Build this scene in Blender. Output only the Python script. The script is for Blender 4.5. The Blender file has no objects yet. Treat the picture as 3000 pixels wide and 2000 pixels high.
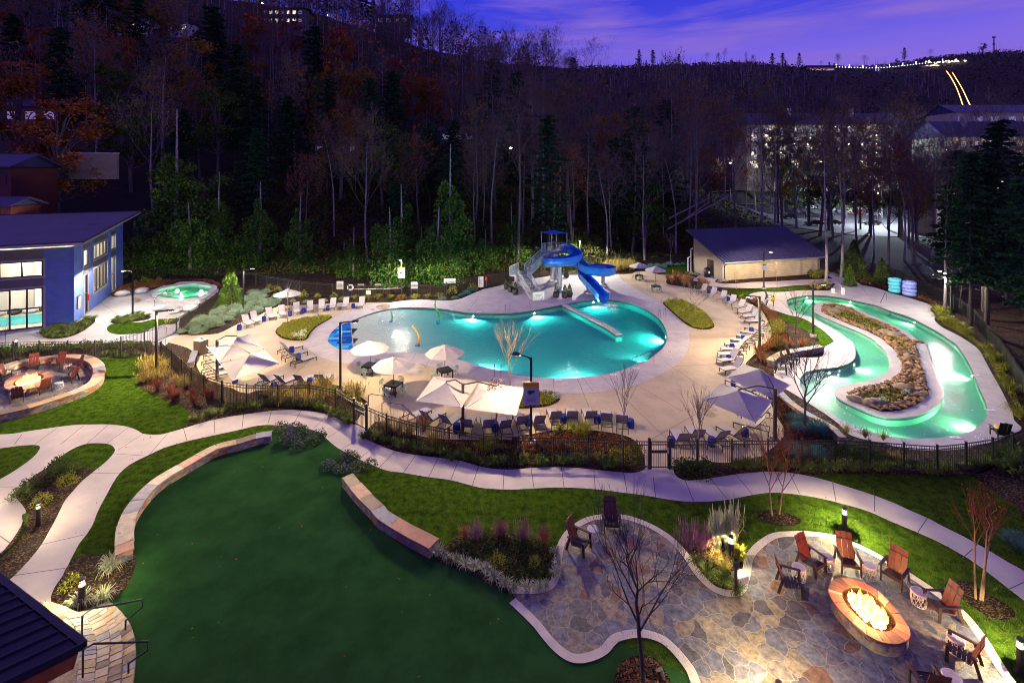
import bpy, math, random
from mathutils import Vector, Matrix, geometry, noise
random.seed(7)
R=math.radians; PI=math.pi
SC=bpy.context.scene; COL=SC.collection
H0,F0,YH=15.5,1417.0,510.0
# ---------- picture measurements turned into ground positions ----------
FR={}
for c in range(4):
    for r in range(4): FR['%d%d'%(c,r)]=(750*c,500*r,3.136)
FR['A']=(550,950,5.6);FR['B']=(2030,1030,5.2267);FR['C']=(2030,800,5.2267);FR['S']=(1470,660,6.5333);FR['M']=(1190,1100,5.88);FR['P']=(0,0,1.0)
def px(fr,x,y):
    ox,oy,s=FR[fr]; return ox+x/s,oy+y/s
def W(x,y,z=0.0):
    s=(H0-z)/(y-YH); return Vector(((x-1500)*s,F0*s,z))
def at(fr,x,y,z=0.0): return W(*px(fr,x,y),z)
def tp(s,z=0.0):
    fr='P';o=[]
    for t in s.split():
        if ',' in t:
            a,b=t.split(',');o.append(at(fr,float(a),float(b),z))
        else: fr=t
    return o
def onplane(x,y,o,n):
    d=Vector(((x-1500)/F0,1,-(y-YH)/F0)); c=Vector((0,0,H0))
    return c+d*((o-c).dot(n)/d.dot(n))
def smooth(pts,closed=True,k=4):
    n=len(pts);o=[]
    for i in range(n if closed else n-1):
        if closed: p0,p1,p2,p3=pts[i-1],pts[i],pts[(i+1)%n],pts[(i+2)%n]
        else: p0,p1,p2,p3=pts[max(i-1,0)],pts[i],pts[i+1],pts[min(i+2,n-1)]
        a1=max((p1-p0).length,1e-4)**.5;a2=max((p2-p1).length,1e-4)**.5;a3=max((p3-p2).length,1e-4)**.5
        m1=(p2-p1)+a2*((p1-p0)/a1-(p2-p0)/(a1+a2)); m2=(p2-p1)+a2*((p3-p2)/a3-(p3-p1)/(a2+a3))
        if p0 is p1 or (p1-p0).length<1e-4: m1=p2-p1
        if (p3-p2).length<1e-4: m2=p2-p1
        for j in range(k):
            t=j/k;t2=t*t;t3=t2*t
            o.append((2*t3-3*t2+1)*p1+(t3-2*t2+t)*m1+(-2*t3+3*t2)*p2+(t3-t2)*m2)
    if not closed:o.append(pts[-1].copy())
    return o
def length(pts): return sum((pts[i+1]-pts[i]).length for i in range(len(pts)-1))
def resample(pts,step,n=None):
    L=length(pts); n=n or max(1,round(L/step)); o=[];i=0;acc=0
    for k in range(n+1):
        t=L*k/n
        while i<len(pts)-2 and acc+(pts[i+1]-pts[i]).length<t-1e-9:
            acc+=(pts[i+1]-pts[i]).length;i+=1
        s=(pts[i+1]-pts[i]).length
        o.append(pts[i].lerp(pts[i+1],min(1,(t-acc)/s if s>1e-9 else 0)))
    return o
def normals2(pts,closed=False):
    o=[];n=len(pts)
    for i in range(n):
        a=pts[i-1] if (i or closed) else pts[0]; b=pts[(i+1)%n] if (i<n-1 or closed) else pts[-1]
        d=b-a; d=Vector((d.x,d.y,0)).normalized(); o.append(Vector((-d.y,d.x,0)))
    return o
def area2(p): return sum(p[i-1].x*p[i].y-p[i].x*p[i-1].y for i in range(len(p)))/2
def inset(p,d):
    s=1 if area2(p)>0 else -1
    return [q+n*d*s for q,n in zip(p,normals2(p,True))]
def inside(p,x,y):
    c=False;j=len(p)-1
    for i in range(len(p)):
        if (p[i].y>y)!=(p[j].y>y) and x<(p[j].x-p[i].x)*(y-p[i].y)/(p[j].y-p[i].y)+p[i].x: c=not c
        j=i
    return c
def fillpts(poly,step,jit=.35,rnd=random):
    x0=min(p.x for p in poly);x1=max(p.x for p in poly);y0=min(p.y for p in poly);y1=max(p.y for p in poly);o=[]
    y=y0;row=0
    while y<y1:
        x=x0+(step/2 if row%2 else 0)
        while x<x1:
            a=x+rnd.uniform(-jit,jit)*step;b=y+rnd.uniform(-jit,jit)*step
            if inside(poly,a,b):o.append((a,b))
            x+=step
        y+=step*.87;row+=1
    return o
# ---------- mesh builder ----------
class MB:
    def __init__(s): s.v=[];s.f=[];s.m=[]
    def add(s,vs,fs,m=0):
        b=len(s.v);s.v.extend([tuple(v) for v in vs]);s.f.extend([tuple(i+b for i in f) for f in fs]);s.m.extend([m]*len(fs));return s
    def quad(s,*p,m=0): return s.add(p,[tuple(range(len(p)))],m)
    def box(s,c,d,rz=0,m=0,rx=0):
        M=Matrix.Translation(Vector(c))@Matrix.Rotation(rz,4,'Z')@Matrix.Rotation(rx,4,'X');x,y,z=d[0]/2,d[1]/2,d[2]/2
        return s.add([M@Vector(p) for p in((-x,-y,-z),(x,-y,-z),(x,y,-z),(-x,y,-z),(-x,-y,z),(x,-y,z),(x,y,z),(-x,y,z))],
          [(0,3,2,1),(4,5,6,7),(0,1,5,4),(1,2,6,5),(2,3,7,6),(3,0,4,7)],m)
    def rbox(s,c,d,b=.02,rz=0,m=0):
        x,y,z=d[0]/2,d[1]/2,d[2]/2;b=min(b,x*.9,y*.9,z*.9)
        pr=[(x-b,y-b,-z),(x,y,-z+b),(x,y,z-b),(x-b,y-b,z)];M=Matrix.Translation(Vector(c))@Matrix.Rotation(rz,4,'Z');vs=[];fs=[]
        for a,bb,zz in pr:
            if a<x: q=[(-a,-bb),(-a,-bb),(a,-bb),(a,-bb),(a,bb),(a,bb),(-a,bb),(-a,bb)]
            else: q=[(-a,-bb+b),(-a+b,-bb),(a-b,-bb),(a,-bb+b),(a,bb-b),(a-b,bb),(-a+b,bb),(-a,bb-b)]
            vs+=[M@Vector((u,w,zz)) for u,w in q]
        for k in range(3):
            for i in range(8): fs.append((k*8+i,k*8+(i+1)%8,k*8+8+(i+1)%8,k*8+8+i))
        fs+=[(7,6,5,4,3,2,1,0),tuple(range(24,32))]
        return s.add(vs,fs,m)
    def beam(s,a,b,w,h,m=0,up=Vector((0,0,1))):
        a=Vector(a);b=Vector(b);d=(b-a).normalized();u=up if abs(d.dot(up))<.99 else Vector((0,1,0));x=d.cross(u).normalized();y=x.cross(d)
        vs=[p+x*i*w/2+y*j*h/2 for p in(a,b) for i,j in((-1,-1),(1,-1),(1,1),(-1,1))]
        return s.add(vs,[(0,1,2,3),(7,6,5,4),(0,4,5,1),(1,5,6,2),(2,6,7,3),(3,7,4,0)],m)
    def tube(s,pts,r,n=6,closed=False,m=0,cap=True):
        pts=[Vector(p) for p in pts];N=len(pts);rr=r if isinstance(r,(list,tuple)) else [r]*N;vs=[];fs=[];pu=None
        for i,p in enumerate(pts):
            a=pts[i-1] if(i or closed) else pts[0];b=pts[(i+1)%N] if(i<N-1 or closed) else pts[-1];d=(b-a)
            d=d.normalized() if d.length>1e-9 else Vector((0,0,1))
            if pu is None: pu=d.orthogonal().normalized()
            u=(pu-d*pu.dot(d));u=u.normalized() if u.length>1e-6 else d.orthogonal().normalized();pu=u;w=d.cross(u)
            vs+=[p+(u*math.cos(2*PI*k/n)+w*math.sin(2*PI*k/n))*rr[i] for k in range(n)]
        for i in range(N if closed else N-1):
            j=(i+1)%N
            for k in range(n): fs.append((i*n+k,i*n+(k+1)%n,j*n+(k+1)%n,j*n+k))
        if cap and not closed: fs+=[tuple(range(n-1,-1,-1)),tuple((N-1)*n+k for k in range(n))]
        return s.add(vs,fs,m)
    def cyl(s,a,b,r0,r1=None,n=12,m=0): return s.tube([a,b],[r0,r0 if r1 is None else r1],n,m=m)
    def lathe(s,prof,c=(0,0,0),n=16,m=0,sx=1,sy=1):
        vs=[];fs=[];N=len(prof)
        for r,z in prof: vs+=[(c[0]+r*sx*math.cos(2*PI*k/n),c[1]+r*sy*math.sin(2*PI*k/n),c[2]+z) for k in range(n)]
        for i in range(N-1):
            for k in range(n): fs.append((i*n+k,i*n+(k+1)%n,(i+1)*n+(k+1)%n,(i+1)*n+k))
        fs+=[tuple(range(n-1,-1,-1)),tuple((N-1)*n+k for k in range(n))]
        return s.add(vs,fs,m)
    def torus(s,c,R0,r,n=28,k=10,m=0,rx=0):
        return s.tube([Vector(c)+Vector((R0*math.cos(2*PI*i/n),R0*math.sin(2*PI*i/n)*math.cos(rx),R0*math.sin(2*PI*i/n)*math.sin(rx))) for i in range(n)],r,k,True,m)
    def sheet(s,outer,holes=(),z=None,m=0):
        loops=[[Vector((p.x,p.y,0)) for p in l] for l in [outer]+list(holes)]
        flat=[p for l in [outer]+list(holes) for p in l]
        vs=[Vector((p.x,p.y,p.z if z is None else z)) for p in flat];fs=[]
        for t in geometry.tessellate_polygon(loops):
            a,b,c=[vs[i] for i in t]
            cr=(b.x-a.x)*(c.y-a.y)-(b.y-a.y)*(c.x-a.x)
            if abs(cr)<1e-9: continue
            fs.append(tuple(t) if cr>0 else (t[0],t[2],t[1]))
        return s.add(vs,fs,m)
    def skirt(s,loop,z0,z1,m=0,flip=False):
        n=len(loop)
        if (area2(loop)>0)==flip: loop=loop[::-1]
        vs=[(p.x,p.y,z0) for p in loop]+[(p.x,p.y,z1) for p in loop]
        return s.add(vs,[(i,(i+1)%n,n+(i+1)%n,n+i) for i in range(n)],m)
    def prism(s,loop,z0,z1,m=0):
        s.sheet(loop,z=z1,m=m); return s.skirt(loop,z0,z1,m)
    def ribbon(s,pts,w,z=None,m=0,closed=False,side=0):
        ns=normals2(pts,closed);vs=[];n=len(pts)
        for p,q in zip(pts,ns):
            a=p+q*w*(.5+side/2);b=p-q*w*(.5-side/2)
            vs+=[(a.x,a.y,p.z if z is None else z),(b.x,b.y,p.z if z is None else z)]
        return s.add(vs,[(2*i,2*i+1,(2*i+3)%(2*n),(2*i+2)%(2*n)) for i in range(n if closed else n-1)],m)
    def build(s,name,mats,parent=None,smooth=False,label=None):
        me=bpy.data.meshes.new(name);me.from_pydata(s.v,[],s.f)
        for mm in (mats if isinstance(mats,(list,tuple)) else [mats]): me.materials.append(mm)
        if any(s.m): me.polygons.foreach_set('material_index',s.m)
        if smooth: me.polygons.foreach_set('use_smooth',[True]*len(me.polygons))
        me.update();o=bpy.data.objects.new(name,me);COL.objects.link(o)
        if parent: o.parent=parent
        if label:o['label']=label
        return o
def tag(o,label=None,cat=None,group=None,kind=None):
    if label:o['label']=label
    if cat:o['category']=cat
    if group:o['group']=group
    if kind:o['kind']=kind
    return o
def thing(name,label,cat,loc=(0,0,0),rz=0,group=None):
    o=bpy.data.objects.new(name,None);COL.objects.link(o);o.location=loc;o.rotation_euler=(0,0,rz);o.empty_display_size=.2
    return tag(o,label,cat,group,'thing')
def dup(o,loc,rz=0,label=None,group=None,sc=None):
    ch=[(c,list(c.children)) for c in o.children]
    r=o.copy();COL.objects.link(r);r.location=loc;r.rotation_euler=(0,0,rz)
    if sc:r.scale=sc if isinstance(sc,(tuple,list)) else (sc,sc,sc)
    for c,g in ch:
        d=c.copy();COL.objects.link(d);d.parent=r
        for e in g:
            q=e.copy();COL.objects.link(q);q.parent=d
    if label:r['label']=label
    if group:r['group']=group
    return r
def struct(o,label=None): return tag(o,label,None,None,'structure')
USED=set()
def place(proto,loc,rz=0,label=None,group=None,sc=None):
    if proto.name not in USED:
        USED.add(proto.name);proto.location=loc;proto.rotation_euler=(0,0,rz)
        if sc:proto.scale=sc if isinstance(sc,(tuple,list)) else (sc,sc,sc)
        if label:proto['label']=label
        if group:proto['group']=group
        return proto
    return dup(proto,loc,rz,label,group,sc)
def light(kind,loc,power,col,parent=None,rad=.1,aim=None,angle=120,blend=.5,name='lamp',bat=0):
    l=bpy.data.lights.new(name,kind);l.energy=power;l.color=col
    if kind in('POINT','SPOT'): l.shadow_soft_size=rad
    if kind=='SPOT': l.spot_size=R(angle);l.spot_blend=blend
    if bat:
        l.use_nodes=True;q=l.node_tree;e=q.nodes['Emission'];tn=N(q,'ShaderNodeTexCoord');sp=N(q,'ShaderNodeSeparateXYZ');q.links.new(tn.outputs['Normal'],sp.inputs[0]);a=N(q,'ShaderNodeMath',operation='ABSOLUTE');q.links.new(sp.outputs[2],a.inputs[0]);b=N(q,'ShaderNodeMath',operation='POWER');q.links.new(a.outputs[0],b.inputs[0]);b.inputs[1].default_value=-bat;d=N(q,'ShaderNodeMath',operation='MINIMUM');q.links.new(b.outputs[0],d.inputs[0]);d.inputs[1].default_value=11;q.links.new(d.outputs[0],e.inputs['Strength'])
    o=bpy.data.objects.new(name,l);COL.objects.link(o);o.location=loc
    if aim is not None: o.rotation_euler=Vector(aim).to_track_quat('-Z','Y').to_euler()
    if parent:o.parent=parent
    return o
def text(s,size,mat,parent,loc,rot,name='lettering',ext=.002,align='CENTER'):
    c=bpy.data.curves.new('txt','FONT');c.body=s;c.size=size;c.align_x=align;c.align_y='CENTER';c.extrude=ext;c.resolution_u=2
    o=bpy.data.objects.new('txt',c);COL.objects.link(o);dg=bpy.context.evaluated_depsgraph_get();me=bpy.data.meshes.new_from_object(o.evaluated_get(dg))
    bpy.data.objects.remove(o);bpy.data.curves.remove(c);me.materials.clear();me.materials.append(mat)
    n=bpy.data.objects.new(name,me);COL.objects.link(n);n.location=loc;n.rotation_euler=rot
    if parent:n.parent=parent
    return n
# ---------- materials ----------
def _nt(name):
    m=bpy.data.materials.new(name);m.use_nodes=True;nt=m.node_tree;b=nt.nodes['Principled BSDF'];return m,nt,b
def N(nt,t,**k):
    n=nt.nodes.new(t)
    for a,v in k.items():
        if a in n.inputs: n.inputs[a].default_value=v
        else: setattr(n,a,v)
    return n
def c4(c): return (c[0],c[1],c[2],1)
def ramp(nt,cols,interp='LINEAR',pos=None):
    r=N(nt,'ShaderNodeValToRGB');e=r.color_ramp;e.interpolation=interp
    for i,c in enumerate(cols):
        p=pos[i] if pos else (i/max(1,len(cols)-1) if interp!='CONSTANT' else i/len(cols))
        if i<2 and i<len(e.elements): x=e.elements[i];x.position=p
        else: x=e.elements.new(p)
        x.color=c4(c)
    return r
def mat(name,c1,c2=None,rough=.6,sc=2.0,bump=0,bsc=30,metal=0,spec=.5,emit=0,speck=None,scoord='pos',lo=.35,hi=.65,coat=0):
    m,nt,b=_nt(name);L=nt.links.new
    b.inputs['Roughness'].default_value=rough;b.inputs['Metallic'].default_value=metal;b.inputs['Specular IOR Level'].default_value=spec;b.inputs['Coat Weight'].default_value=coat
    co=N(nt,'ShaderNodeNewGeometry').outputs['Position'] if scoord=='pos' else N(nt,'ShaderNodeTexCoord').outputs['Object']
    out=None
    if c2 is None: b.inputs['Base Color'].default_value=c4(c1)
    else:
        n=N(nt,'ShaderNodeTexNoise',Scale=sc,Detail=5.0,Roughness=.62);L(co,n.inputs['Vector']);r=ramp(nt,[c1,c2],pos=[lo,hi]);L(n.outputs['Fac'],r.inputs[0]);out=r.outputs[0]
    if speck:
        sc2,thr,col=speck;n=N(nt,'ShaderNodeTexNoise',Scale=sc2,Detail=4.0,Roughness=.7);L(co,n.inputs['Vector']);r=ramp(nt,[(0,0,0),(1,1,1)],pos=[thr,thr+.07]);L(n.outputs['Fac'],r.inputs[0])
        x=N(nt,'ShaderNodeMixRGB');L(r.outputs[0],x.inputs[0]);x.inputs[2].default_value=c4(col)
        if out: L(out,x.inputs[1])
        else:x.inputs[1].default_value=c4(c1)
        out=x.outputs[0]
    if out: L(out,b.inputs['Base Color'])
    if bump:
        n=N(nt,'ShaderNodeTexNoise',Scale=bsc,Detail=4.0);L(co,n.inputs['Vector']);q=N(nt,'ShaderNodeBump',Strength=bump,Distance=.02);L(n.outputs['Fac'],q.inputs['Height']);L(q.outputs[0],b.inputs['Normal'])
    if emit: b.inputs['Emission Color'].default_value=c4(c1);b.inputs['Emission Strength'].default_value=emit
    return m
def leafmat(name,cols,rough=.6,var=.5,tr=0.25):
    m,nt,b=_nt(name);L=nt.links.new;g=N(nt,'ShaderNodeNewGeometry');r=ramp(nt,cols);L(g.outputs['Random Per Island'],r.inputs[0])
    o=N(nt,'ShaderNodeObjectInfo');mm=N(nt,'ShaderNodeMapRange');L(o.outputs['Random'],mm.inputs[0]);mm.inputs[3].default_value=1-var/2;mm.inputs[4].default_value=1+var/2
    x=N(nt,'ShaderNodeVectorMath',operation='SCALE');L(r.outputs[0],x.inputs[0]);L(mm.outputs[0],x.inputs['Scale']);L(x.outputs[0],b.inputs['Base Color'])
    b.inputs['Roughness'].default_value=rough;b.inputs['Specular IOR Level'].default_value=.12
    if tr:
        t=N(nt,'ShaderNodeBsdfTranslucent');L(x.outputs[0],t.inputs[0]);q=N(nt,'ShaderNodeMixShader');q.inputs[0].default_value=tr;L(b.outputs[0],q.inputs[1]);L(t.outputs[0],q.inputs[2]);L(q.outputs[0],nt.nodes['Material Output'].inputs[0])
    return m
def stonemat(name,cols,scale,mortar=(.3,.28,.25),mw=.035,sz=1.0,rough=.65,bump=.8,stretch=(1,1,1),stain=.5):
    m,nt,b=_nt(name);L=nt.links.new;g=N(nt,'ShaderNodeNewGeometry')
    mp=N(nt,'ShaderNodeMapping');mp.inputs['Scale'].default_value=stretch;L(g.outputs['Position'],mp.inputs[0])
    nz=N(nt,'ShaderNodeTexNoise',Scale=1.7*sz,Detail=3.0);L(mp.outputs[0],nz.inputs['Vector']);ad=N(nt,'ShaderNodeVectorMath',operation='SCALE');L(nz.outputs['Color'],ad.inputs[0]);ad.inputs['Scale'].default_value=.35
    ad2=N(nt,'ShaderNodeVectorMath',operation='ADD');L(mp.outputs[0],ad2.inputs[0]);L(ad.outputs[0],ad2.inputs[1])
    nz2=N(nt,'ShaderNodeTexNoise',Scale=7.0*sz,Detail=2.0);L(mp.outputs[0],nz2.inputs['Vector']);ad3=N(nt,'ShaderNodeVectorMath',operation='SCALE');L(nz2.outputs['Color'],ad3.inputs[0]);ad3.inputs['Scale'].default_value=.10;ad4=N(nt,'ShaderNodeVectorMath',operation='ADD');L(ad2.outputs[0],ad4.inputs[0]);L(ad3.outputs[0],ad4.inputs[1]);ad2=ad4
    v=N(nt,'ShaderNodeTexVoronoi',Scale=scale);L(ad2.outputs[0],v.inputs['Vector']);e=N(nt,'ShaderNodeTexVoronoi',Scale=scale,feature='DISTANCE_TO_EDGE');L(ad2.outputs[0],e.inputs['Vector'])
    sp=N(nt,'ShaderNodeSeparateColor');L(v.outputs['Color'],sp.inputs[0]);r=ramp(nt,cols,'CONSTANT');L(sp.outputs[0],r.inputs[0])
    n2=N(nt,'ShaderNodeTexNoise',Scale=5.0*sz,Detail=6.0,Roughness=.7);L(g.outputs['Position'],n2.inputs['Vector']);r2=ramp(nt,[(1-stain,)*3,(1.25,)*3],pos=[.3,.7]);L(n2.outputs['Fac'],r2.inputs[0])
    mu=N(nt,'ShaderNodeMixRGB',blend_type='MULTIPLY');mu.inputs[0].default_value=1;L(r.outputs[0],mu.inputs[1]);L(r2.outputs[0],mu.inputs[2])
    re=ramp(nt,[(0,0,0),(1,1,1)],pos=[mw*.6,mw]);L(e.outputs['Distance'],re.inputs[0]);x=N(nt,'ShaderNodeMixRGB');L(re.outputs[0],x.inputs[0]);x.inputs[1].default_value=c4(mortar);L(mu.outputs[0],x.inputs[2]);L(x.outputs[0],b.inputs['Base Color'])
    b.inputs['Roughness'].default_value=rough
    h=N(nt,'ShaderNodeMath',operation='ADD');L(re.outputs[0],h.inputs[0]);hs=N(nt,'ShaderNodeMath',operation='MULTIPLY');L(n2.outputs['Fac'],hs.inputs[0]);hs.inputs[1].default_value=.8;L(hs.outputs[0],h.inputs[1])
    q=N(nt,'ShaderNodeBump',Strength=bump,Distance=.02);L(h.outputs[0],q.inputs['Height']);L(q.outputs[0],b.inputs['Normal'])
    return m
def emitmat(name,c,s):
    m,nt,b=_nt(name);b.inputs['Base Color'].default_value=c4(c);b.inputs['Emission Color'].default_value=c4(c);b.inputs['Emission Strength'].default_value=s;return m
def watermat(name,tint,absc,dens,rip=.25,rsc=2.2):
    m,nt,b=_nt(name);L=nt.links.new;nt.nodes.remove(b);out=nt.nodes['Material Output']
    t=N(nt,'ShaderNodeBsdfTransparent');t.inputs[0].default_value=c4(tint);g=N(nt,'ShaderNodeBsdfGlossy');g.inputs['Roughness'].default_value=.06
    ge=N(nt,'ShaderNodeNewGeometry');n=N(nt,'ShaderNodeTexNoise',Scale=rsc,Detail=4.0,Distortion=.6);L(ge.outputs['Position'],n.inputs['Vector']);q=N(nt,'ShaderNodeBump',Strength=rip,Distance=.12);L(n.outputs['Fac'],q.inputs['Height']);L(q.outputs[0],g.inputs['Normal'])
    fr=N(nt,'ShaderNodeFresnel',IOR=1.33);L(q.outputs[0],fr.inputs['Normal']);bf=N(nt,'ShaderNodeMath',operation='SUBTRACT');bf.inputs[0].default_value=1;L(ge.outputs['Backfacing'],bf.inputs[1]);fm=N(nt,'ShaderNodeMath',operation='MULTIPLY');L(fr.outputs[0],fm.inputs[0]);L(bf.outputs[0],fm.inputs[1])
    x=N(nt,'ShaderNodeMixShader');L(fm.outputs[0],x.inputs[0]);L(t.outputs[0],x.inputs[1]);L(g.outputs[0],x.inputs[2]);L(x.outputs[0],out.inputs[0])
    a=N(nt,'ShaderNodeVolumeAbsorption');a.inputs[0].default_value=c4(absc);a.inputs[1].default_value=dens;L(a.outputs[0],out.inputs['Volume'])
    return m
def glassmat(name,tint=(.9,.95,1)):
    m,nt,b=_nt(name);L=nt.links.new;nt.nodes.remove(b);out=nt.nodes['Material Output'];t=N(nt,'ShaderNodeBsdfTransparent');t.inputs[0].default_value=c4(tint);g=N(nt,'ShaderNodeBsdfGlossy');g.inputs['Roughness'].default_value=.03
    fr=N(nt,'ShaderNodeFresnel',IOR=1.45);x=N(nt,'ShaderNodeMixShader');L(fr.outputs[0],x.inputs[0]);L(t.outputs[0],x.inputs[1]);L(g.outputs[0],x.inputs[2]);L(x.outputs[0],out.inputs[0]);return m
M={}
M['apron']=mat('pale_concrete',(.50,.47,.45),(.40,.375,.37),.75,.9,.25,60,speck=(6,.62,(.17,.16,.16)))
M['deck']=mat('tan_concrete',(.51,.415,.275),(.40,.325,.22),.75,.5,.25,60,speck=(5,.63,(.19,.145,.10)))
M['path']=mat('walk_concrete',(.46,.42,.40),(.37,.34,.33),.75,.7,.2,80,speck=(14,.70,(.2,.18,.17)))
M['river_deck']=mat('river_deck_concrete',(.50,.47,.45),(.40,.375,.37),.75,.8,.25,60,speck=(6,.67,(.14,.13,.13)))
M['joint']=mat('joint',(.08,.07,.07))
M['turf']=mat('artificial_turf',(.024,.080,.022),(.016,.056,.015),.95,.8,.25,140,spec=.0,speck=(38,.74,(.07,.09,.03)))
M['lawn']=mat('lawn_grass',(.060,.118,.010),(.018,.044,.005),.95,2.6,1.0,45,spec=.0,speck=(30,.72,(.11,.10,.03)))
M['mulch']=mat('mulch',(.036,.022,.015),(.012,.008,.007),.9,9,1.0,40,speck=(26,.70,(.13,.08,.05)))
def chipmat(name,cols,scale):
    m,nt,b=_nt(name);L=nt.links.new;g=N(nt,'ShaderNodeNewGeometry');v=N(nt,'ShaderNodeTexVoronoi',Scale=scale);v.inputs['Randomness'].default_value=1;mp=N(nt,'ShaderNodeMapping');mp.inputs['Scale'].default_value=(1,1.9,1);mp.inputs['Rotation'].default_value=(0,0,.6);L(g.outputs['Position'],mp.inputs[0]);L(mp.outputs[0],v.inputs['Vector'])
    s=N(nt,'ShaderNodeSeparateColor');L(v.outputs['Color'],s.inputs[0]);r=ramp(nt,cols,'CONSTANT');L(s.outputs[0],r.inputs[0]);n=N(nt,'ShaderNodeTexNoise',Scale=1.1,Detail=4.0);L(g.outputs['Position'],n.inputs['Vector']);r2=ramp(nt,[(.45,)*3,(1.25,)*3],pos=[.32,.68]);L(n.outputs['Fac'],r2.inputs[0])
    x=N(nt,'ShaderNodeMixRGB',blend_type='MULTIPLY');x.inputs[0].default_value=1;L(r.outputs[0],x.inputs[1]);L(r2.outputs[0],x.inputs[2]);L(x.outputs[0],b.inputs['Base Color']);b.inputs['Roughness'].default_value=.9;b.inputs['Specular IOR Level'].default_value=.1
    q=N(nt,'ShaderNodeBump',Strength=.9,Distance=.03);L(s.outputs[1],q.inputs['Height']);L(q.outputs[0],b.inputs['Normal']);return m
M['mulch']=chipmat('wood_chip_mulch',[(.012,.008,.007),(.045,.024,.015),(.02,.013,.010),(.085,.045,.026),(.03,.018,.012),(.015,.010,.008),(.16,.10,.06)],15)
M['ground']=mat('leaf_litter_ground',(.022,.015,.011),(.010,.007,.006),.95,1.1,.6,12,speck=(9,.68,(.05,.028,.016)))
M['flag']=stonemat('flagstone',[(.12,.125,.17),(.25,.195,.13),(.15,.145,.175),(.18,.095,.065),(.17,.145,.135),(.28,.225,.155),(.085,.078,.088),(.15,.165,.215),(.21,.175,.145),(.13,.118,.135)],1.8,(.22,.20,.185),.022,stain=.75)
M['flagw']=stonemat('warm_flagstone',[(.36,.28,.18),(.24,.22,.20),(.42,.33,.22),(.27,.17,.11),(.33,.29,.25),(.45,.37,.27)],1.3,(.36,.32,.28),.030)
SW=[(.38,.26,.13),(.22,.21,.25),(.34,.13,.05),(.46,.35,.20),(.25,.15,.13),(.15,.16,.22)]
M['wall']=stonemat('stone_masonry',SW,2.6,(.30,.27,.24),.045,stretch=(1,1,1.9))
CAPS=[mat('cap_stone_%s'%k,c,tuple(q*.72 for q in c),.6,4,.3,25,speck=(3,.62,tuple(q*.45 for q in c))) for k,c in(('tan',(.40,.28,.15)),('slate',(.19,.20,.27)),('rose',(.38,.17,.12)),('buff',(.46,.37,.27)),('umber',(.17,.11,.09)))]
M['concrete_edge']=mat('edging_concrete',(.52,.46,.41),(.42,.38,.35),.75,2,.2,60)
M['black']=mat('black_metal',(.012,.012,.013),None,.35,spec=.6)
M['dark']=mat('dark_bronze_metal',(.03,.024,.022),None,.4)
M['brown_pole']=mat('bronze_pole',(.07,.045,.035),None,.4)
M['steel']=mat('brushed_steel',(.55,.55,.57),None,.25,metal=1)
M['galv']=mat('galvanised_steel',(.45,.46,.5),(.36,.37,.41),.45,6,metal=.6)
M['sling']=mat('grey_sling',(.46,.44,.45),(.40,.385,.39),.75,40,.2,300)
M['white']=mat('white_paint',(.78,.77,.75),None,.5)
M['canvas']=mat('cream_canvas',(.43,.41,.385),(.38,.36,.34),.8,3,.15,8)
M['drum']=mat('cobalt_ceramic',(.012,.03,.22),None,.2)
M['table']=mat('dark_table',(.010,.010,.011),(.016,.016,.017),.7,20,spec=.25)
M['mint']=mat('sage_metal',(.22,.34,.29),None,.45)
M['slide']=mat('blue_fibreglass',(.018,.20,.72),None,.16,coat=.5)
M['bluefab']=mat('blue_shade_fabric',(.015,.13,.42),None,.7)
M['mahog']=mat('mahogany_slats',(.15,.030,.018),(.09,.019,.013),.4,7,.1,60,scoord='obj')
M['umberw']=mat('dark_brown_wood',(.035,.018,.015),None,.45)
M['drumw']=mat('white_ceramic',(.50,.49,.48),None,.35)
M['marble']=mat('marble_top',(.50,.49,.50),(.36,.355,.38),.2,6)
M['bark']=mat('grey_bark',(.17,.145,.14),(.075,.06,.06),.9,5,.8,18,scoord='obj')
M['barkpale']=mat('pale_bark',(.37,.325,.32),(.15,.13,.135),.9,4,.6,14,scoord='obj')
M['barkd']=mat('dark_bark',(.055,.04,.035),(.03,.022,.02),.9,6,.6,20,scoord='obj')
M['twig']=mat('purple_brown_twigs',(.13,.08,.08),(.07,.045,.045),.9,3,scoord='obj')
M['tan_twig']=mat('tan_twigs',(.30,.20,.11),None,.8)
M['hemlock']=leafmat('hemlock_needles',[(.012,.045,.020),(.02,.06,.022),(.03,.075,.026)])
M['greenleaf']=leafmat('green_leaves',[(.02,.07,.015),(.045,.11,.02),(.09,.15,.025),(.16,.17,.03)])
M['ivy']=leafmat('ivy_leaves',[(.014,.07,.012),(.035,.12,.018),(.085,.18,.022),(.17,.23,.03)])
M['orange']=leafmat('autumn_leaves',[(.34,.085,.018),(.22,.05,.016),(.40,.15,.02),(.14,.09,.02)])
M['red']=leafmat('red_leaves',[(.40,.03,.03),(.26,.025,.025),(.32,.07,.02)])
M['gold']=leafmat('golden_leaves',[(.34,.19,.02),(.20,.15,.02),(.28,.12,.02),(.10,.12,.02)])
M['undergrowth']=leafmat('undergrowth_leaves',[(.025,.08,.016),(.045,.12,.018),(.12,.10,.02),(.14,.06,.02),(.06,.15,.025)])
M['spruce']=leafmat('arborvitae_foliage',[(.05,.12,.02),(.09,.17,.025),(.15,.21,.03)])
M['silver']=leafmat('silver_juniper',[(.16,.23,.15),(.22,.29,.19),(.12,.19,.12)])
M['bluesedge']=leafmat('blue_grey_tufts',[(.06,.16,.14),(.10,.22,.19),(.05,.12,.10)])
M['liriope']=leafmat('lilyturf_blades',[(.06,.12,.02),(.12,.18,.03),(.20,.22,.05)])
M['varieg']=leafmat('white_edged_blades',[(.45,.46,.30),(.30,.36,.18),(.55,.55,.40)])
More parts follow.
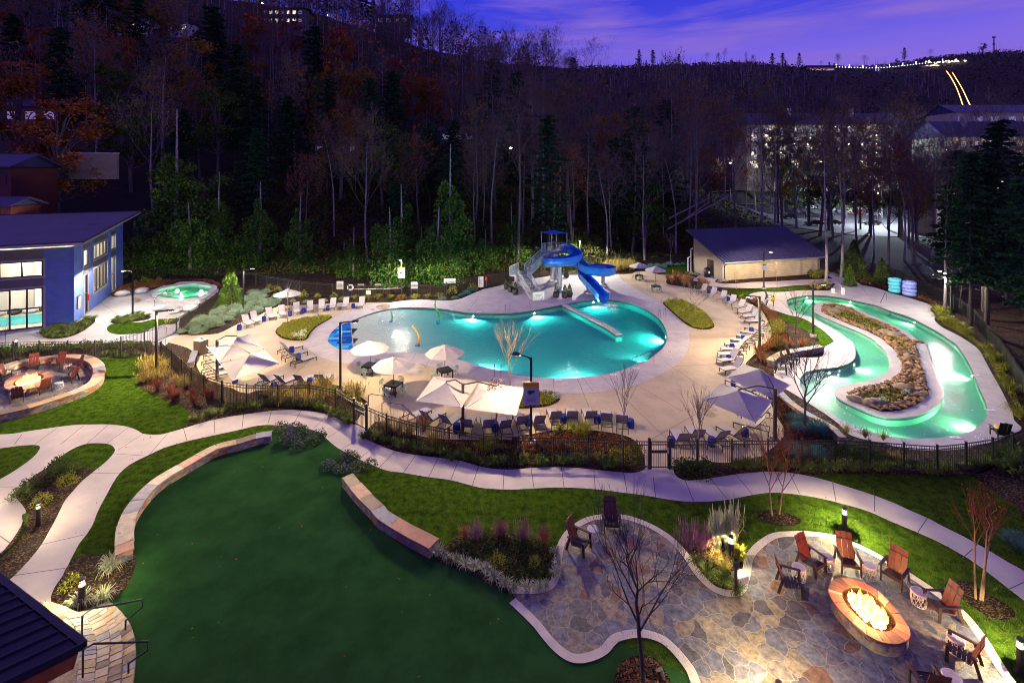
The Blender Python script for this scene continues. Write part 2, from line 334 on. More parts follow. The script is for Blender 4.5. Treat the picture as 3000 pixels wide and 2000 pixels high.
M['goldgrass']=leafmat('golden_fountain_grass',[(.34,.24,.06),(.24,.20,.04),(.45,.34,.12),(.14,.15,.03)])
M['redgrass']=leafmat('red_switchgrass',[(.22,.05,.05),(.28,.09,.06),(.16,.08,.03)])
M['pinkgrass']=leafmat('plum_muhly_grass',[(.20,.07,.13),(.28,.13,.19),(.15,.06,.09)])
M['rustgrass']=leafmat('rust_grass',[(.24,.09,.03),(.30,.14,.04),(.16,.07,.03)])
M['limecover']=leafmat('lime_ground_cover',[(.17,.21,.02),(.28,.27,.03),(.09,.14,.02),(.36,.30,.05)])
M['deepcover']=leafmat('green_ground_cover',[(.03,.07,.02),(.06,.11,.02),(.10,.13,.03)])
M['rustcover']=leafmat('rust_shrub_leaves',[(.20,.06,.03),(.28,.10,.04),(.14,.07,.03),(.10,.10,.03)])
M['dusty']=leafmat('dusty_miller',[(.50,.53,.45),(.40,.45,.36),(.6,.6,.5)])
M['pansy']=leafmat('violet_pansies',[(.16,.09,.34),(.25,.16,.45),(.10,.06,.25)])
M['cobble']=leafmat('river_cobbles',[(.36,.19,.06),(.27,.15,.06),(.15,.095,.06),(.42,.25,.10),(.11,.085,.075)],tr=0,var=0)
M['boulder']=mat('boulder',(.30,.21,.13),(.15,.11,.085),.8,2,.6,9,scoord='obj')
M['glass']=glassmat('window_glass')
M['trim']=mat('window_trim',(.40,.36,.33),None,.6)
M['frame']=mat('dark_window_frame',(.02,.018,.017),None,.4)
M['siding']=mat('blue_siding',(.11,.17,.44),(.10,.155,.41),.6,1.5)
M['greypanel']=mat('grey_panel',(.13,.12,.135),(.115,.105,.12),.65,2)
M['membrane']=mat('grey_roof_membrane',(.13,.13,.16),(.10,.10,.13),.6,.35,speck=(.5,.64,(.03,.03,.04)))
M['metalroof']=mat('blue_metal_roof',(.038,.038,.105),(.030,.030,.088),.5,.6)
M['darkroof']=mat('dark_metal_roof',(.03,.03,.05),None,.35,metal=.3)
M['tanwall']=mat('tan_clapboard',(.42,.35,.25),(.38,.31,.22),.7,1.2)
M['planter']=mat('charcoal_planter',(.025,.024,.027),None,.6)
M['plaster']=mat('pool_plaster',(.60,.58,.51),(.53,.52,.47),.8,.4)
M['plasterg']=mat('river_plaster',(.58,.70,.54),(.52,.64,.49),.8,.5)
M['tile']=mat('dark_waterline_tile',(.05,.08,.10),(.09,.13,.15),.3,14)
M['water']=watermat('pool_water',(.93,.98,.98),(.07,.86,.84),.95,.55,3.6)
M['riverwater']=watermat('river_water',(.92,.98,.95),(.36,.90,.77),.85,.5,4.0)
M['foam']=mat('foam',(.75,.8,.8),None,.9)
M['red_paint']=mat('red_paint',(.5,.02,.02),None,.4)
M['yellow']=mat('yellow_paint',(.65,.40,.03),None,.4)
M['orange_pipe']=mat('orange_pipe',(.72,.33,.02),None,.25)
M['green_pipe']=mat('green_pipe',(.04,.30,.03),None,.25)
M['ink']=mat('black_ink',(.02,.02,.02),None,.6)
M['lens']=emitmat('bollard_lens',(1,.8,.5),9)
M['led']=emitmat('led_panel',(1,.88,.68),45)
M['ulens']=emitmat('underwater_lens',(1,.95,.75),60)
M['bulb']=emitmat('white_bulb',(1,.95,.86),150)
M['warmbulb']=emitmat('warm_bulb',(1,.75,.35),25)
M['orangebulb']=emitmat('orange_bulb',(1,.45,.12),8)
M['litwin']=emitmat('lit_window',(1,.85,.6),1.3)
M['dimwin']=emitmat('dim_window',(.9,.85,.85),.08)
M['lightline']=emitmat('bridge_lights',(.8,.95,1),7)
M['flame']=None
# ---------- camera, sky ----------
cam=bpy.data.cameras.new('camera');co=bpy.data.objects.new('camera',cam);COL.objects.link(co);co.location=(0,0,H0);co.rotation_euler=(R(90),0,0)
cam.sensor_width=36;cam.lens=17.0;cam.shift_y=-(1000-YH)/3000;cam.clip_end=4000;cam.clip_start=.1;SC.camera=co
SC.view_settings.view_transform='Standard';SC.view_settings.look='None';SC.view_settings.exposure=0;SC.view_settings.gamma=1
SC.cycles.filter_width=1.0;SC.cycles.use_denoising=True;SC.cycles.use_light_tree=True;SC.cycles.max_bounces=6;SC.cycles.transparent_max_bounces=16;SC.cycles.diffuse_bounces=2;SC.cycles.glossy_bounces=3;SC.cycles.sample_clamp_indirect=3.0;SC.cycles.caustics_reflective=False;SC.cycles.caustics_refractive=False
SUN_EL,SUN_AZ=-3.0,250.0
w=bpy.data.worlds.new('World');SC.world=w;w.use_nodes=True;nt=w.node_tree;L=nt.links.new;bg=nt.nodes['Background']
sky=N(nt,'ShaderNodeTexSky');sky.sky_type='NISHITA';sky.sun_disc=False;sky.sun_elevation=R(SUN_EL);sky.sun_rotation=R(SUN_AZ)
tc=N(nt,'ShaderNodeTexCoord');sx=N(nt,'ShaderNodeSeparateXYZ');L(tc.outputs['Generated'],sx.inputs[0])
gr=ramp(nt,[(.25,.165,.80),(.185,.128,.78),(.068,.068,.73),(.032,.042,.70),(.15,.105,.52),(.21,.145,.52)],pos=[.13,.22,.275,.34,.55,1.0]);L(sx.outputs[2],gr.inputs[0])
mp=N(nt,'ShaderNodeMapping');mp.inputs['Scale'].default_value=(1.2,1.2,11);mp.inputs['Rotation'].default_value=(0,R(4),0);L(tc.outputs['Generated'],mp.inputs[0])
cn=N(nt,'ShaderNodeTexNoise',Scale=2.3,Detail=7.0,Roughness=.55,Distortion=.4);L(mp.outputs[0],cn.inputs['Vector']);cr=ramp(nt,[(0,0,0),(1,1,1)],pos=[.42,.66]);L(cn.outputs['Fac'],cr.inputs[0])
cm=N(nt,'ShaderNodeMixRGB');cx=N(nt,'ShaderNodeMath',operation='MULTIPLY');L(cr.outputs[0],cx.inputs[0]);cx.inputs[1].default_value=.9;L(cx.outputs[0],cm.inputs[0]);L(gr.outputs[0],cm.inputs[1]);cm.inputs[2].default_value=(.25,.145,.66,1)
sa=N(nt,'ShaderNodeMixRGB',blend_type='ADD');sa.inputs[0].default_value=.08;L(cm.outputs[0],sa.inputs[1]);L(sky.outputs[0],sa.inputs[2])
L(sa.outputs[0],bg.inputs[0]);bg.inputs[1].default_value=1.0
# ---------- land form ----------
def sst(a,b,x):
    t=min(1,max(0,(x-a)/(b-a)));return t*t*(3-2*t)
def interp(tab,x):
    if x<=tab[0][0]:return tab[0][1]
    for (a,b),(c,d) in zip(tab,tab[1:]):
        if x<=c:return b+(d-b)*(x-a)/(c-a)
    return tab[-1][1]
SLOPE=[(-120,.66),(-80,.63),(-50,.57),(-20,.47),(20,.40),(45,.31),(60,.17),(80,.04),(100,0)]
HILL0=[(-90,66),(-50,76),(10,79),(25,92),(45,96),(60,95)]
RIDGE=[(-500,150),(150,163),(300,168),(400,160),(480,163),(560,176),(640,184),(760,176)]
def terrain(x,y):
    if y<40 and -75<x<62:return -.03
    s=interp(SLOPE,x)*1.10;d=max(0,y-interp(HILL0,x));d2=min(d,116)+max(0,d-116)*.22
    h=s*max(0,d2-3*(1-math.exp(-d2/3)))
    v=15*sst(172,202,y)*sst(55,80,x)
    v=max(v,13*sst(140,168,x)*sst(95,120,y))
    h=max(h,v)
    if y>290: h=max(h,h+(interp(RIDGE,x)*.97-h)*sst(300,665,y))
    if x<-75: h=max(h,.25*(-75-x)*sst(40,75,y))
    amp=min(1,h/6)*1.6
    return h+amp*noise.noise(Vector((x*.05,y*.05,0)))*1.5-.03
def axis(segs):
    o=[]
    for a,b,st in segs:
        n=max(1,round((b-a)/st));o+=[a+(b-a)*i/n for i in range(n)]
    return o+[segs[-1][1]]
xs=axis([(-460,-140,20),(-140,160,4),(160,260,8),(260,900,20)]);ys=axis([(-40,60,10),(60,210,4),(210,320,8),(320,760,11),(760,1100,60)])
mb=MB();nx=len(xs)
for y in ys:
    for x in xs:
        z=terrain(x,y)
        if -66<x<56 and -30<y<66: z=-2.6
        mb.v.append((x,y,z))
for j in range(len(ys)-1):
    for i in range(nx-1): mb.f.append((j*nx+i,j*nx+i+1,(j+1)*nx+i+1,(j+1)*nx+i));mb.m.append(0)
struct(mb.build('hills',M['ground'],smooth=True),'dark wooded hillside and far ridge under the violet dusk sky')
# ---------- outlines ----------
POOL=smooth(tp("11 868,1390 950,1352 1060,1312 1150,1287 1250,1268 1400,1258 1600,1262 1750,1276 1850,1292 1950,1306 2100,1310 2300,1310 21 0,1308 150,1292 300,1264 420,1240 510,1222 600,1202 700,1188 845,1182 950,1190 1080,1215 1200,1260 1290,1310 1360,1370 1400,1430 1422,1500 1420,1560 22 1390,55 1320,120 1220,190 1080,245 900,298 700,325 500,342 350,338 180,325 50,310 12 2280,275 2150,250 2000,215 1850,165 1700,140 1560,115 1400,105 1200,105 905,89"),False,3)+tp("11 873,1420")
MOSAIC=tp("11 866,1393")+smooth(tp("11 820,1405 760,1430 700,1480 668,1530 660,1568 12 668,15 700,40 760,72 830,78 892,88"),False,3)
APRON=smooth(tp("11 1150,1216 960,1262 780,1325 640,1390 560,1440 500,1500 455,1568 12 440,10 455,45 560,130 650,165 800,200 920,205 1100,190 1400,190 1640,240 1850,305 2000,340 2260,390 2340,405 22 120,432 400,475 560,480 700,475 850,460 1000,435 1110,412 1250,360 1400,285 1500,225 1580,150 1620,60 1635,0 21 1628,1500 1600,1420 1520,1330 1420,1250 1300,1180 1170,1110 1080,1050 1010,1000 985,952"),False,3)+tp("21 830,955 600,962 380,962 250,985 100,1000 0,1020 11 2230,1060")+smooth(tp("11 2090,1090 1980,1135 1850,1186 1700,1196 1500,1186 1350,1196 1230,1214"),False,3)
DECK=smooth(tp("01 1560,1568 1640,1512 1850,1510 2000,1498 2100,1452 2200,1400 2352,1345 11 100,1290 200,1250 330,1240 600,1225 760,1215 900,1210 1150,1216"),False,2)+tp("11 1350,1225 1700,1225 21 0,1060 600,1000")+smooth(tp("21 985,952 1100,948 1130,932 1240,925 1350,955 1450,962 1500,985 1560,1040 1700,1090 1800,1085 1900,1108 2010,1150 2120,1195 2220,1240 2300,1290 31 0,1385 32,1460 28,1530 22 2330,10 2290,60 2200,150 2150,200 2140,330 32 -60,430 20,560 80,690 150,800 145,870 60,965 0,1010 22 2300,1060 2200,1090 2000,1120 1900,1115 1640,1095 1560,1125 1490,1180"),False,2)+tp("22 1225,1175")+smooth(tp("22 1220,1060 1140,920 1050,870 850,830 600,810 400,815 200,850 0,885 12 2352,905 2100,905 1900,905 1600,890 1300,815 1100,735 1025,825"),False,2)+tp("12 895,745 1000,640")+smooth(tp("12 1030,560 850,440 700,395 550,400 300,445 0,455 02 2265,485 2120,425 2000,395 1880,330 1800,215 1790,120 1720,60 1500,0"),False,2)
PATH=smooth(tp("02 -400,870 0,857 120,850 260,828 420,805 560,785 700,770 860,766 1000,766 1100,775 1180,790 1260,820 1310,850 1400,860 1480,858 1560,838 1700,798 1850,752 2000,715 2200,680 2352,660 12 130,642 300,632 450,640 580,655 700,690 790,735 845,772"),False,3)+tp("12 890,745 1030,830")+smooth(tp("12 985,872 1080,930 1200,985 1350,1028 1500,1050 1700,1075 1900,1105 2050,1150 2200,1175 2352,1180 22 100,1172 250,1160 400,1158 600,1165 800,1185 1000,1205 1120,1210 1200,1190 1230,1170"),False,3)+smooth(tp("22 1480,1170 1490,1205 1520,1250 1590,1280 1700,1275 1830,1260 2050,1225 2200,1210 2352,1200 32 100,1202 300,1225 500,1270 700,1330 950,1410 1150,1485 1300,1555 33 1470,60 1600,130 1800,230 2000,340 2200,460 2352,545 2700,800 2700,1080"),False,3)+smooth(tp("33 2345,812 2220,715 2100,620 1870,450 1700,350 1550,270 1370,190 1130,90 930,0 32 700,1500 500,1450 300,1415 100,1395 22 2352,1395 2200,1415 2000,1455 1800,1475 1600,1475 1400,1450 1200,1415 1000,1390 800,1365 600,1350 400,1345 200,1355 0,1365 12 2200,1360 2050,1345 1800,1280 1550,1245 1350,1210 1200,1190 1050,1130 900,1065 800,1010 720,960 640,890 560,830 450,800 330,780 200,775 100,770 0,780 02 2200,815 1900,880 1700,925 1500,985 1350,1055 1200,1130 1100,1215 1040,1300 985,1400 900,1560 03 850,120 800,200 730,290 670,400 620,500 570,600 500,700 465,830"),False,3)+tp("03 210,830 -150,620")+smooth(tp("03 40,662 130,590 230,480 330,370 400,270 450,180 500,90 540,5 02 600,1460 660,1390 760,1280 870,1190 960,1120 1020,1060 1055,1010 1050,985 1020,955 970,942 880,938 790,945 700,975 600,1030 520,1090 420,1170 330,1240 240,1300 180,1350 145,1410 150,1440 180,1480 220,1530 235,1565 03 200,120 130,260 40,350 -100,480"),False,3)+smooth(tp("03 -300,100 02 -200,1400 0,1270 120,1200 250,1110 330,1040 365,985 360,965 320,955 200,960 80,975 0,985 -400,1020"),False,3)
W1TOP=smooth(tp("12 140,842 0,866 02 2200,912 2000,962 1830,1048 1650,1152 1520,1228 1400,1315 1280,1442 1200,1562 03 1170,60 1147,160 1143,300 1143,362",.45),False,4)
W2TOP=smooth(tp("12 838,1222 920,1322 985,1392 1035,1447 1120,1525 13 1150,0 1235,58 1392,150 1565,240 1637,278",.50),False,4)
TURF=smooth(tp("12 60,905 140,860 340,800 480,815 560,850 640,893 720,965 790,1030 900,1110 830,1260"),False,2)+[p.copy() for p in W2TOP]+smooth(tp("13 1650,440 1750,480 1900,540 2050,610 2200,700 2300,752 23 0,765"),False,3)+tp("23 30,800 590,1330 1000,1200 1730,1568 1800,2100 03 1100,2100")+smooth(tp("03 1200,1700 1230,1500 1250,1300 1240,1200 1200,1050 1100,900 1030,810 1130,730 1200,620 1235,500 1240,400"),False,3)+[p.copy() for p in W1TOP[::-1]]
PATIO_T=smooth(tp("23 0,757 130,762 250,758 330,738 400,690 440,600 460,450 480,330 540,220 620,150 720,95 850,70 960,68 1080,85 1250,150 1400,240 1500,330 1580,430 1650,540 1750,660 1850,740 1980,785 2080,785 2150,740 2180,650 2200,540 2220,440 2270,370 2350,300 33 100,245 250,232 400,232 550,250 650,275 800,330 1000,430 1200,550 1400,680 1600,820 1750,940 1900,1130 2000,1290 2100,1450 2180,1568 2300,1800 2340,2100"),False,3)
PATIO_B=smooth(tp("23 1830,2100 1790,1750 1730,1568 1680,1450 1600,1340 1500,1230 1400,1150 1250,1095 1150,1085 1050,1095 930,1130 870,1180 820,1240 700,1298 590,1313 520,1290 420,1210 340,1120 260,1020 150,910 30,800"),False,3)
PATIO=PATIO_T+PATIO_B
RIV_O=smooth(tp("31 170,1200 190,1180 260,1160 350,1146 450,1144 560,1152 650,1165 760,1185 880,1212 1000,1240 1115,1285 1300,1345 1450,1420 1560,1480 1690,1568 32 1720,20 1790,110 1850,210 1890,290 1920,380 1960,470 2000,560 2015,620 2010,680 1980,740 1920,790 1820,840 1700,875 1550,890 1350,898 1200,885 1000,850 850,800 700,735 560,650 430,580 360,520 310,440 293,370 310,320 360,280 450,260 600,245 700,220 780,180 805,130 800,60 770,0 31 740,1550 660,1490 560,1430 450,1370 340,1330 270,1310 190,1250"),True,3)
ISL=smooth(tp("31 430,1240 470,1218 560,1212 640,1222 760,1250 900,1310 1050,1375 1200,1440 1300,1500 1390,1568 32 1420,0 1460,80 1500,200 1540,320 1590,430 1603,490 1580,540 1530,600 1440,650 1330,685 1200,700 1080,695 960,665 850,620 740,570 650,520 622,480 640,430 720,402 850,383 960,350 1060,310 1115,260 1127,200 1110,140 1060,60 1000,10 31 990,1560 850,1480 700,1420 560,1360 440,1305 425,1270"),True,3)
RDECK=smooth(tp("21 2165,1160 2200,1130 2300,1112 31 0,1115 130,1115 250,1105 400,1100 560,1102 600,1065 640,1030 720,1065 860,1052 1000,1080 1130,1125 1300,1170 1500,1240 1490,1275 1540,1330 1530,1370 1600,1440 1720,1500 1830,1565 32 1930,70 1990,170 2060,300 2140,440 2200,560 2250,660 2265,730 2330,800 2250,850 2065,925 1820,985 1555,1022 1250,990 1060,938 920,912 800,880 735,850 690,800 600,720 450,620 330,540 180,450 100,400 60,330 60,250 120,170 250,150 400,150 500,140 507,60 560,30 605,0 31 600,1560 520,1480 400,1400 300,1350 200,1330 80,1290 0,1265 21 2300,1230 2200,1190"),True,3)
PUMPWALK=smooth(tp("21 1440,962 1490,968 1540,978 1600,1010 1680,1030 1760,1050 1850,1065 2000,1078 2200,1082 2352,1078 31 100,1072 200,1060 400,1050 560,1045 640,1035 720,1065 860,1052 700,975 600,940 500,918 480,945 590,985 560,995 400,1000 200,1010 31 0,1022 21 2200,1025 1950,1042 1860,1020 1920,985 1925,965 1830,945 1720,958 1690,985 1600,960"),True,2)
TERR=tp("01 -300,1490 400,1446 770,1330 1010,1145 1130,1120")+smooth(tp("01 1300,1115 1400,1095 1560,1050 1700,1030 1850,1020 1985,1060 2010,1100 1960,1155 1830,1240 1720,1310 1650,1360 1640,1512 1560,1568 02 1500,45 1300,25 1000,10 800,32 600,56 300,86 0,106 -300,135"),False,2)
FPAT=[Vector((p.x,p.y,0)) for p in smooth(tp("02 -500,500 -300,330 20,240 150,190 380,152 600,132 740,138 840,165 905,225 905,300 855,375 710,450 500,520 250,598 0,655 -300,725",.5),True,4)]
ground_o=[Vector((-74,2,0)),Vector((64,2,0)),Vector((64,76,0)),Vector((52,92,0)),Vector((24,92,0)),Vector((8,77,0)),Vector((-50,74,0)),Vector((-74,66,0))]
struct(MB().sheet(ground_o,[POOL,RIV_O],z=0).build('ground',M['mulch']))
# the tan deck surrounds the pool: cut the pool out of it
struct(MB().sheet(DECK,[inset(POOL,-.5)],z=.02).build('pool_deck',M['deck']),'tan concrete deck round the pool')
struct(MB().sheet(APRON,[POOL],z=.03).build('pool_apron',M['apron']),'pale grey concrete apron at the pool edge')
# lawn, turf, path, patio
LAWN=tp("02 -500,700 0,690 400,600 720,470 900,330 950,240 900,160 1000,120 1250,130 1400,190 1420,260 1300,330 1260,400 1400,480 1560,560 1700,610 1750,680 1730,760 1560,838")+tp("02 2352,730 12 600,700 1300,1090 2200,1260 22 400,1260 1200,1300 2200,1300 32 300,1240 600,1215 1900,1240 2100,1400 2352,1560 33 2352,300 2800,700 3000,2100 03 -300,2100 -500,300")
struct(MB().sheet(LAWN,z=.010).build('lawn',M['lawn']),'clumpy green lawn beside the walk')
struct(MB().sheet(TURF,z=.022).build('turf',M['turf']),'smooth dark green artificial turf oval')
pm=MB().sheet(PATH,z=.03)
def joint(a,b,z=.034,w=.035): pm.ribbon([Vector((a.x,a.y,z)),Vector((b.x,b.y,z))],w,z,m=1)
for s in ("02 320,948 525,797","02 555,950 765,778","02 800,940 995,768","02 985,938 1185,790","02 1080,1005 1315,852","02 1365,1050 1545,845","02 1050,1035 1345,1055","02 1718,920 1685,802","02 1973,847 1966,722","02 2222,803 2238,675","02 830,1217 1105,1212","02 0,1340 175,1340","02 0,1495 145,1412","02 130,950 200,860","03 370,305 785,210","03 130,587 600,520","03 0,225 100,295","12 108,768 140,645","12 338,778 412,640","12 525,805 660,680","12 660,888 835,775","12 780,1000 990,870","12 950,1080 1120,945","12 1130,1165 1290,1000","12 1355,1210 1470,1042","12 1585,1252 1675,1070","12 1790,1275 1860,1097","12 1988,1328 2045,1150","12 2270,1362 2280,1178","22 203,1355 175,1170","22 478,1345 455,1160","22 765,1362 752,1180","22 1058,1395 1025,1206","22 1320,1440 1300,1255","22 1670,1475 1590,1280","22 1975,1450 1825,1262","22 2210,1412 2055,1225","32 290,1400 200,1215","32 625,1478 595,1300","32 980,1568 980,1418","33 1377,190 1465,60","33 1785,430 1880,345","33 2217,712 2352,650"):
    a,b=tp(s);joint(a,b)
struct(pm.build('walk',[M['path'],M['joint']]),'winding pale concrete walk with saw-cut joints')
struct(MB().sheet(PATIO,z=.034).build('flagstone_patio',M['flag']),'irregular flagstone patio beside the turf')
e=MB();e.ribbon(PATIO_T,.30,.052,side=1);e.ribbon(PATIO_B,.30,.052,side=1)
struct(e.build('patio_edging',M['concrete_edge']))
struct(MB().sheet(RDECK,[RIV_O],z=.026).build('river_deck',M['river_deck']),'pale concrete deck round the lazy river')
struct(MB().sheet(PUMPWALK,z=.036).build('pump_house_walk',M['path']))
struct(MB().sheet(TERR,z=.018).build('spa_terrace',M['apron']),'pale concrete terrace by the spa and blue pool house')
struct(MB().sheet(FPAT,z=.03).build('fire_patio',M['flag']),'blue flagstone floor inside the round stone seat wall')
# deck joints
dj=MB()
st_=MB()
for s in ("12 1360,215 1420,190 1500,205 1560,235 1535,275 1470,310 1400,300 1340,270","11 1100,1250 1140,1230 1210,1225 1232,1262 1190,1280 1120,1275","01 1200,1190 1240,1170 1300,1190 1260,1215","11 1050,1275 1090,1270 1080,1285","02 1990,340 2040,330 2060,350 2010,360","22 1720,560 1850,600 1900,680 1800,700 1720,640"):
    st_.sheet(smooth(tp(s),True,3),z=.0385)
struct(st_.build('deck_stains',mat('damp_brown_stain',(.20,.135,.075),(.42,.34,.24),.45,1.6,lo=.42,hi=.62)))
for nm,ss in (('slide_lawn',"21 1330,905 1440,885 1600,880 1780,880 1825,940 1720,945 1600,955 1500,960 1400,945"),('pump_lawn',"31 0,1085 150,1075 330,1065 370,1100 250,1103 100,1108 0,1112 21 2300,1108 2200,1125 2130,1175 2050,1130 1950,1095 2100,1090"),('river_lawn',"31 110,1318 200,1335 300,1356 400,1405 520,1485 600,1562 32 600,5 555,28 505,50 440,30 31 470,1560 380,1490 280,1440 200,1400 130,1365")):
    struct(MB().sheet(smooth(tp(ss),True,3),z=.05).build(nm,M['lawn']))
for s in ("11 0,1245 10,1235","22 380,345 388,470","22 600,345 705,600","22 815,320 1430,905","22 1095,375 1570,650","22 1420,205 1820,470","22 1280,905 1840,585","22 1500,232 1850,212","12 1470,110 1420,190","12 1620,140 1560,215","11 1950,1300 2070,1110","21 160,1200 175,1290","31 855,1055 915,1145","32 920,830 925,905","32 1220,890 1245,930","02 2270,320 12 350,315","12 350,315 540,125","01 920,1215 1110,1340","21 985,955 1040,1030"):
    a,b=tp(s);dj.ribbon([a,b],.03,.036)
for lp_,stp_,o0,o1 in ((POOL,4.2,.05,2.4),(RIV_O,3.4,.05,1.5),(ISL,2.6,-.70,-.08)):
    lq=resample(lp_+[lp_[0]],stp_);nq=normals2(lq[:-1],True);sg=-1 if area2(lp_)>0 else 1
    for p,n in zip(lq,nq): dj.ribbon([p+n*sg*o0,p+n*sg*o1],.022,.0365)
struct(dj.build('deck_joints',M['joint']))
# ---------- main pool ----------
EA,EB=at('12',897,88),at('11',868,1392);ED=(EB-EA).normalized();EN=Vector((ED.y,-ED.x,0))
def pdepth(x,y):
    t=(Vector((x,y,0))-EA).dot(EN);s=sst(3,15,t);s2=sst(16,34,t);return -.072-.06*max(0,min(1,t/6))-.46*s-.2*s2
def floor(poly,fn,mat_,name,st=1.0):
    x0=min(p.x for p in poly)-.6;x1=max(p.x for p in poly)+.6;y0=min(p.y for p in poly)-.6;y1=max(p.y for p in poly)+.6
    n=int((x1-x0)/st)+1;k=int((y1-y0)/st)+1;b=MB()
    for j in range(k+1):
        for i in range(n+1):
            x=x0+(x1-x0)*i/n;y=y0+(y1-y0)*j/k;b.v.append((x,y,fn(x,y)))
    for j in range(k):
        for i in range(n):
            cx=x0+(x1-x0)*(i+.5)/n;cy=y0+(y1-y0)*(j+.5)/k
            if inside(poly,cx,cy) or min((Vector((cx,cy,0))-Vector((p.x,p.y,0))).length for p in poly)<1.3*st:
                b.f.append((j*(n+1)+i,j*(n+1)+i+1,(j+1)*(n+1)+i+1,(j+1)*(n+1)+i));b.m.append(0)
    return b
b=floor(POOL,pdepth,None,'x');b.skirt(POOL,-2.4,-.26,flip=True,m=0);b.skirt(POOL,-.26,.031,flip=True,m=1)
struct(b.build('pool_basin',[M['plaster'],M['tile']],smooth=False))
def waterbody(outer,holes,z,zb):
    b=MB();b.sheet(outer,holes,z=z)
    n=MB().sheet(outer,holes,z=zb);b.add(n.v,[f[::-1] for f in n.f])
    b.skirt(outer,zb,z)
    for h in holes:b.skirt(h,zb,z,flip=True)
    return b
struct(waterbody(inset(POOL,-.02),[],-.06,-2.3).build('pool_water',M['water']),'turquoise lit water of the free-form pool')
# blue mosaic beach
mm,nt,bb=_nt('blue_mosaic');L=nt.links.new;g=N(nt,'ShaderNodeNewGeometry');mpp=N(nt,'ShaderNodeMapping');mpp.inputs['Rotation'].default_value=(0,0,R(-8));L(g.outputs['Position'],mpp.inputs[0])
br=N(nt,'ShaderNodeTexBrick',Scale=1.0);br.inputs['Brick Width'].default_value=1.3;br.inputs['Row Height'].default_value=.62;br.inputs['Mortar Size'].default_value=.012;br.inputs['Color1'].default_value=(0,0,0,1);br.inputs['Color2'].default_value=(1,1,1,1);br.inputs['Mortar'].default_value=(.3,.3,.3,1);br.inputs['Bias'].default_value=0;L(mpp.outputs[0],br.inputs['Vector'])
rr=ramp(nt,[(.02,.12,.55),(.03,.30,.75),(.015,.06,.30),(.02,.20,.65),(.10,.45,.80)],'CONSTANT');L(br.outputs['Color'],rr.inputs[0]);L(rr.outputs[0],bb.inputs['Base Color']);bb.inputs['Roughness'].default_value=.25
struct(MB().sheet(MOSAIC,z=.044).build('tile_mosaic',mm),'blue brick mosaic at the beach entry of the pool')
dv=MB();dl=smooth(tp("21 482,1233 700,1340 900,1445 985,1505"),False,3)
dvw=[p+n*.33 for p,n in zip(dl,normals2(dl))]+[p-n*.33 for p,n in zip(dl,normals2(dl))][::-1]
dv.prism(dvw,-.26,.05,m=0);dv.skirt(inset(dvw,.02),-2.2,-.24,m=1);dv.skirt(inset(dvw,-.012),-.26,-.04,m=2)
tag(dv.build('divider_wall',[M['apron'],M['plaster'],M['tile']]),'low concrete wall reaching out into the turquoise pool below the slide','wall')
# ---------- lazy river ----------
b=floor(RIV_O,lambda x,y:-.55,None,'x',1.0);b.skirt(RIV_O,-1.3,-.22,flip=True);b.skirt(RIV_O,-.22,.027,flip=True,m=1);b.skirt(ISL,-1.3,-.2);b.skirt(ISL,-.2,.0,m=1)
struct(b.build('river_basin',[M['plasterg'],M['tile']]))
struct(waterbody(inset(RIV_O,-.02),[inset(ISL,.02)],-.06,-1.25).build('river_water',M['riverwater']),'green lit water of the lazy river loop')
ISLI=inset(ISL,.75)
b=MB();b.sheet(inset(ISL,-.06),[ISLI],z=.03);b.skirt(inset(ISL,-.06),-.06,.03);struct(b.build('island_coping',M['river_deck']))
struct(MB().sheet(ISLI,z=.02).build('island_soil',M['mulch']))
# ---------- parking lot and road ----------
lot=MB()
for i in range(30):
    for j in range(11):
        x0,x1=70+i*2.6,70+(i+1)*2.6;y0,y1=118+j*6.5,118+(j+1)*6.5
        lot.quad(*[(x,y,terrain(x,y)+.12) for x,y in((x0,y0),(x1,y0),(x1,y1),(x0,y1))])
struct(lot.build('parking_lot',mat('asphalt',(.12,.12,.13),(.09,.09,.10),.8,.3)))
rd=MB()
for j,yy in enumerate((183,190)):
    pts=[Vector((x,yy+(x-100)*-.02,terrain(x,yy)+.5)) for x in range(72,150,3)]
    rd.ribbon(pts,3.2,m=0)
    rd.tube([p+Vector((0,-1.6,.2)) for p in pts],.14,4,m=1)
struct(rd.build('hill_road',[mat('asphalt_road',(.07,.07,.08)),mat('yellow_kerb',(.5,.38,.05))]))
ORD=['first','second','third','fourth','fifth','sixth','seventh','eighth','ninth','tenth','eleventh','twelfth','thirteenth','fourteenth','fifteenth','sixteenth','seventeenth','eighteenth']
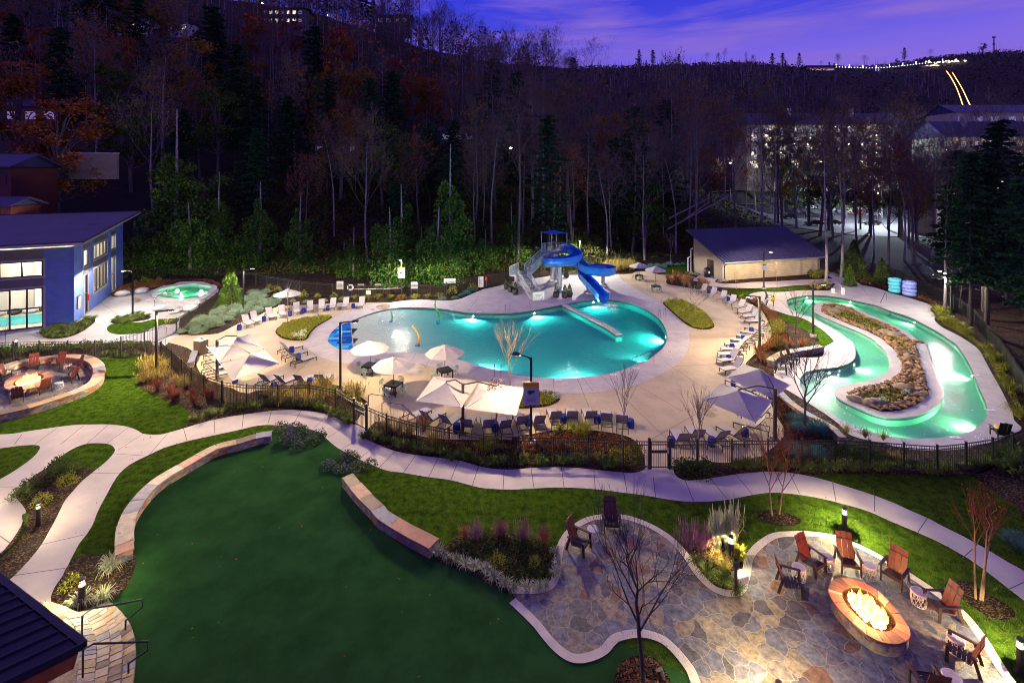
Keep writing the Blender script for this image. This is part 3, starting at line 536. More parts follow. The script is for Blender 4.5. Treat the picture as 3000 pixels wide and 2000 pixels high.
def linesmat(name,c,period,axis=2,dark=.55,width=.12,rough=.6,noise_amt=.12,metal=0):
    m,nt,b=_nt(name);L=nt.links.new;g=N(nt,'ShaderNodeNewGeometry');s=N(nt,'ShaderNodeSeparateXYZ');L(g.outputs['Position'],s.inputs[0])
    d=N(nt,'ShaderNodeMath',operation='DIVIDE');L(s.outputs[axis],d.inputs[0]);d.inputs[1].default_value=period;f=N(nt,'ShaderNodeMath',operation='FRACT');L(d.outputs[0],f.inputs[0])
    r=ramp(nt,[(dark,)*3,(1,1,1)],pos=[width*.6,width]);L(f.outputs[0],r.inputs[0]);n=N(nt,'ShaderNodeTexNoise',Scale=1.3,Detail=5.0);L(g.outputs['Position'],n.inputs['Vector']);r2=ramp(nt,[(1-noise_amt,)*3,(1+noise_amt,)*3],pos=[.3,.7]);L(n.outputs['Fac'],r2.inputs[0])
    x=N(nt,'ShaderNodeMixRGB',blend_type='MULTIPLY');x.inputs[0].default_value=1;L(r.outputs[0],x.inputs[1]);L(r2.outputs[0],x.inputs[2]);y=N(nt,'ShaderNodeMixRGB',blend_type='MULTIPLY');y.inputs[0].default_value=1;L(x.outputs[0],y.inputs[1]);y.inputs[2].default_value=c4(c);L(y.outputs[0],b.inputs['Base Color'])
    b.inputs['Roughness'].default_value=rough;b.inputs['Metallic'].default_value=metal;return m
M['siding']=linesmat('blue_siding',(.12,.19,.50),.22)
M['tanwall']=linesmat('tan_clapboard',(.44,.36,.25),.24)
M['redwood']=linesmat('red_barn_boards',(.09,.018,.013),.3)
# ---------- stone seat walls ----------
def seat_wall(path,w,h,label,name='stone_wall',seed=0,pal=(0,0,1,1,2,2,3,3,4)):
    rnd=random.Random(seed);t=thing(name,label,'wall',(path[0].x,path[0].y,0))
    o=Vector((path[0].x,path[0].y,0));pts=[Vector((p.x,p.y,0))-o for p in path];ns=normals2(pts)
    b=MB();w2=w-.08
    loop=[p+n*w2/2 for p,n in zip(pts,ns)]+[p-n*w2/2 for p,n in zip(pts,ns)][::-1]
    b.prism(loop,-.02,h-.07);b.build('masonry',M['wall'],t)
    c=MB();L_=length(pts);cuts=[0]
    while cuts[-1]<L_: cuts.append(min(L_,cuts[-1]+rnd.uniform(.7,1.25)))
    fine=resample(pts,.1);st=L_/(len(fine)-1)
    for a,e in zip(cuts,cuts[1:]):
        if e-a<.15: continue
        seg=fine[int(a/st):int(e/st)+1]
        if len(seg)<2: continue
        nn=normals2(seg);j=rnd.uniform(-.02,.02);lp=[p+n*(w/2+j) for p,n in zip(seg,nn)]+[p-n*(w/2+j) for p,n in zip(seg,nn)][::-1]
        lp=inset(lp,.008);c.prism(lp,h-.07,h+rnd.uniform(-.008,.008),m=rnd.choice(pal))
    c.build('cap',CAPS,t);return t
seat_wall(W1TOP,.62,.45,'long curved stone seat wall round the left side of the turf oval',seed=3)
seat_wall(W2TOP,.62,.46,'shorter reddish stone seat wall curving along the right side of the turf',seed=5,pal=(1,2,2,4,2,1,4,2))
RING=smooth(tp("02 -500,500 -300,330 20,240 150,190 380,152 600,132 740,138 840,165 905,225 905,300 855,375 710,450 500,520 250,598 0,655 -300,725",.5),False,4)
seat_wall(RING,.75,.50,'round stone seat wall enclosing the left fire pit and red chairs',seed=8)
seat_wall(smooth(tp("32 20,175 60,140 130,108 220,85 350,65 430,50 492,38",.5),False,4),.6,.5,'tan stone retaining wall behind the black chairs by the lazy river',seed=11)
seat_wall(smooth(tp("32 90,440 200,548 330,640 480,722 600,795 690,880",.45),False,4),.45,.45,'grey stone retaining wall under the near edge of the lazy river deck',seed=12)
seat_wall(smooth(tp("02 1795,72 1778,120 1752,190",.45),False,4),.5,.45,'short tan stone wall stub beside the brown waste cabinet',seed=13)
# ---------- fences ----------
def fence(label,pts,h=1.5,maxl=2.5,name='metal_fence',group=None,pick=.115,screen=False):
    o=pts[0].copy();o.z=0;t=thing(name,label,'fence',o,0,group);P_=[]
    for a,b in zip(pts,pts[1:]):
        n=max(1,math.ceil((b-a).length/maxl-.15));P_+=[a.lerp(b,i/n)-o for i in range(n)]
    P_.append(pts[-1]-o)
    for p in P_:
        q=MB();q.box((p.x,p.y,h/2+.02),(.075,.075,h+.04));q.box((p.x,p.y,h+.055),(.095,.095,.03));q.build('post',M['black'],t)
    for a,b in zip(P_,P_[1:]):
        q=MB();d=(b-a);Lg=d.length;u=d.normalized();ang=math.atan2(d.y,d.x)
        for z in(.14,h-.22,h-.05): q.box(((a.x+b.x)/2,(a.y+b.y)/2,z),(Lg-.08,.032,.04),ang)
        if screen: q.box(((a.x+b.x)/2,(a.y+b.y)/2,h*.45),(Lg-.1,.008,h*.8),ang)
        k=int(Lg/pick)
        for i in range(1,k):
            p=a+d*(i/k);q.box((p.x,p.y,(h-.02)/2+.03),(.017,.017,h-.1),ang)
        q.build('panel',M['black'],t)
    return t
def gate(label,a,b,h=1.5):
    t=thing('metal_gate',label,'gate',(a.x,a.y,0));d=b-a;ang=math.atan2(d.y,d.x);Lg=d.length;a0=Vector((0,0,0));b0=Vector((d.x,d.y,0))
    for p in(a0,b0):
        q=MB();q.box((p.x,p.y,h/2+.07),(.13,.13,h+.14));q.build('post',M['black'],t)
    q=MB();m_=(a0+b0)/2
    for z in(.12,h-.2,h-.05):q.box((m_.x,m_.y,z),(Lg-.2,.04,.045),ang)
    q.box((m_.x,m_.y,h*.62),(Lg-.22,.045,.14),ang)
    for s in(.09,Lg-.09):q.box((d.x*s/Lg,d.y*s/Lg,h/2),(.05,.05,h-.06),ang)
    k=int(Lg/.115)
    for i in range(1,k):q.box((d.x*i/k,d.y*i/k,h/2),(.017,.017,h-.12),ang)
    q.build('leaf',M['black'],t);q=MB();p=a0.lerp(b0,.9);q.box((p.x,p.y,h*.68),(.1,.13,.34),ang);q.build('latch',M['steel'],t);return t
FH=1.5
def ft(s):return tp(s,FH)
def g0(l):return [Vector((p.x,p.y,0)) for p in l]
F1=g0(ft("02 1480,8 1580,90 1670,170 1760,245 1870,315 2040,368 2265,398 12 200,400 490,395 730,440 900,538"))
F2=g0(ft("12 1015,592 1200,672 1475,748 1775,802 2090,858 22 60,872 380,878 700,882 1020,906 1262,911"))
F3=g0(ft("22 1450,911 1700,908 2020,906 32 0,906 310,905 615,902 935,912 1250,937 1555,957 1820,930 2065,892 2250,842 2400,780 2800,560"))
F0_=g0(ft("02 -700,25 -400,20 -120,12 120,4 360,0 620,-4 870,-6 1110,-6 1330,-4 1480,8"))
FT_=g0(ft("01 1110,1527 1325,1458 1430,1432 1620,1357 1730,1290 1835,1225 1945,1158 2025,1095"))
fence('black picket fence curving round the left lawn as far as the first gate',F1,FH)
fence('black picket fence between the two gates along the near side of the pool',F2,FH)
fence('black picket fence from the right gate along the lazy river planting',F3,FH)
fence('black picket fence behind the left round fire pit wall',F0_,FH)
fence('black picket fence beside the spa terrace and silver shrubs',FT_,FH)
gate('narrow black gate with steps beside golden grasses, left of the two pool gates',F1[-1],F2[0])
gate('wide black gate with a lock box, right of the two pool gates',F2[-1],F3[0])
BF1=tp("01 1135,1008 1500,1003 1830,1000 2010,1010 2240,1040 11 0,1058 200,1098 400,1135 560,1150 700,1163 1000,1166 1340,1168 1600,1168 1750,1150 1900,1115 2060,1078 2250,1052 2352,1040 21 250,978 400,955 620,905 830,880")
BF2=tp("21 830,880 1000,852 1280,842 1480,838 1720,838")
BF3=tp("31 520,840 660,868 880,930 1100,985 1250,1050 1380,1115 1500,1170 1640,1235 1780,1330 1900,1430 2010,1560")
BF4=tp("31 2010,1560 32 2100,90 2200,240 2345,470 2600,900")
fence('dark boundary fence at the foot of the ivy behind the pool loungers',BF1,1.7,3.4,pick=.13)
fence('dark boundary fence behind the golden grasses and patio tables',BF2,1.7,3.4,pick=.13)
fence('dark boundary fence below the conifers beside the stacked tubes',BF3,1.7,3.4,pick=.13)
fence('screened boundary fence at the far right of the lazy river',BF4,1.5,3.0,pick=.13,screen=True)
# ---------- lamps ----------
WARM=(1,.75,.43);COOL=(1,.92,.78)
def pole_lamp(base,az,label,power=900,h=4.95,col=WARM,arm=.75,aimz=-1.0,bat=.8):
    t=thing('pole_lamp',label,'lamp post',base,0,'pole lamps round the pool')
    b=MB();b.cyl((0,0,-.05),(0,0,.25),.28,n=16);b.build('footing',M['concrete_edge'],t)
    b=MB();b.box((0,0,h/2+.1),(.13,.13,h-.1));b.box((0,0,.28),(.3,.3,.06));b.build('pole',M['black'],t)
    d=Vector((math.cos(az),math.sin(az),0));b=MB();b.tube([(0,0,h-.15),d*.12+Vector((0,0,h)),d*arm*.6+Vector((0,0,h+.05)),d*arm+Vector((0,0,h+.04))],[.05,.05,.045,.04],8);b.build('arm',M['black'],t)
    hd=MB();c=d*(arm+.25);hd.lathe([(.05,.10),(.2,.09),(.27,.03),(.26,-.01),(.1,-.012)],(c.x,c.y,h+.03),14);ho=hd.build('head',M['black'],t,True)
    e=MB();e.cyl((c.x,c.y,h+.012),(c.x,c.y,h-.004),.19,n=14);e.build('led_panel',M['led'],ho)
    light('SPOT',(c.x,c.y,h-.05),power,col,t,.06,(d.x*.12,d.y*.12,aimz),172,.15,bat=bat)
    light('POINT',(c.x,c.y,h-.45),power*.06,col,t,.06)  # added point light below the head stands in for upward spill
    return t
LP=[]
def lampat(fr,x,y,az,label,power=900,col=WARM,**k):
    p=at(fr,x,y);LP.append(p);return pole_lamp(p,az,label,power,col=col,**k)
K=2350
lampat('01',1218,1340,PI,'black pole lamp on the spa terrace with its head facing the blue pool house',K*1.0,COOL)
lampat('01',2235,1308,0,'black pole lamp beside the pointed evergreen left of the pool',K*1.2,COOL)
lampat('02',1437,318,.1,'tall black pole lamp in the golden grasses by the curved left fence',K*1.6,bat=1.25)
lampat('12',775,470,.2,'tall black pole lamp by the fence in front of the blue mosaic beach',K*.85,bat=1.25)
lampat('22',175,950,2.6,'black pole lamp carrying a bear warning sign behind the near loungers',K*.62)
lampat('31',415,1525,.0,'tall black pole lamp on the grass left of the lazy river',K*1.3,COOL)
lampat('22',2275,120,PI,'black pole lamp behind the right-hand row of loungers',K*1.2)
lampat('21',2315,1088,.1,'black pole lamp with a yellow topped sign in front of the pump house',K*1.0)
lampat('11',1336,1172,-1.5,'black pole lamp with a bear sign in front of the ivy covered bank',K*1.0,COOL)
lampat('21',622,925,-1.7,'dim pole lamp standing behind the blue water slide',K*2.2,COOL)
lampat('31',1683,1350,PI*.9,'black pole lamp lighting pale branches right of the stacked tubes',K*.8,COOL)
def bollard(base,label,power=260,col=(1,.80,.42),h=1.05,r=.1,az=-1.2):
    t=thing('bollard_light',label,'bollard light',base,0,'bollard lights along the walks')
    b=MB();b.cyl((0,0,0),(0,0,h*.78),r,n=16);b.cyl((0,0,0),(0,0,.03),r*1.5,n=16);b.build('post',M['dark'],t,False)
    b=MB()
    for a in(.3,2.4,4.5): b.cyl((r*.85*math.cos(a),r*.85*math.sin(a),h*.78),(r*.85*math.cos(a),r*.85*math.sin(a),h*.95),.012,n=5)
    b.build('strut',M['dark'],t)
    b=MB();b.lathe([(r*1.02,0),(r*1.05,.03),(r*.9,.06)],(0,0,h*.96),16);bc=b.build('cap',M['black'],t)
    b=MB();b.cyl((0,0,h*.935),(0,0,h*.95),r*.8,n=12);b.build('lens',M['lens'],bc)
    light('SPOT',(0,0,h*.92),power,col,t,.05,(0,0,-1),172,.3,bat=.3);return t
KB=430
bollard(at('03',752,878),'dark bollard light glowing beside the curved stone steps',KB)
bollard(at('03',350,128),'dark bollard light in the mulch bed between two branches of the walk',KB*.6)
bollard(at('23',2014,462),'short bollard light lighting the pale plumes between the patios',KB*1.4)
bollard(at('33',705,185),'bollard light on the lawn behind the upright red chair',KB*3)
bollard(at('33',2320,1475),'bollard light at the far right edge of the fire pit patio',KB*3)
bollard(at('02',148,75),'small bollard light in front of the glazed pool house wall',KB*.8,h=.9)
bollard(at('33',100,1900),'bollard light at the near edge of the flagstone patio',KB*4)
bollard(at('03',-260,40),'bollard light by the left-hand walk',KB*.7)
bollard(at('23',2035,1950),'bollard light low in the leaf covered tree ring',KB*.5,h=.6)
def uplight(p,aim,label,power=40,col=(1,.8,.5)):
    t=thing('spotlight',label,'spotlight',p);b=MB();b.cyl((0,0,0),(0,0,.12),.03,n=8);b.build('stake',M['black'],t);d=Vector(aim).normalized();b=MB();b.cyl(Vector((0,0,.14))-d*.1,Vector((0,0,.14))+d*.12,.09,.11,n=14);b.build('housing',M['black'],t)
    light('SPOT',Vector((0,0,.14))+d*.14,power,col,t,.04,d,70,.5);return t
uplight(at('23',1368,1530),(-.35,.4,.9),'round black spotlight aimed up the bare tree in the leaf ring',220)
for fr,x,y,l in (('12',30,545,'black spotlight in the golden grasses left of the narrow gate'),('12',265,535,'grey spotlight among golden grasses behind the fence'),('22',668,1010,'black spotlight in the dark mulch bed behind the near fence'),('22',937,1040,'small oval spotlight beside green shrubs left of the wide gate')):
    uplight(at(fr,x,y),(.1,.5,.85),l,12)
# underwater lights
def ulamp(p,inw,label,z=-.42,power=420,col=(1,.95,.8),ang=105):
    t=thing('underwater_light',label,'pool light',(p.x,p.y,z));d=Vector((inw.x,inw.y,0)).normalized()
    b=MB();b.cyl(d*-.06,d*.05,.12,n=18);b.build('ring',M['steel'],t);b=MB();b.cyl(d*.05,d*.062,.085,n=18);b.build('lens',M['ulens'],t)
    light('SPOT',d*.2,power,col,t,.1,(d.x,d.y,-.16),ang,.6);return t
PC=at('21',150,1500)
for fr,x,y,l in (('11',1970,1312,'bright underwater light on the far pool wall behind the orange pipe'),('21',222,1284,'bright underwater light on the far pool wall left of the divider wall'),('21',745,1190,'bright underwater light beside the foot of the blue slide'),('22',600,336,'underwater light under the near rim of the pool opposite the slide'),('22',1262,164,'underwater light below the right rim by the pool steps'),('12',2100,232,'underwater light under the near rim beside the tan bare tree'),('21',1418,1500,'underwater light under the right-hand rim of the plunge pool')):
    p=at(fr,x,y);q=min(range(len(POOL)),key=lambda i:(POOL[i]-p).length);nn=normals2(POOL,True)[q]*(1 if area2(POOL)>0 else -1);ulamp(POOL[q]+nn*.04,nn,l,-.30,3600,(.9,1,.95),150)
for fr,x,y,l in (('31',360,1148,'underwater light at the far left bend of the lazy river'),('31',745,1184,'underwater light on the far wall of the lazy river below the pool lift'),('31',1330,1360,'underwater light on the outer wall of the right river arm'),('32',575,250,'star bright underwater light at the inner bend of the lazy river'),('32',780,180,'underwater light below the pale deck point in the left river arm'),('32',1895,300,'underwater light halfway down the right wall of the lazy river'),('32',1955,765,'underwater light on the right wall near the river bottom bend'),('32',1100,868,'underwater light under the near rim of the lazy river')):
    p=at(fr,x,y);q=min(range(len(RIV_O)),key=lambda i:(RIV_O[i]-p).length);nn=normals2(RIV_O,True)[q]*(1 if area2(RIV_O)>0 else -1);ulamp(RIV_O[q]+nn*.04,nn,l,-.28,1000,(1,.93,.62),150)
# ---------- loungers ----------
def lounger_proto():
    t=thing('sun_lounger','','sun lounger',(0,0,0))
    w=.34;b=MB()
    for s in(-1,1): b.beam((s*w,-.98,.33),(s*w,.98,.33),.035,.05)
    for y in(-.98,.98,-.25,.35): b.beam((-w,y,.33),(w,y,.33),.03,.035)
    b.build('frame',M['dark'],t)
    for sx in(-1,1):
        for y in(-.95,.95): q=MB();q.box((sx*w,y,.165),(.04,.05,.33));q.build('leg',M['dark'],t)
    b=MB();b.rbox((0,.37,.365),(.64,1.24,.03),.012);b.build('seat',M['sling'],t)
    b=MB();th=R(52);y0,z0=-.25,.36;L_=.86;y1,z1=y0-L_*math.cos(th),z0+L_*math.sin(th);nrm=Vector((0,math.sin(th),math.cos(th)))*.014
    a=Vector((-.32,y0,z0));c=Vector((.32,y0,z0));d=Vector((.32,y1,z1));e=Vector((-.32,y1,z1));vs=[p+nrm for p in(a,c,d,e)]+[p-nrm for p in(a,c,d,e)]
    b.add(vs,[(0,1,2,3),(7,6,5,4),(0,4,5,1),(1,5,6,2),(2,6,7,3),(3,7,4,0)]);b.build('backrest',M['sling'],t)
    b=MB()
    for s in(-.32,.32): b.beam((s,y0,z0-.01),(s,y1,z1-.01),.03,.03);b.beam((s*.8,y0-.45,z0+.55*.62-.04),(s*.8,y0-.60,.32),.022,.022)
    b.beam((-.32,y1,z1),(.32,y1,z1),.03,.03);b.beam((-.26,y0-.45,z0+.30),(.26,y0-.45,z0+.30),.02,.02);b.build('back_frame',M['dark'],t)
    return t
LNG=lounger_proto();RJ=random.Random(17)
def lounger(fr,fx,fy,hx,hy,label,group):
    a=at(fr,fx,fy);b=at(fr,hx,hy);d=a-b;m_=(a+b)/2
    place(LNG,m_,math.atan2(d.y,d.x)-PI/2+RJ.uniform(-.06,.06),label,group)
LIST=[('grey lounger, %s from the left in the row facing the pool by the silver shrubs','loungers by the silver shrubs',[('01',2318,1452,2225,1395),('11',40,1425,-50,1360),('11',165,1392,100,1322),('11',268,1372,215,1298),('11',375,1346,370,1270),('11',490,1330,500,1252),('11',595,1317,608,1237),('11',690,1305,716,1228),('11',802,1298,838,1220),('11',942,1290,988,1214)]),
 ('grey lounger, %s from the back in the trio beside the mosaic beach','loungers beside the mosaic beach',[('A',1870,400,1490,515),('A',1950,490,1545,620),('A',2080,580,1710,710)]),
 ('grey lounger with dark legs, %s from the back under the left pair of canopies','loungers under the left canopies',[('A',640,500,310,560),('A',640,610,290,690),('A',650,740,290,830),('A',690,840,370,920)]),
 ('grey lounger seen from behind, %s from the left in the four behind the curved fence','loungers behind the curved fence',[('12',205,355,40,430),('12',345,370,195,440),('12',500,365,375,440),('12',660,355,570,435)]),
 ('grey lounger seen from behind, %s from the left in the long near row','loungers in the near row',[('12',1540,685,1400,750),('12',1680,710,1545,790),('12',1845,740,1720,830),('12',1970,770,1930,860),('12',2110,765,2145,875),('12',2260,770,2300,880),('22',60,720,100,860),('22',210,715,265,850),('22',360,670,420,815),('22',530,665,570,815),('22',690,665,735,815),('22',860,680,875,840),('22',1015,700,1005,860)]),
 ('grey lounger, %s from the top in the curved right deck row','loungers along the right deck edge',[('C',80,325,220,270),('C',220,400,390,310),('C',365,455,540,370),('C',500,520,690,440),('C',610,590,820,520),('C',695,655,930,610),('C',755,715,1020,690),('C',775,790,1100,760),('C',775,870,1150,930),('C',705,930,1110,1010),('C',650,990,1065,1080),('C',530,1050,1000,1130),('C',445,1130,910,1170),('C',380,1210,860,1230),('C',350,1295,790,1290),('C',355,1405,750,1350),('C',415,1540,800,1490)]),
 ('grey lounger, %s from the back between the two right canopies','loungers under the right canopies',[('B',500,480,960,640),('B',690,570,1100,740),('B',720,1020,1200,1060),('B',620,1130,1180,1270)]),
 ('grey lounger behind the fence, %s from the left beside the wide gate','loungers beside the wide gate',[('B',-20,1250,110,1480),('B',240,1280,500,1500),('B',460,1230,800,1420),('22',1510,890,1595,1010)])]
for lab,grp,l in LIST:
    for i,a in enumerate(l): lounger(*a,lab%ORD[i],grp)
# cobalt drums beside the loungers
t=thing('drum_table','','side table');b=MB();b.lathe([(.17,0),(.21,.06),(.225,.25),(.21,.44),(.17,.5)],n=20);b.build('body',M['drum'],t,True);b=MB();b.lathe([(.20,.5),(.205,.52),(.18,.535)],n=20);b.build('top',M['drum'],t);DRUM=t
for fr,x,y,l in (('01',2198,1465,'at the left end of the row by the silver shrubs'),('11',72,1385,'between the second and third loungers by the silver shrubs'),('11',313,1336,'between the fourth and fifth loungers by the silver shrubs'),('11',437,1307,'between the fifth and sixth loungers by the silver shrubs'),('11',658,1280,'between the seventh and eighth loungers by the silver shrubs'),('11',893,1265,'left of the last lounger by the silver shrubs'),('A',1705,470,'between the back two loungers beside the mosaic beach'),('A',1815,585,'between the front two loungers beside the mosaic beach'),('A',535,735,'under the left canopies beside the post'),('A',775,960,'below the corner of the near left canopy'),('A',1415,1075,'left of the four loungers behind the curved fence'),('A',2010,1000,'right of the four loungers behind the curved fence'),('12',1502,770,'between the first and second loungers in the near row'),('12',1843,835,'beside the bronze canopy post in the near row'),('12',2197,825,'by the slim tree in the near row'),('22',150,770,'left of the bear sign lamp in the near row'),('22',470,750,'between two loungers right of the bear sign lamp'),('22',783,755,'by the third last lounger of the near row'),('22',1090,795,'at the right end of the near row'),('22',1462,965,'beside the latch post of the wide gate'),('22',1835,965,'between two loungers right of the wide gate'),('C',245,310,'at the top of the right-hand lounger row'),('C',545,435,'by the third lounger in the right-hand row'),('C',965,755,'behind the pole lamp in the right-hand row'),('C',895,915,'by the tenth lounger in the right-hand row'),('C',770,1045,'by the twelfth lounger in the right-hand row'),('C',600,1175,'by the fourteenth lounger in the right-hand row'),('C',548,1355,'by the sixteenth lounger in the right-hand row'),('B',625,530,'below the edge of the far right canopy'),('B',795,1290,'between loungers below the near right canopy')):
    place(DRUM,at(fr,x,y),0,'cobalt blue drum table '+l,'cobalt drum tables by the loungers')
# ---------- umbrellas and tables ----------
def market_umbrella(p,label,r=1.5,h=2.55,rot=.2,tilt=0):
    t=thing('market_umbrella',label,'umbrella',p,rot,'octagonal market umbrellas');b=MB()
    prof=[(0.02,h),(r*.35,h-.16),(r*.7,h-.36),(r,h-.58)];vs=[];fs=[]
    for i,(rr,z) in enumerate(prof):
        for k in range(16):
            sag=1 if k%2==0 else (.955 if i else 1);vs.append((rr*sag*math.cos(2*PI*k/16),rr*sag*math.sin(2*PI*k/16),z-(0.03 if k%2 and i else 0)))
    n=len(prof)
    for i in range(n-1):
        for k in range(16): fs.append((i*16+k,(i+1)*16+k,(i+1)*16+(k+1)%16,i*16+(k+1)%16))
    b.add(vs,fs);b.build('canopy',M['canvas'],t);b=MB();b.lathe([(.30,h-.10),(.22,h-.02),(.05,h+.06)],n=8);b.build('vent',M['canvas'],t)
    b=MB();b.cyl((0,0,.05),(0,0,h-.02),.025,n=8);b.lathe([(.03,0),(.05,.06),(.02,.1)],(0,0,h+.04),8);b.build('pole',M['dark'],t)
    b=MB()
    for k in range(8): a=2*PI*k/8;b.beam((0,0,h-.03),(r*.97*math.cos(a),r*.97*math.sin(a),h-.60),.02,.02)
    b.build('ribs',M['dark'],t);b=MB();b.lathe([(.28,0),(.28,.06),(.05,.1)],n=16);b.build('base',M['dark'],t);return t
def table(p,rz,label,s=.98,h=.74):
    t=thing('dining_table',label,'table',p,rz,'dark square patio tables');b=MB();b.rbox((0,0,h-.025),(s,s,.05),.008);b.build('top',M['table'],t)
    b=MB()
    for q in(-1,1): b.box((q*(s/2-.05),0,h-.08),(.04,s-.1,.06));b.box((0,q*(s/2-.05),h-.083),(s-.1,.04,.06))
    b.build('apron',M['table'],t)
    for i in(-1,1):
        for j in(-1,1): q=MB();q.box((i*(s/2-.045),j*(s/2-.045),(h-.05)/2),(.075,.075,h-.05));q.build('leg',M['table'],t)
    return t
t=thing('patio_chair','','chair');b=MB()
for i in range(5): b.rbox((0,-.17+i*.085,.44),(.42,.065,.02),.006)
b.build('seat',M['mint'],t);b=MB()
for i in range(4): b.box((0,-.23-.02*i,.56+i*.085),(.42,.02,.05))
b.build('backrest',M['mint'],t)
for i in(-1,1):
    for j in(-1,1): q=MB();q.beam((i*.21,j*.2,.44),(i*.24,j*.25,0),.025,.025);q.build('leg',M['mint'],t)
    q=MB();q.tube([(i*.23,.2,.44),(i*.25,.18,.64),(i*.25,-.2,.64),(i*.22,-.26,.84)],.013,6);q.build('arm',M['mint'],t)
PCH=t
def dining(c,rz,tl,chairs,cl,umb=None,s=.98):
    table(c,rz,tl,s)
    for i,(a,nm) in enumerate(chairs):
        d=Vector((math.cos(a+rz),math.sin(a+rz),0));place(PCH,c+d*(s/2+.28),a+rz+PI/2,'sage chair, %s of the table %s'%(nm,cl),'sage chairs round the patio tables')
    if umb: market_umbrella(c,umb)
Q4=[(0,'right side'),(PI/2,'far side'),(PI,'left side'),(-PI/2,'near side')]
dining(at('12',1048,300),-.25,'dark square table nearest the mosaic beach under an umbrella',Q4,'nearest the mosaic beach','cream umbrella over the table nearest the mosaic beach')
dining(at('12',1262,480),-.35,'dark square table nearest the narrow gate under an umbrella',Q4,'nearest the narrow gate','cream umbrella over the table nearest the narrow gate')
dining(at('12',1735,345),.55,'dark square table half hidden behind the white canopy',[(0,'right side'),(PI/2,'far side'),(PI,'left side')],'half hidden by the white canopy','cream umbrella over the table half hidden by the canopy')
dining(at('21',1170,1005),-.15,'dark table under the far umbrella by the golden grasses',Q4,'under the far umbrella by the golden grasses','cream umbrella by the golden grasses behind the slide',s=1.05)
dining(at('21',1325,1110),-.12,'dark table standing in the open between umbrella and bare tree',Q4,'standing in the open near the slide',None,s=1.15)
market_umbrella(at('21',1320,1045),'cream umbrella leaning out right of the golden grasses, nearer of two')
market_umbrella(at('11',290,1275),'cream umbrella standing behind the loungers by the silver shrubs',h=2.3)
def canopies(post,pz,cs,label):
    t=thing('cantilever_umbrella',label,'umbrella',post,0,'paired square canopies');o=Vector((post.x,post.y,0))
    b=MB();b.box((0,0,pz/2),(.16,.16,pz));b.box((0,0,.03),(.4,.4,.06));b.build('post',M['brown_pole'],t)
    for cor,ap in cs:
        C=[p-o for p in cor];A=ap-o;b=MB();n=8
        for k in range(4):
            p,q=C[k],C[(k+1)%4];vs=[];
            for i in range(n+1):
                for j in range(n+1-i):
                    u,v=i/n,j/n;wt=1-u-v;pt=p*u+q*v+A*wt;sag=.03*(1-wt)*4*u*v/max(1e-6,(u+v)**2);pt=pt+(A-(p+q)/2).normalized()*sag*.8-Vector((0,0,.25*wt*(1-wt)));vs.append(pt)
            idx={};z=0
            for i in range(n+1):
                for j in range(n+1-i): idx[i,j]=z;z+=1
            fs=[]
            for i in range(n):
                for j in range(n-i):
                    fs.append((idx[i,j],idx[i+1,j],idx[i,j+1]))
                    if i+j<n-1: fs.append((idx[i+1,j],idx[i+1,j+1],idx[i,j+1]))
            b.add(vs,fs)
        b.build('canopy',M['canvas'],t,True)
        b=MB();top=Vector((0,0,pz-.05));hub=A-Vector((0,0,.12))
        b.tube([top,top.lerp(hub,.45)+Vector((0,0,.28)),hub+Vector((0,0,.15))],.04,6)
        for c in C:b.beam(hub,c-Vector((0,0,.03)),.03,.03)
        b.build('arm',M['brown_pole'],t)
    return t
def cz(fr,l,z=2.35):return [at(fr,x,y,z) for x,y in l]
canopies(at('M',978,1010),3.0,[(cz('M',[(480,5),(1255,100),(960,550),(155,440)]),at('M',690,110,2.95)),(cz('M',[(1275,100),(2050,215),(1895,690),(1000,570)]),at('M',1560,190,2.95))],'pair of white square canopies on one bronze post above the near loungers')
canopies(at('A',482,905),3.0,[(cz('A',[(330,385),(1045,148),(1250,395),(520,640)]),at('A',805,200,3.0)),(cz('A',[(530,645),(1255,412),(1490,640),(735,930)]),at('A',1020,480,3.0))],'pair of white square canopies on a bronze post by the left fence')
canopies(at('B',1258,1345),3.0,[(cz('B',[(775,175),(500,400),(1250,725),(1495,510)]),at('B',1015,258,3.0)),(cz('B',[(440,475),(140,740),(965,1088),(1230,745)]),at('B',690,590,3.0))],'pair of lilac shadowed square canopies on a bronze post at the right of the deck')
# ---------- adirondack chairs, stools, fire pits ----------
def adirondack(mt,ms,name='adirondack_chair'):
    t=thing(name,'','chair');b=MB();sl=R(12)
    for i in range(5): y=.28-i*.105;b.rbox((0,y,.36-(.28-y)*math.tan(sl)),(.54,.09,.022),.006)
    b.build('seat',ms,t);tb=R(20)
    for k in(-1,0,1):
        q=MB();p0=Vector((k*.185,-.19,.26));p1=p0+Vector((0,-math.sin(tb)*.85,math.cos(tb)*(.85 if k else .88)));q.beam(p0,p1,.175,.024,up=Vector((1,0,0))) if 0 else q.beam(p0,p1,.172,.024,up=Vector((0,1,0)));q.build('back_slat',mt,t)
    q=MB();q.beam((-.27,-.27,.42),(.27,-.27,.42),.03,.06);q.beam((-.27,-.40,.86),(.27,-.40,.86),.025,.06);q.build('back_rail',ms,t)
    for i in(-1,1):
        q=MB();q.rbox((i*.335,.0,.575),(.11,.74,.028),.01);q.build('arm',ms,t)
        q=MB();q.beam((i*.31,.31,.56),(i*.31,.34,0),.035,.09);q.build('leg',ms,t);q=MB();q.beam((i*.31,-.26,.56),(i*.31,-.42,0),.035,.09);q.build('leg',ms,t)
    q=MB();q.box((0,.325,.34),(.6,.025,.10));q.build('apron',ms,t);return t
AD=adirondack(M['mahog'],M['umberw'])  # back slats red brown, seat, arms and legs a darker brown
def adr(p,face,label,group='red adirondack chairs round the fire pits',proto=None,sc=1.05): d=face-p;place(proto or AD,p,math.atan2(d.y,d.x)-PI/2,label,group,sc)
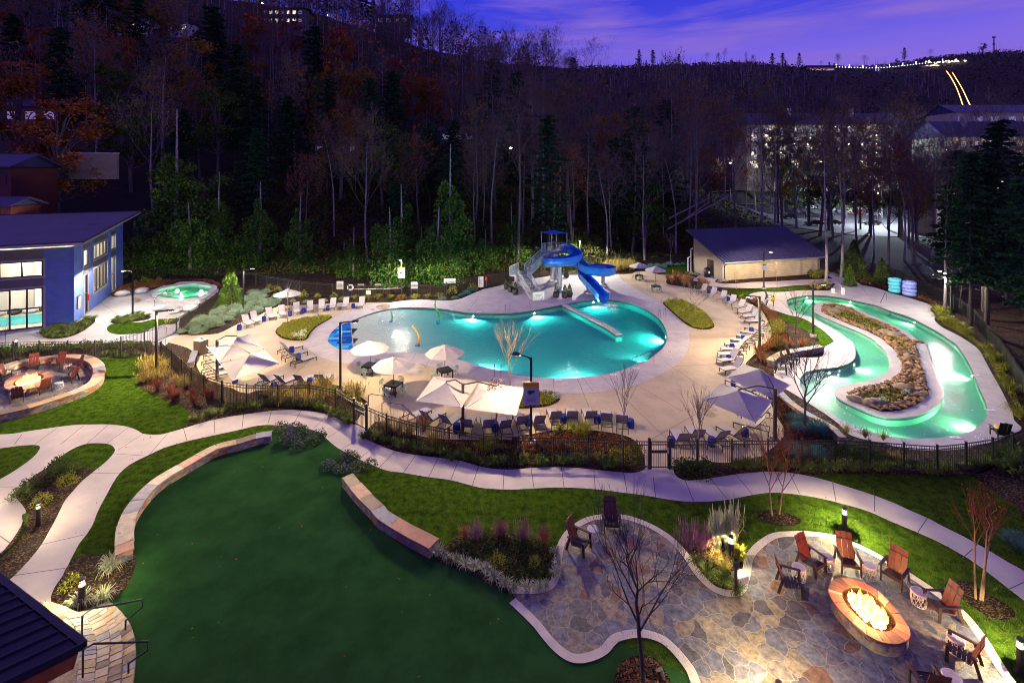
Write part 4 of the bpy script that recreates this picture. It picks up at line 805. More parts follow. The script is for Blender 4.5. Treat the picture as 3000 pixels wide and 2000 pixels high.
FP=at('33',940,930)
for x,y,l in ((205,720,'leftmost mahogany chair at the patio fire pit, seen side on'),(400,530,'mahogany chair left of the upright one behind two drum stools'),(735,520,'mahogany chair standing upright in front of the lawn bollard'),(1165,640,'mahogany chair right of the upright one facing the flames'),(1600,950,'mahogany chair by the edging right of the patio fire pit'),(1790,1390,'mahogany chair at the lower right edge of the patio')):
    adr(at('33',x,y),FP,l)
adr(at('33',1480,1690),at('33',1100,1100),'dark chair cut off at the bottom of the frame near the fire pit')
adr(at('23',620,345),at('23',1150,600),'dark red chair side on at the tip of the upper patio')
adr(at('23',910,150),at('23',1000,700),'dark red chair facing the bare tree on the upper patio')
LF=at('02',255,385)
for x,y,l in ((30,350,'dark red chair cut off at the left end of the round fire pit'),(305,255,'tall red chair standing behind the round fire pit'),(535,240,'red chair back right of the round fire pit beside a drum stool'),(690,270,'side on red chair at the inner curve of the seat wall'),(640,375,'side on red chair right of the round fire pit'),(400,470,'dark chair seen from behind in front of the round fire pit'),(165,545,'lowest dark chair seen from behind at the round fire pit')):
    adr(at('02',x,y),LF,l)
ADK=adirondack(M['black'],M['black'],'black_adirondack_chair')
for fr,x,y,fx,fy,l in (('32',120,290,500,350,'black chair nearest the bare tree by the tan retaining wall'),('32',180,240,500,320,'black chair in the middle of three by the tan retaining wall'),('32',235,200,520,280,'black chair closest to the tan retaining wall'),('31',15,1190,200,1220,'dark chair holding the yellow bucket left of the lazy river'),('31',20,1240,200,1260,'dark chair below the yellow bucket left of the lazy river'),('32',2140,890,1900,700,'black chair beside a yellow stool at the lower right of the lazy river')):
    adr(at(fr,x,y),at(fr,fx,fy),l,'black chairs beside the lazy river',ADK)
t=thing('yellow_stool','','stool');b=MB();b.lathe([(.17,0),(.24,.25),(.22,.4)],n=18);b.build('body',M['yellow'],t,True);b=MB();b.lathe([(.22,.4),(.23,.44),(.1,.45)],n=18);b.build('top',M['yellow'],t);YS=t
for fr,x,y,l in (('32',2130,840,'yellow stool between black chairs at the lower right of the river'),('31',50,1175,'upper yellow stool among dark chairs left of the river'),('31',45,1205,'lower yellow stool among dark chairs left of the river')): place(YS,at(fr,x,y),0,l,'yellow stools by the river')
t=thing('drum_stool','','side table');b=MB();n=11
for k in range(n):
    for s in(-1,1): b.tube([(.21*(1+.12*math.sin(PI*q/6))*math.cos(2*PI*k/n+s*q*.14),.21*(1+.12*math.sin(PI*q/6))*math.sin(2*PI*k/n+s*q*.14),.03+q*.075) for q in range(7)],.013,4)
b.build('lattice',M['drumw'],t);b=MB();b.torus((0,0,.47),.22,.03,20,6);b.build('rim',M['drumw'],t);b=MB();b.torus((0,0,.03),.21,.018,20,6);b.build('foot_ring',M['drumw'],t);b=MB();b.cyl((0,0,.46),(0,0,.495),.205,n=24);b.build('top',M['marble'],t);DST=t
for fr,x,y,l in (('33',285,620,'leftmost at the patio fire pit'),('33',535,520,'between the left chair and the upright chair'),('33',930,600,'right of the upright chair behind the fire pit'),('33',1385,850,'behind the right end of the patio fire pit'),('33',1725,1290,'between the two right-hand patio chairs'),('33',1690,1650,'nearest the bottom right corner'),('23',745,255,'between two dark chairs on the upper patio'),('02',150,335,'by the far left chair at the round fire pit'),('02',620,270,'between red chairs at the back of the round fire pit'),('02',540,440,'by the side on chair right of the round fire pit')):
    place(DST,at(fr,x,y),0,'white lattice drum stool, '+l,'lattice drum stools')
fm,nt,bb=_nt('flame');L=nt.links.new;tcn=N(nt,'ShaderNodeTexCoord');s3=N(nt,'ShaderNodeSeparateXYZ');L(tcn.outputs['Generated'],s3.inputs[0]);fr_=ramp(nt,[(1,.62,.22),(1,.44,.10),(1,.22,.025)],pos=[0,.4,1]);L(s3.outputs[2],fr_.inputs[0]);em=N(nt,'ShaderNodeEmission');L(fr_.outputs[0],em.inputs[0]);fz=ramp(nt,[(1,1,1),(.45,.45,.45),(.12,.12,.12)],pos=[0,.4,1]);L(s3.outputs[2],fz.inputs[0]);fs_=N(nt,'ShaderNodeMath',operation='MULTIPLY');L(fz.outputs[0],fs_.inputs[0]);fs_.inputs[1].default_value=24;L(fs_.outputs[0],em.inputs[1])
tr_=N(nt,'ShaderNodeBsdfTransparent');lw=N(nt,'ShaderNodeLayerWeight',Blend=.35);r9=ramp(nt,[(0,0,0),(1,1,1)],pos=[0,.6]);L(lw.outputs['Facing'],r9.inputs[0]);ms_=N(nt,'ShaderNodeMixShader');L(r9.outputs[0],ms_.inputs[0]);L(em.outputs[0],ms_.inputs[1]);L(tr_.outputs[0],ms_.inputs[2]);L(ms_.outputs[0],nt.nodes['Material Output'].inputs[0]);nt.nodes.remove(bb);M['flame']=fm
M['lava']=leafmat('fire_gravel',[(.05,.03,.02),(.10,.05,.03),(.03,.02,.02)],tr=0)
def fire_pit(outer,inner,label,power,seed,h=.5):
    rnd=random.Random(seed);c=sum(inner,Vector())/len(inner);c.z=0;t=thing('fire_pit',label,'fire pit',c);o=[p-c for p in outer];i_=[p-c for p in inner]
    b=MB();b.skirt(inset(o,.05),-.02,h-.07);b.build('masonry',M['wall'],t)
    b=MB();o=resample(o+[o[0]],1,48)[:-1];i_=resample(i_+[i_[0]],1,48)[:-1]
    k0=min(range(48),key=lambda k:(i_[k]-o[0]).length);i_=i_[k0:]+i_[:k0]
    if (area2(o)>0)!=(area2(i_)>0): i_=[i_[0]]+i_[:0:-1]
    cut=[0]
    while cut[-1]<48: cut.append(min(48,cut[-1]+rnd.choice([2,3,3])))
    for a,e in zip(cut,cut[1:]):
        lp=[o[k%48] for k in range(a,e+1)]+[i_[k%48] for k in range(e,a-1,-1)];lp=inset(lp,.008);b.prism(lp,h-.07,h+rnd.uniform(-.006,.006),m=rnd.choice([0,2,2,3,4,2]))
    b.build('cap',CAPS,t);b=MB();b.skirt([p for p in i_],.2,h-.01,flip=True);b.build('liner',M['dark'],t)
    b=MB();b.sheet([p for p in i_],z=h-.16)
    for x,y in fillpts(i_,.06,.5,rnd): s=rnd.uniform(.025,.05);b.lathe([(s*.5,-s*.5),(s,0),(s*.5,s*.5)],(x,y,h-.14),5)
    b.build('lava_rock',M['lava'],t)
    core=inset(i_,.22);b=MB()
    for x,y in fillpts(core,.10,.6,rnd):
        hh=.10+.30*rnd.random()**1.6;rr=rnd.uniform(.05,.13);lx,ly=rnd.uniform(-.1,.1),rnd.uniform(-.1,.1)
        b.tube([(x+lx*q*q+rnd.uniform(-.02,.02),y+ly*q*q+rnd.uniform(-.02,.02),h-.16+hh*q) for q in(0,.25,.5,.75,1)],[rr*.6,rr,rr*.9,rr*.55,.006],8)
    b.build('flames',fm,t,True)
    for k in range(3):
        q=core[(k*len(core))//3]*.5;light('POINT',(q.x,q.y,h+.25),power,(1,.42,.12),t,.22)
    return t
fire_pit(smooth(tp("33 555,700 570,640 620,605 700,595 800,610 900,650 1000,710 1090,790 1180,890 1250,980 1300,1060 1312,1115 1290,1170 1220,1205 1150,1210 1050,1195 950,1150 850,1080 750,990 660,900 600,820 565,760",.5),True,2),smooth(tp("33 680,740 700,710 760,688 830,690 900,715 980,765 1060,840 1130,920 1170,990 1170,1040 1130,1080 1070,1092 1000,1080 920,1040 830,960 750,880 700,810",.5),True,2),'large oval stone fire pit burning on the flagstone patio',240,2)
fire_pit(smooth(tp("02 33,410 40,380 90,330 160,300 250,277 350,268 430,275 480,297 478,330 430,370 350,410 250,437 150,445 80,440 45,430",.5),True,2),smooth(tp("02 115,388 150,350 220,315 300,295 370,295 400,310 395,335 340,370 260,395 190,408 140,407",.5),True,2),'oval stone fire pit burning inside the round seat wall at left',150,4)
# ---------- blue pool house ----------
KP=at('01',680,1410);WD=(at('01',1130,1040)-KP).normalized();UD=Vector((-WD.y,WD.x,0));
if UD.x>0: UD=-UD
NR=-UD  # outward normal of right wall
NF=-WD  # outward normal of front wall
def wallpt(fr,x,y,n,u,o=KP):
    p=onplane(*px(fr,x,y),o,n);return (p-o).dot(u),p.z
def wall(parent,name,mats,o,u,n,outer,holes,th=.25,split=None):
    b=MB();pl=[Vector((a,z,0)) for a,z in outer];hs=[[Vector((a,z,0)) for a,z in h] for h in holes]
    f=MB().sheet(pl,hs)
    for off in(0,-th): b.add([o+u*v[0]+Vector((0,0,v[1]))+n*off for v in f.v],f.f)
    for l in [outer]+holes:
        k=len(l);vs=[o+u*a+Vector((0,0,z)) for a,z in l]+[o+u*a+Vector((0,0,z))-n*th for a,z in l];b.add(vs,[(i,(i+1)%k,k+(i+1)%k,k+i) for i in range(k)])
    return b.build(name,mats,parent)
def window(parent,o,u,n,r,nv=1,nh=0,fw=.09,name='window',trim=None):
    a0,z0,a1,z1=r;b=MB()
    def bar(a,z,c,w_,m=0,dp=.12): b.box(o+u*((a+c)/2)+Vector((0,0,(z+w_)/2))-n*.10,(abs(c-a),dp,abs(w_-z)),math.atan2(u.y,u.x),m)
    bar(a0,z0,a1,z0+fw);bar(a0,z1-fw,a1,z1);bar(a0,z0+fw,a0+fw,z1-fw);bar(a1-fw,z0+fw,a1,z1-fw)
    for i in range(1,nv): a=a0+(a1-a0)*i/nv;bar(a-fw/2,z0+fw,a+fw/2,z1-fw,dp=.11)
    for i in range(1,nh+1): z=z0+(z1-z0)*i/(nh+1);bar(a0+fw,z-fw/2,a1-fw,z+fw/2,dp=.10)
    f=b.build(name,M['frame'],parent)
    g=MB();g.quad(*[o+u*a+Vector((0,0,z))-n*.11 for a,z in((a0+fw*.5,z0+fw*.5),(a1-fw*.5,z0+fw*.5),(a1-fw*.5,z1-fw*.5),(a0+fw*.5,z1-fw*.5))]);g.build('pane',M['glass'],f)
    if trim:
        q=MB()
        def tb(a,z,c,w_): q.box(o+u*((a+c)/2)+Vector((0,0,(z+w_)/2))+n*.02,(abs(c-a),.05,abs(w_-z)),math.atan2(u.y,u.x))
        s=.16;tb(a0-s,z0-s,a0,z1+s);tb(a1,z0-s,a1+s,z1+s);tb(a0,z1,a1,z1+s);tb(a0,z0-s,a1,z0);q.build('trim',M['trim'],f)
    return f
def rect(fr,pts,n,u):
    q=[wallpt(fr,x,y,n,u) for x,y in pts];return (min(a for a,z in q),sum(sorted(z for a,z in q)[:2])/2,max(a for a,z in q),sum(sorted(z for a,z in q)[-2:])/2)
ph=thing('pool_house','blue clapboard pool house with tall lit windows and a slanting grey roof','building',(0,0,0))
rw=[(rect('01',[(765,735),(820,712),(820,865),(765,885)],NR,WD),1),(rect('01',[(857,690),(985,628),(985,752),(857,828)],NR,WD),4),(rect('01',[(1020,602),(1058,588),(1058,712),(1020,728)],NR,WD),1),
    (rect('01',[(772,962),(808,948),(808,1295),(772,1318)],NR,WD),1),(rect('01',[(860,905),(985,836),(985,1038),(860,1122)],NR,WD),4),(rect('01',[(1025,802),(1058,788),(1058,1090),(1025,1112)],NR,WD),1)]
rw=[((a,max(z0,.05),b_,z1),k) for (a,z0,b_,z1),k in rw]
LR=(at('01',1130,1040)-KP).length
wall(ph,'side_wall',M['siding'],KP,WD,NR,[(0,0),(LR,0),(LR,8.6),(0,8.0)],[[(a,z0),(b_,z0),(b_,z1),(a,z1)] for (a,z0,b_,z1),k in rw])
for i,(r,k) in enumerate(rw): window(ph,KP,WD,NR,r,k,1 if i in(3,5) else 0,.08,'door' if i in(3,) else 'window',True)
fr_=[(rect('01',[(0,850),(398,820),(398,965),(0,1000)],NF,UD),0),(rect('01',[(0,1102),(395,1072),(395,1440),(0,1482)],NF,UD),1)]
a0=fr_[0][0][0];E=14.0
up=(a0,fr_[0][0][1],E-.3,fr_[0][0][3]);lo=(a0,.04,E-.3,fr_[1][0][3])
wall(ph,'front_wall',M['siding'],KP,UD,NF,[(.26,0),(E,0),(E,8.0),(.26,8.0)],[[(a,z0),(b_,z0),(b_,z1),(a,z1)] for a,z0,b_,z1 in(up,lo)])
window(ph,KP,UD,NF,up,7,0,.12,'window',True);window(ph,KP,UD,NF,lo,9,1,.12,'glass_door',True)
q=MB()
for z0,z1 in((lo[3]+.18,up[1]-.18),(up[3]+.18,7.9)): q.box(KP+UD*((a0+E)/2)+Vector((0,0,(z0+z1)/2))+NF*.015,(E-a0,.03,z1-z0),math.atan2(UD.y,UD.x))
q.build('front_panel',M['greypanel'],ph)
q=MB()
for (r1,_),(r2,_) in zip(rw[:3],rw[3:]):
    for z0,z1 in((r2[3]+.18,r1[1]-.18),(r1[3]+.18,8.0)): q.box(KP+WD*((r1[0]+r1[2])/2)+Vector((0,0,(z0+z1)/2))+NR*.015,(r1[2]-r1[0]+.3,.03,max(.05,z1-z0)),math.atan2(WD.y,WD.x))
q.build('side_panel',M['greypanel'],ph)
bk=KP+WD*LR;b=MB();b.quad(bk,bk+UD*E,bk+UD*E+Vector((0,0,10.2)),bk+Vector((0,0,8.6)));b.quad(KP+UD*E,bk+UD*E,bk+UD*E+Vector((0,0,10)),KP+UD*E+Vector((0,0,8)));b.build('rear_wall',M['trim'],ph)
# roof slab
RC=[at('01',770,655,8.75),at('01',1296,372,10.35)];rf=RC[0];rb_=RC[1];lf=rf+UD*19;lb=rb_+UD*19
b=MB();top=[rf,rb_,lb,lf];dn=[p-Vector((0,0,.28)) for p in top];b.add(top,[(0,1,2,3)],0);b.add(dn,[(3,2,1,0)],1)
for i in range(4):
    j=(i+1)%4;b.add([top[i],top[j],dn[j],dn[i]],[(0,3,2,1)],1)
b.build('roof',[M['membrane'],M['trim']],ph)
b=MB()
for a,c in((rf,rb_),(rf,lf),(rb_,lb)): b.beam(a+Vector((0,0,.03)),c+Vector((0,0,.03)),.12,.1)
b.build('roof_edge',M['dark'],ph)
b=MB();fl=[KP+UD*.3+WD*.3,KP+UD*E+WD*.3,KP+UD*E+WD*(LR-.3),KP+UD*.3+WD*(LR-.3)];b.sheet(fl,z=.06);ir=[KP+UD*2.5+WD*2.0,KP+UD*(E-1)+WD*2.0,KP+UD*(E-1)+WD*6.3,KP+UD*2.5+WD*6.3];b.build('indoor_floor',mat('indoor_floor',(.55,.47,.36)),ph)
b=MB();b.sheet(ir,z=.09);b.build('indoor_pool',mat('indoor_pool_water',(.03,.42,.46),(.04,.50,.52),.12,.8,.3,3),ph)
b=MB();b.quad(*[KP+UD*a+WD*9.2+Vector((0,0,z)) for a,z in((.5,.06),(E,.06),(E,7.6),(.5,7.6))]);b.build('inner_wall',mat('indoor_wall',(.62,.58,.5)),ph)
b=MB()
for a in(1.2,5.2,9,12.5):b.box(KP+UD*a+WD*8.4+Vector((0,0,3.5)),(.5,.5,7.0),math.atan2(UD.y,UD.x))
b.build('column',M['white'],ph)
for i,(a,c) in enumerate(((3,7.4),(4.3,7.5),(5.6,7.3),(6.9,7.4),(8.3,7.3),(9.8,7.5))):
    t=thing('pebble_seat','%s pebble seat inside the pool house beyond the indoor pool, %s from the right'%(('dark' if i%2 else 'white'),ORD[i]),'seat',KP+UD*a+WD*c+Vector((0,0,.06)),0,'indoor pebble seats');q=MB();q.lathe([(.35,0),(.6,.18),(.62,.35),(.45,.55),(.1,.62)],n=16);q.build('shell',M['planter'] if i%2 else M['drumw'],t,True)
for a,c in((3,3),(8,3),(12,3),(2.5,13),(6,16)): light('POINT',KP+UD*a+WD*c+Vector((0,0,6.3)),1900,(1,.86,.62),ph,.6)
t=thing('wall_cabinet','tan utility cabinet on the blue wall near the corner','cabinet',KP+WD*1.2+NR*.08+Vector((0,0,2.0)));b=MB();b.rbox((0,0,0),(.9,.16,1.3),.02,math.atan2(WD.y,WD.x));b.build('door',M['tanwall'],t)
t=thing('alarm_box','red alarm box beside the pool house side door','alarm box',KP+WD*4.6+NR*.08+Vector((0,0,1.75)));b=MB();b.rbox((0,0,0),(.5,.16,.65),.03,math.atan2(WD.y,WD.x));b.build('cover',M['red_paint'],t)
# ---------- pump house ----------
pp=thing('pump_house','tan clapboard pump house with a blue standing seam metal roof and open porch','building',(0,0,0))
A=at('21',1935,1010);B=at('31',470,945);u=(B-A).normalized();w_=Vector((-u.y,u.x,0));Lp=(B-A).length
b=MB()
def vq(a,c,z0,za,zc):b.quad(a+Vector((0,0,z0)),c+Vector((0,0,z0)),c+Vector((0,0,zc)),a+Vector((0,0,za)))
D=6.6;C_=B+w_*D;Dd=A+w_*D;SL=.50
vq(A,B,0,3.0,3.0);vq(B,C_,0,3.0,3.0+D*SL);vq(C_,Dd,0,3.0+D*SL,3.0+D*SL);b.build('wall',M['tanwall'],pp)
b=MB();p1=A+w_*1.9;p2=A+w_*3.4
vq(Dd,p2,0,3.0+D*SL,3.0+3.4*SL);vq(p1,A,0,3.0+1.9*SL,3.0);b.quad(p2+Vector((0,0,2.6)),p1+Vector((0,0,2.6)),p1+Vector((0,0,3+1.9*SL)),p2+Vector((0,0,3+3.4*SL)));vq(p2+u*1.4,p1+u*1.4,0,3,3);vq(p2,p2+u*1.4,0,3,3);vq(p1+u*1.4,p1,0,3,3);b.build('porch_wall',mat('tan_gable_boards',(.33,.26,.19),(.28,.22,.16),.7,2),pp)
e0=A-w_*.7-u*.25;e1=B-w_*.7+u*.7;r0=A+w_*(D+.5)-u*1.1;r1=B+w_*(D+.5)+u*.3;z0=3.0-.7*SL+.12;z1=3.0+(D+.5)*SL+.12
b=MB();up_=[e0+Vector((0,0,z0)),e1+Vector((0,0,z0)),r1+Vector((0,0,z1)),r0+Vector((0,0,z1))];lw_=[p-Vector((0,0,.16)) for p in up_];b.add(up_+lw_,[(0,1,2,3),(7,6,5,4),(0,4,5,1),(1,5,6,2),(2,6,7,3),(3,7,4,0)])
n=32
for i in range(n+1):
    a=up_[0].lerp(up_[1],i/n);c=up_[3].lerp(up_[2],i/n);b.beam(a+Vector((0,0,.04)),c+Vector((0,0,.04)),.08,.10)
b.build('roof',M['metalroof'],pp)
b=MB();b.beam(up_[0]-w_*.08-Vector((0,0,.08)),up_[1]-w_*.08-Vector((0,0,.08)),.14,.14);b.build('gutter',M['galv'],pp)
for p,s in((A,1),(B,-1)): q=MB();q.tube([p-w_*.6+u*.3*s+Vector((0,0,2.5)),p-w_*.1+u*.3*s+Vector((0,0,2.2)),p-w_*.1+u*.3*s+Vector((0,0,.1))],.06,6);q.build('downspout',M['dark'],pp)
q=MB();q.box(A-w_*.0+u*.08-w_*.03+Vector((0,0,1.5)),(.2,.1,3.0),math.atan2(u.y,u.x));q.box(B-u*.1-w_*.03+Vector((0,0,1.5)),(.2,.1,3.0),math.atan2(u.y,u.x));q.build('corner_trim',M['trim'],pp)
t=thing('vent_pipes','white plastic vent pipes rising beside the gable of the pump house','pipes',Dd-u*.5);b=MB()
for k in(0,.45): b.tube([(k*-1,0,0),(-k,0,3.6-k*3),(-k+.3,0,3.75-k*3)],.09,8)
b.build('pipe',M['white'],t)
t=thing('porch_bin','dark domed bin standing in the pump house porch','bin',p2.lerp(p1,.5)-u*.5);b=MB();b.lathe([(.5,0),(.55,.9),(.45,1.35),(.1,1.5)],n=16);b.build('body',M['black'],t,True);b=MB();b.box((.05,-.5,.8),(.25,.12,.3));b.build('notice',M['white'],t)
# ---------- near pavilion roof, steps ----------
pv=thing('pavilion','dark standing seam pavilion roof with a rust orange fascia at the lower left corner','building')
z=4.2;A=at('03',0,668,z);B=at('03',718,1240,z);u=(B-A).normalized();n_=Vector((u.y,-u.x,0))
if n_.x>0:n_=-n_
A2=A-u*3;b=MB();dn=n_*7+Vector((0,0,1.9));b.add([A2,B,B+dn,A2+dn]+[p-Vector((0,0,.15)) for p in(A2,B,B+dn,A2+dn)],[(0,3,2,1),(4,5,6,7),(0,1,5,4),(1,2,6,5),(2,3,7,6)])
Lw=(B-A2).length;k=int(Lw/.42)
for i in range(k+1):
    p=A2+u*(Lw*i/k);b.beam(p+Vector((0,0,.03)),p+dn+Vector((0,0,.03)),.04,.06)
b.build('roof',M['darkroof'],pv)
b=MB();b.beam(A2-n_*.1-Vector((0,0,.05)),B-n_*.1-Vector((0,0,.05)),.16,.16);b.build('gutter',M['black'],pv)
b=MB();o_=-u*.12;b.beam(B+o_-Vector((0,0,.33)),B+o_+dn-Vector((0,0,.33)),.06,.36);b.build('fascia',mat('rust_timber',(.35,.10,.03),(.25,.07,.02),.5,4),pv)
b=MB()
for q in(B-u*.8+n_*1.0,A2+u*.5+n_*1.0): b.box((q.x,q.y,(z+.1)/2),(.25,.25,z+.1),math.atan2(u.y,u.x))
b.build('post',M['umberw'],pv)
stp=thing('stone_steps','curved flagstone steps with black handrails leading down to the turf','steps',(0,0,0))
for nm,zz,s in (('landing',.40,"03 -300,500 230,825 470,822 600,862 735,930 800,985 850,1080 880,1180 885,1300 870,1450 850,1700 200,2100 -600,2100"),('tread',.30,"03 600,870 740,925 868,885 950,970 1000,1080 1012,1200 1002,1350 980,1700 500,1800 500,1200"),('tread',.20,"03 700,920 870,882 955,850 1060,990 1115,1130 1130,1250 1122,1400 1100,1700 600,1800 600,1200"),('tread',.10,"03 760,915 900,860 995,808 1110,905 1195,1020 1240,1150 1250,1300 1238,1450 1215,1700 700,1800 700,1200")):
    lp=tp(s,zz);b=MB();b.prism(lp,-.02,zz);b.build(nm,M['flagw'] if nm=='landing' else M['joint'],stp)
EDG=[smooth(tp(s,z),False,6) for z,s in ((.405,"03 735,932 800,985 850,1080 880,1180 885,1300 870,1450 850,1700"),(.305,"03 868,887 950,972 1000,1080 1011,1200 1001,1350 978,1700"),(.205,"03 955,848 1060,990 1114,1130 1129,1250 1121,1400 1098,1700"),(.105,"03 997,810 1110,905 1194,1020 1238,1150 1248,1300 1236,1450 1213,1700"))]
rst=random.Random(12)
for k in range(4):
    b=MB();zt=(.405,.305,.205,.105)[k];o_=resample(EDG[k],1,60)
    inn=resample(EDG[k-1],1,60) if k else [p+Vector((-.45,-.1,0)) for p in o_]
    i=0
    while i<58:
        e=min(60,i+rst.choice([3,4,5]))
        lp=[Vector((q.x,q.y,0)) for q in o_[i:e+1]]+[Vector((q.x,q.y,0)) for q in inn[i:e+1][::-1]];lp=inset(lp,.014);b.prism(lp,zt-.045,zt+rst.uniform(.004,.012),m=rst.choice([0,1,3,3,4,0]));i=e
    b.build('tread_stone',CAPS,stp)
def rail(label,s,posts,m_='black',r=.028,name='handrail'):
    pts=[]
    for fr,x,y,z in s: pts.append(at(fr,x,y,z))
    o=pts[0].copy();o.z=0;t=thing(name,label,'handrail',o);b=MB();b.tube([p-o for p in pts],r,8);b.build('rail',M[m_],t)
    for fr,x,y,z in posts:
        p=at(fr,x,y,z);q=MB();
        top=min(pts,key=lambda v:(Vector((v.x,v.y,0))-Vector((p.x,p.y,0))).length);q.cyl((p.x-o.x,p.y-o.y,z-.02),(p.x-o.x,p.y-o.y,top.z if z<top.z else z+.9),r,n=8);q.build('post',M[m_],t)
    return t
rail('black handrail on the upper side of the curved stone steps',[('03',752,1180,.42),('03',757,950,1.25),('03',850,880,1.30),('03',1155,832,1.1),('03',1305,800,1.0),('03',1310,870,.75),('03',1165,985,.45)],[('03',1153,1080,.11)])
rail('black handrail on the lower side of the curved stone steps',[('03',760,1515,.42),('03',762,1265,1.3),('03',860,1205,1.35),('03',1180,1195,1.1),('03',1355,1185,1.0),('03',1358,1265,.7),('03',1190,1380,.45)],[('03',1180,1475,.11)])
rail('black handrail behind the narrow gate, farther of two',[('12',1032,590,.02),('12',1032,495,.85),('12',1060,483,.9),('12',1230,508,.9),('12',1232,635,.02)],[])
rail('black handrail behind the narrow gate, nearer of two',[('12',1157,660,.02),('12',1157,570,.85),('12',1190,557,.9),('12',1358,585,.9),('12',1358,690,.02)],[])
rail('steel grab rail curving over the pool steps',[('22',1105,165,.1),('22',1110,150,.4),('22',1280,90,.95),('22',1305,105,.9),('22',1305,195,.03)],[],'steel',.03)
for k,(a,c) in enumerate((((1345,1340),(1362,1362)),((1392,1325),(1414,1350)))):
    p=at('21',*a);q=at('21',*c);t=thing('pool_ladder','steel ladder rail at the right rim of the plunge pool, %s one'%('left','right')[k],'ladder rail',q);d=p-q;b=MB();b.tube([Vector((0,0,0)),Vector((0,0,.75)),d*.25+Vector((0,0,.95)),d*.7+Vector((0,0,.85)),d+Vector((0,0,-.1)),d+Vector((0,0,-.8))],.028,8);b.build('rail',M['steel'],t)
t=thing('pool_ladder','steel ladder on the far pool rim left of the divider wall','ladder rail',at('11',2312,1305));b=MB()
for k in(-.25,.25): b.tube([(k,.5,0),(k,.45,.7),(k,.2,.85),(k,-.05,.7),(k,-.1,-.9)],.028,8)
for z in(-.3,-.6):b.box((0,-.1,z),(.5,.08,.03))
b.build('rail',M['steel'],t)
t=thing('pool_ladder','steel ladder on the near pool rim left of the tan bare tree','ladder rail',at('12',2222,300));b=MB()
for k in(-.25,.25): b.tube([(k,-.5,0),(k,-.45,.7),(k,-.2,.85),(k,.05,.7),(k,.1,-.9)],.028,8)
b.build('rail',M['steel'],t)
rail('steel rail over the entry steps of the lazy river',[('31',1018,1252,-.2),('31',1035,1210,.6),('31',1078,1120,.95),('31',1088,1130,.9),('31',1088,1190,.03)],[],'steel',.03)
def steps_in(label,lines,zs,m_):
    t=thing('pool_steps',label,'steps',(0,0,0))
    for s,z in zip(lines,zs): lp=tp(s);b=MB();b.prism(lp,-1.2,z);b.build('tread',M[m_],t)
steps_in('pale submerged steps fanning into the pool at its lower right rim',["22 1000,250 1090,205 1190,150 1250,175 1210,195 1100,240 1000,270","22 960,255 1090,180 1170,130 1260,165 1210,195 1100,240 960,285","22 920,262 1090,155 1150,112 1275,158 1210,195 1100,240 920,290"],[-.22,-.42,-.62],'plaster')
steps_in('pale entry steps into the lazy river below the tubes',["31 925,1172 1195,1250 1115,1290 885,1212"],[-.16],'river_deck')
# pool lift
t=thing('pool_lift','white pool lift chair with slanted arm beside the lazy river','pool lift',at('31',690,1140));b=MB();b.box((0,0,.45),(.28,.28,.9));b.build('mast',M['white'],t);b=MB();o_=at('31',690,1140);b.tube([Vector((0,0,.9)),at('31',620,1010,1.2)-o_],.05,8);b.tube([Vector((0,0,.75)),at('31',615,1120,.7)-o_],.035,8);b.build('arm',M['galv'],t);b=MB();c=at('31',610,1125,.5)-o_;b.rbox(c,(.5,.5,.06),.02);b.rbox(c+Vector((0,.25,.3)),(.5,.06,.55),.02);b.build('seat',M['white'],t)
# inner tubes
t=thing('inner_tube','','inflatable tube');b=MB();b.torus((0,0,.24),.42,.24,32,12);TB=b.build('ring',mat('cyan_vinyl',(.10,.55,.66),None,.3),t,True);TUBA=t
t=thing('inner_tube','','inflatable tube');b=MB();b.torus((0,0,.24),.42,.24,32,12);b.build('ring',mat('periwinkle_vinyl',(.24,.30,.72),None,.3),t,True);TUBB=t
for i in range(4):
    o_=Vector((.03*(i%2),.02*i,.44*i+.03));place(TUBA,at('31',1168,1120)+o_,.3*i,'cyan tube, %s from the bottom of the left stack'%ORD[i],'stacked cyan tubes',1.12);place(TUBB,at('31',1300,1150)+o_,.3*i,'periwinkle tube, %s from the bottom of the right stack'%ORD[i],'stacked periwinkle tubes',1.12)
# planters
t=thing('topiary_planter','','planter');b=MB();b.lathe([(.30,0),(.42,.25),(.44,.55),(.38,.78),(.34,.78),(.34,.68)],n=20);b.build('pot',M['planter'],t,True);PLP=t
def topi(seed):
    b=MB();rnd=random.Random(seed)
    for k in range(900):
        h=rnd.random();a=rnd.uniform(0,2*PI);r=.36*(1-h)**.6*rnd.uniform(.75,1.05);p=Vector((r*math.cos(a),r*math.sin(a),.75+h*1.05));leaf(b,p,rnd,.07,.035)
    return b
def leaf(b,p,rnd,l,w,dirv=None,m=0):
    d=dirv if dirv is not None else Vector((rnd.gauss(0,1),rnd.gauss(0,1),rnd.gauss(0,1)));d=d.normalized() if d.length>1e-6 else Vector((0,0,1))
    q=Vector((rnd.gauss(0,1),rnd.gauss(0,1),rnd.gauss(0,1))).cross(d);q=q.normalized()*w if q.length>1e-6 else d.orthogonal().normalized()*w
    b.add([p-q*.5,p+d*l*.5-q,p+d*l,p+d*l*.5+q][:0] or [p-d*l*.5,p-q,p+d*l*.5,p+q],[(0,1,2,3)],m)
topi(1).build('topiary',M['greenleaf'],t)
for fr,x,y,l in (('S',95,1228,'back planter of three left of the slide stairs'),('S',170,1278,'middle planter of three left of the slide stairs'),('S',260,1328,'front planter of three left of the slide stairs'),('S',1043,1383,'planter left of the slide column by the pool'),('S',1208,1388,'planter right of the slide column by the pool'),('S',1298,1370,'planter tucked behind the pair right of the slide column'),('S',1240,1000,'planter at the back fence under the slide')):
    place(PLP,at(fr,x,y),x,'round dark pot with cone topiary, '+l,'topiary planters round the slide',.92)
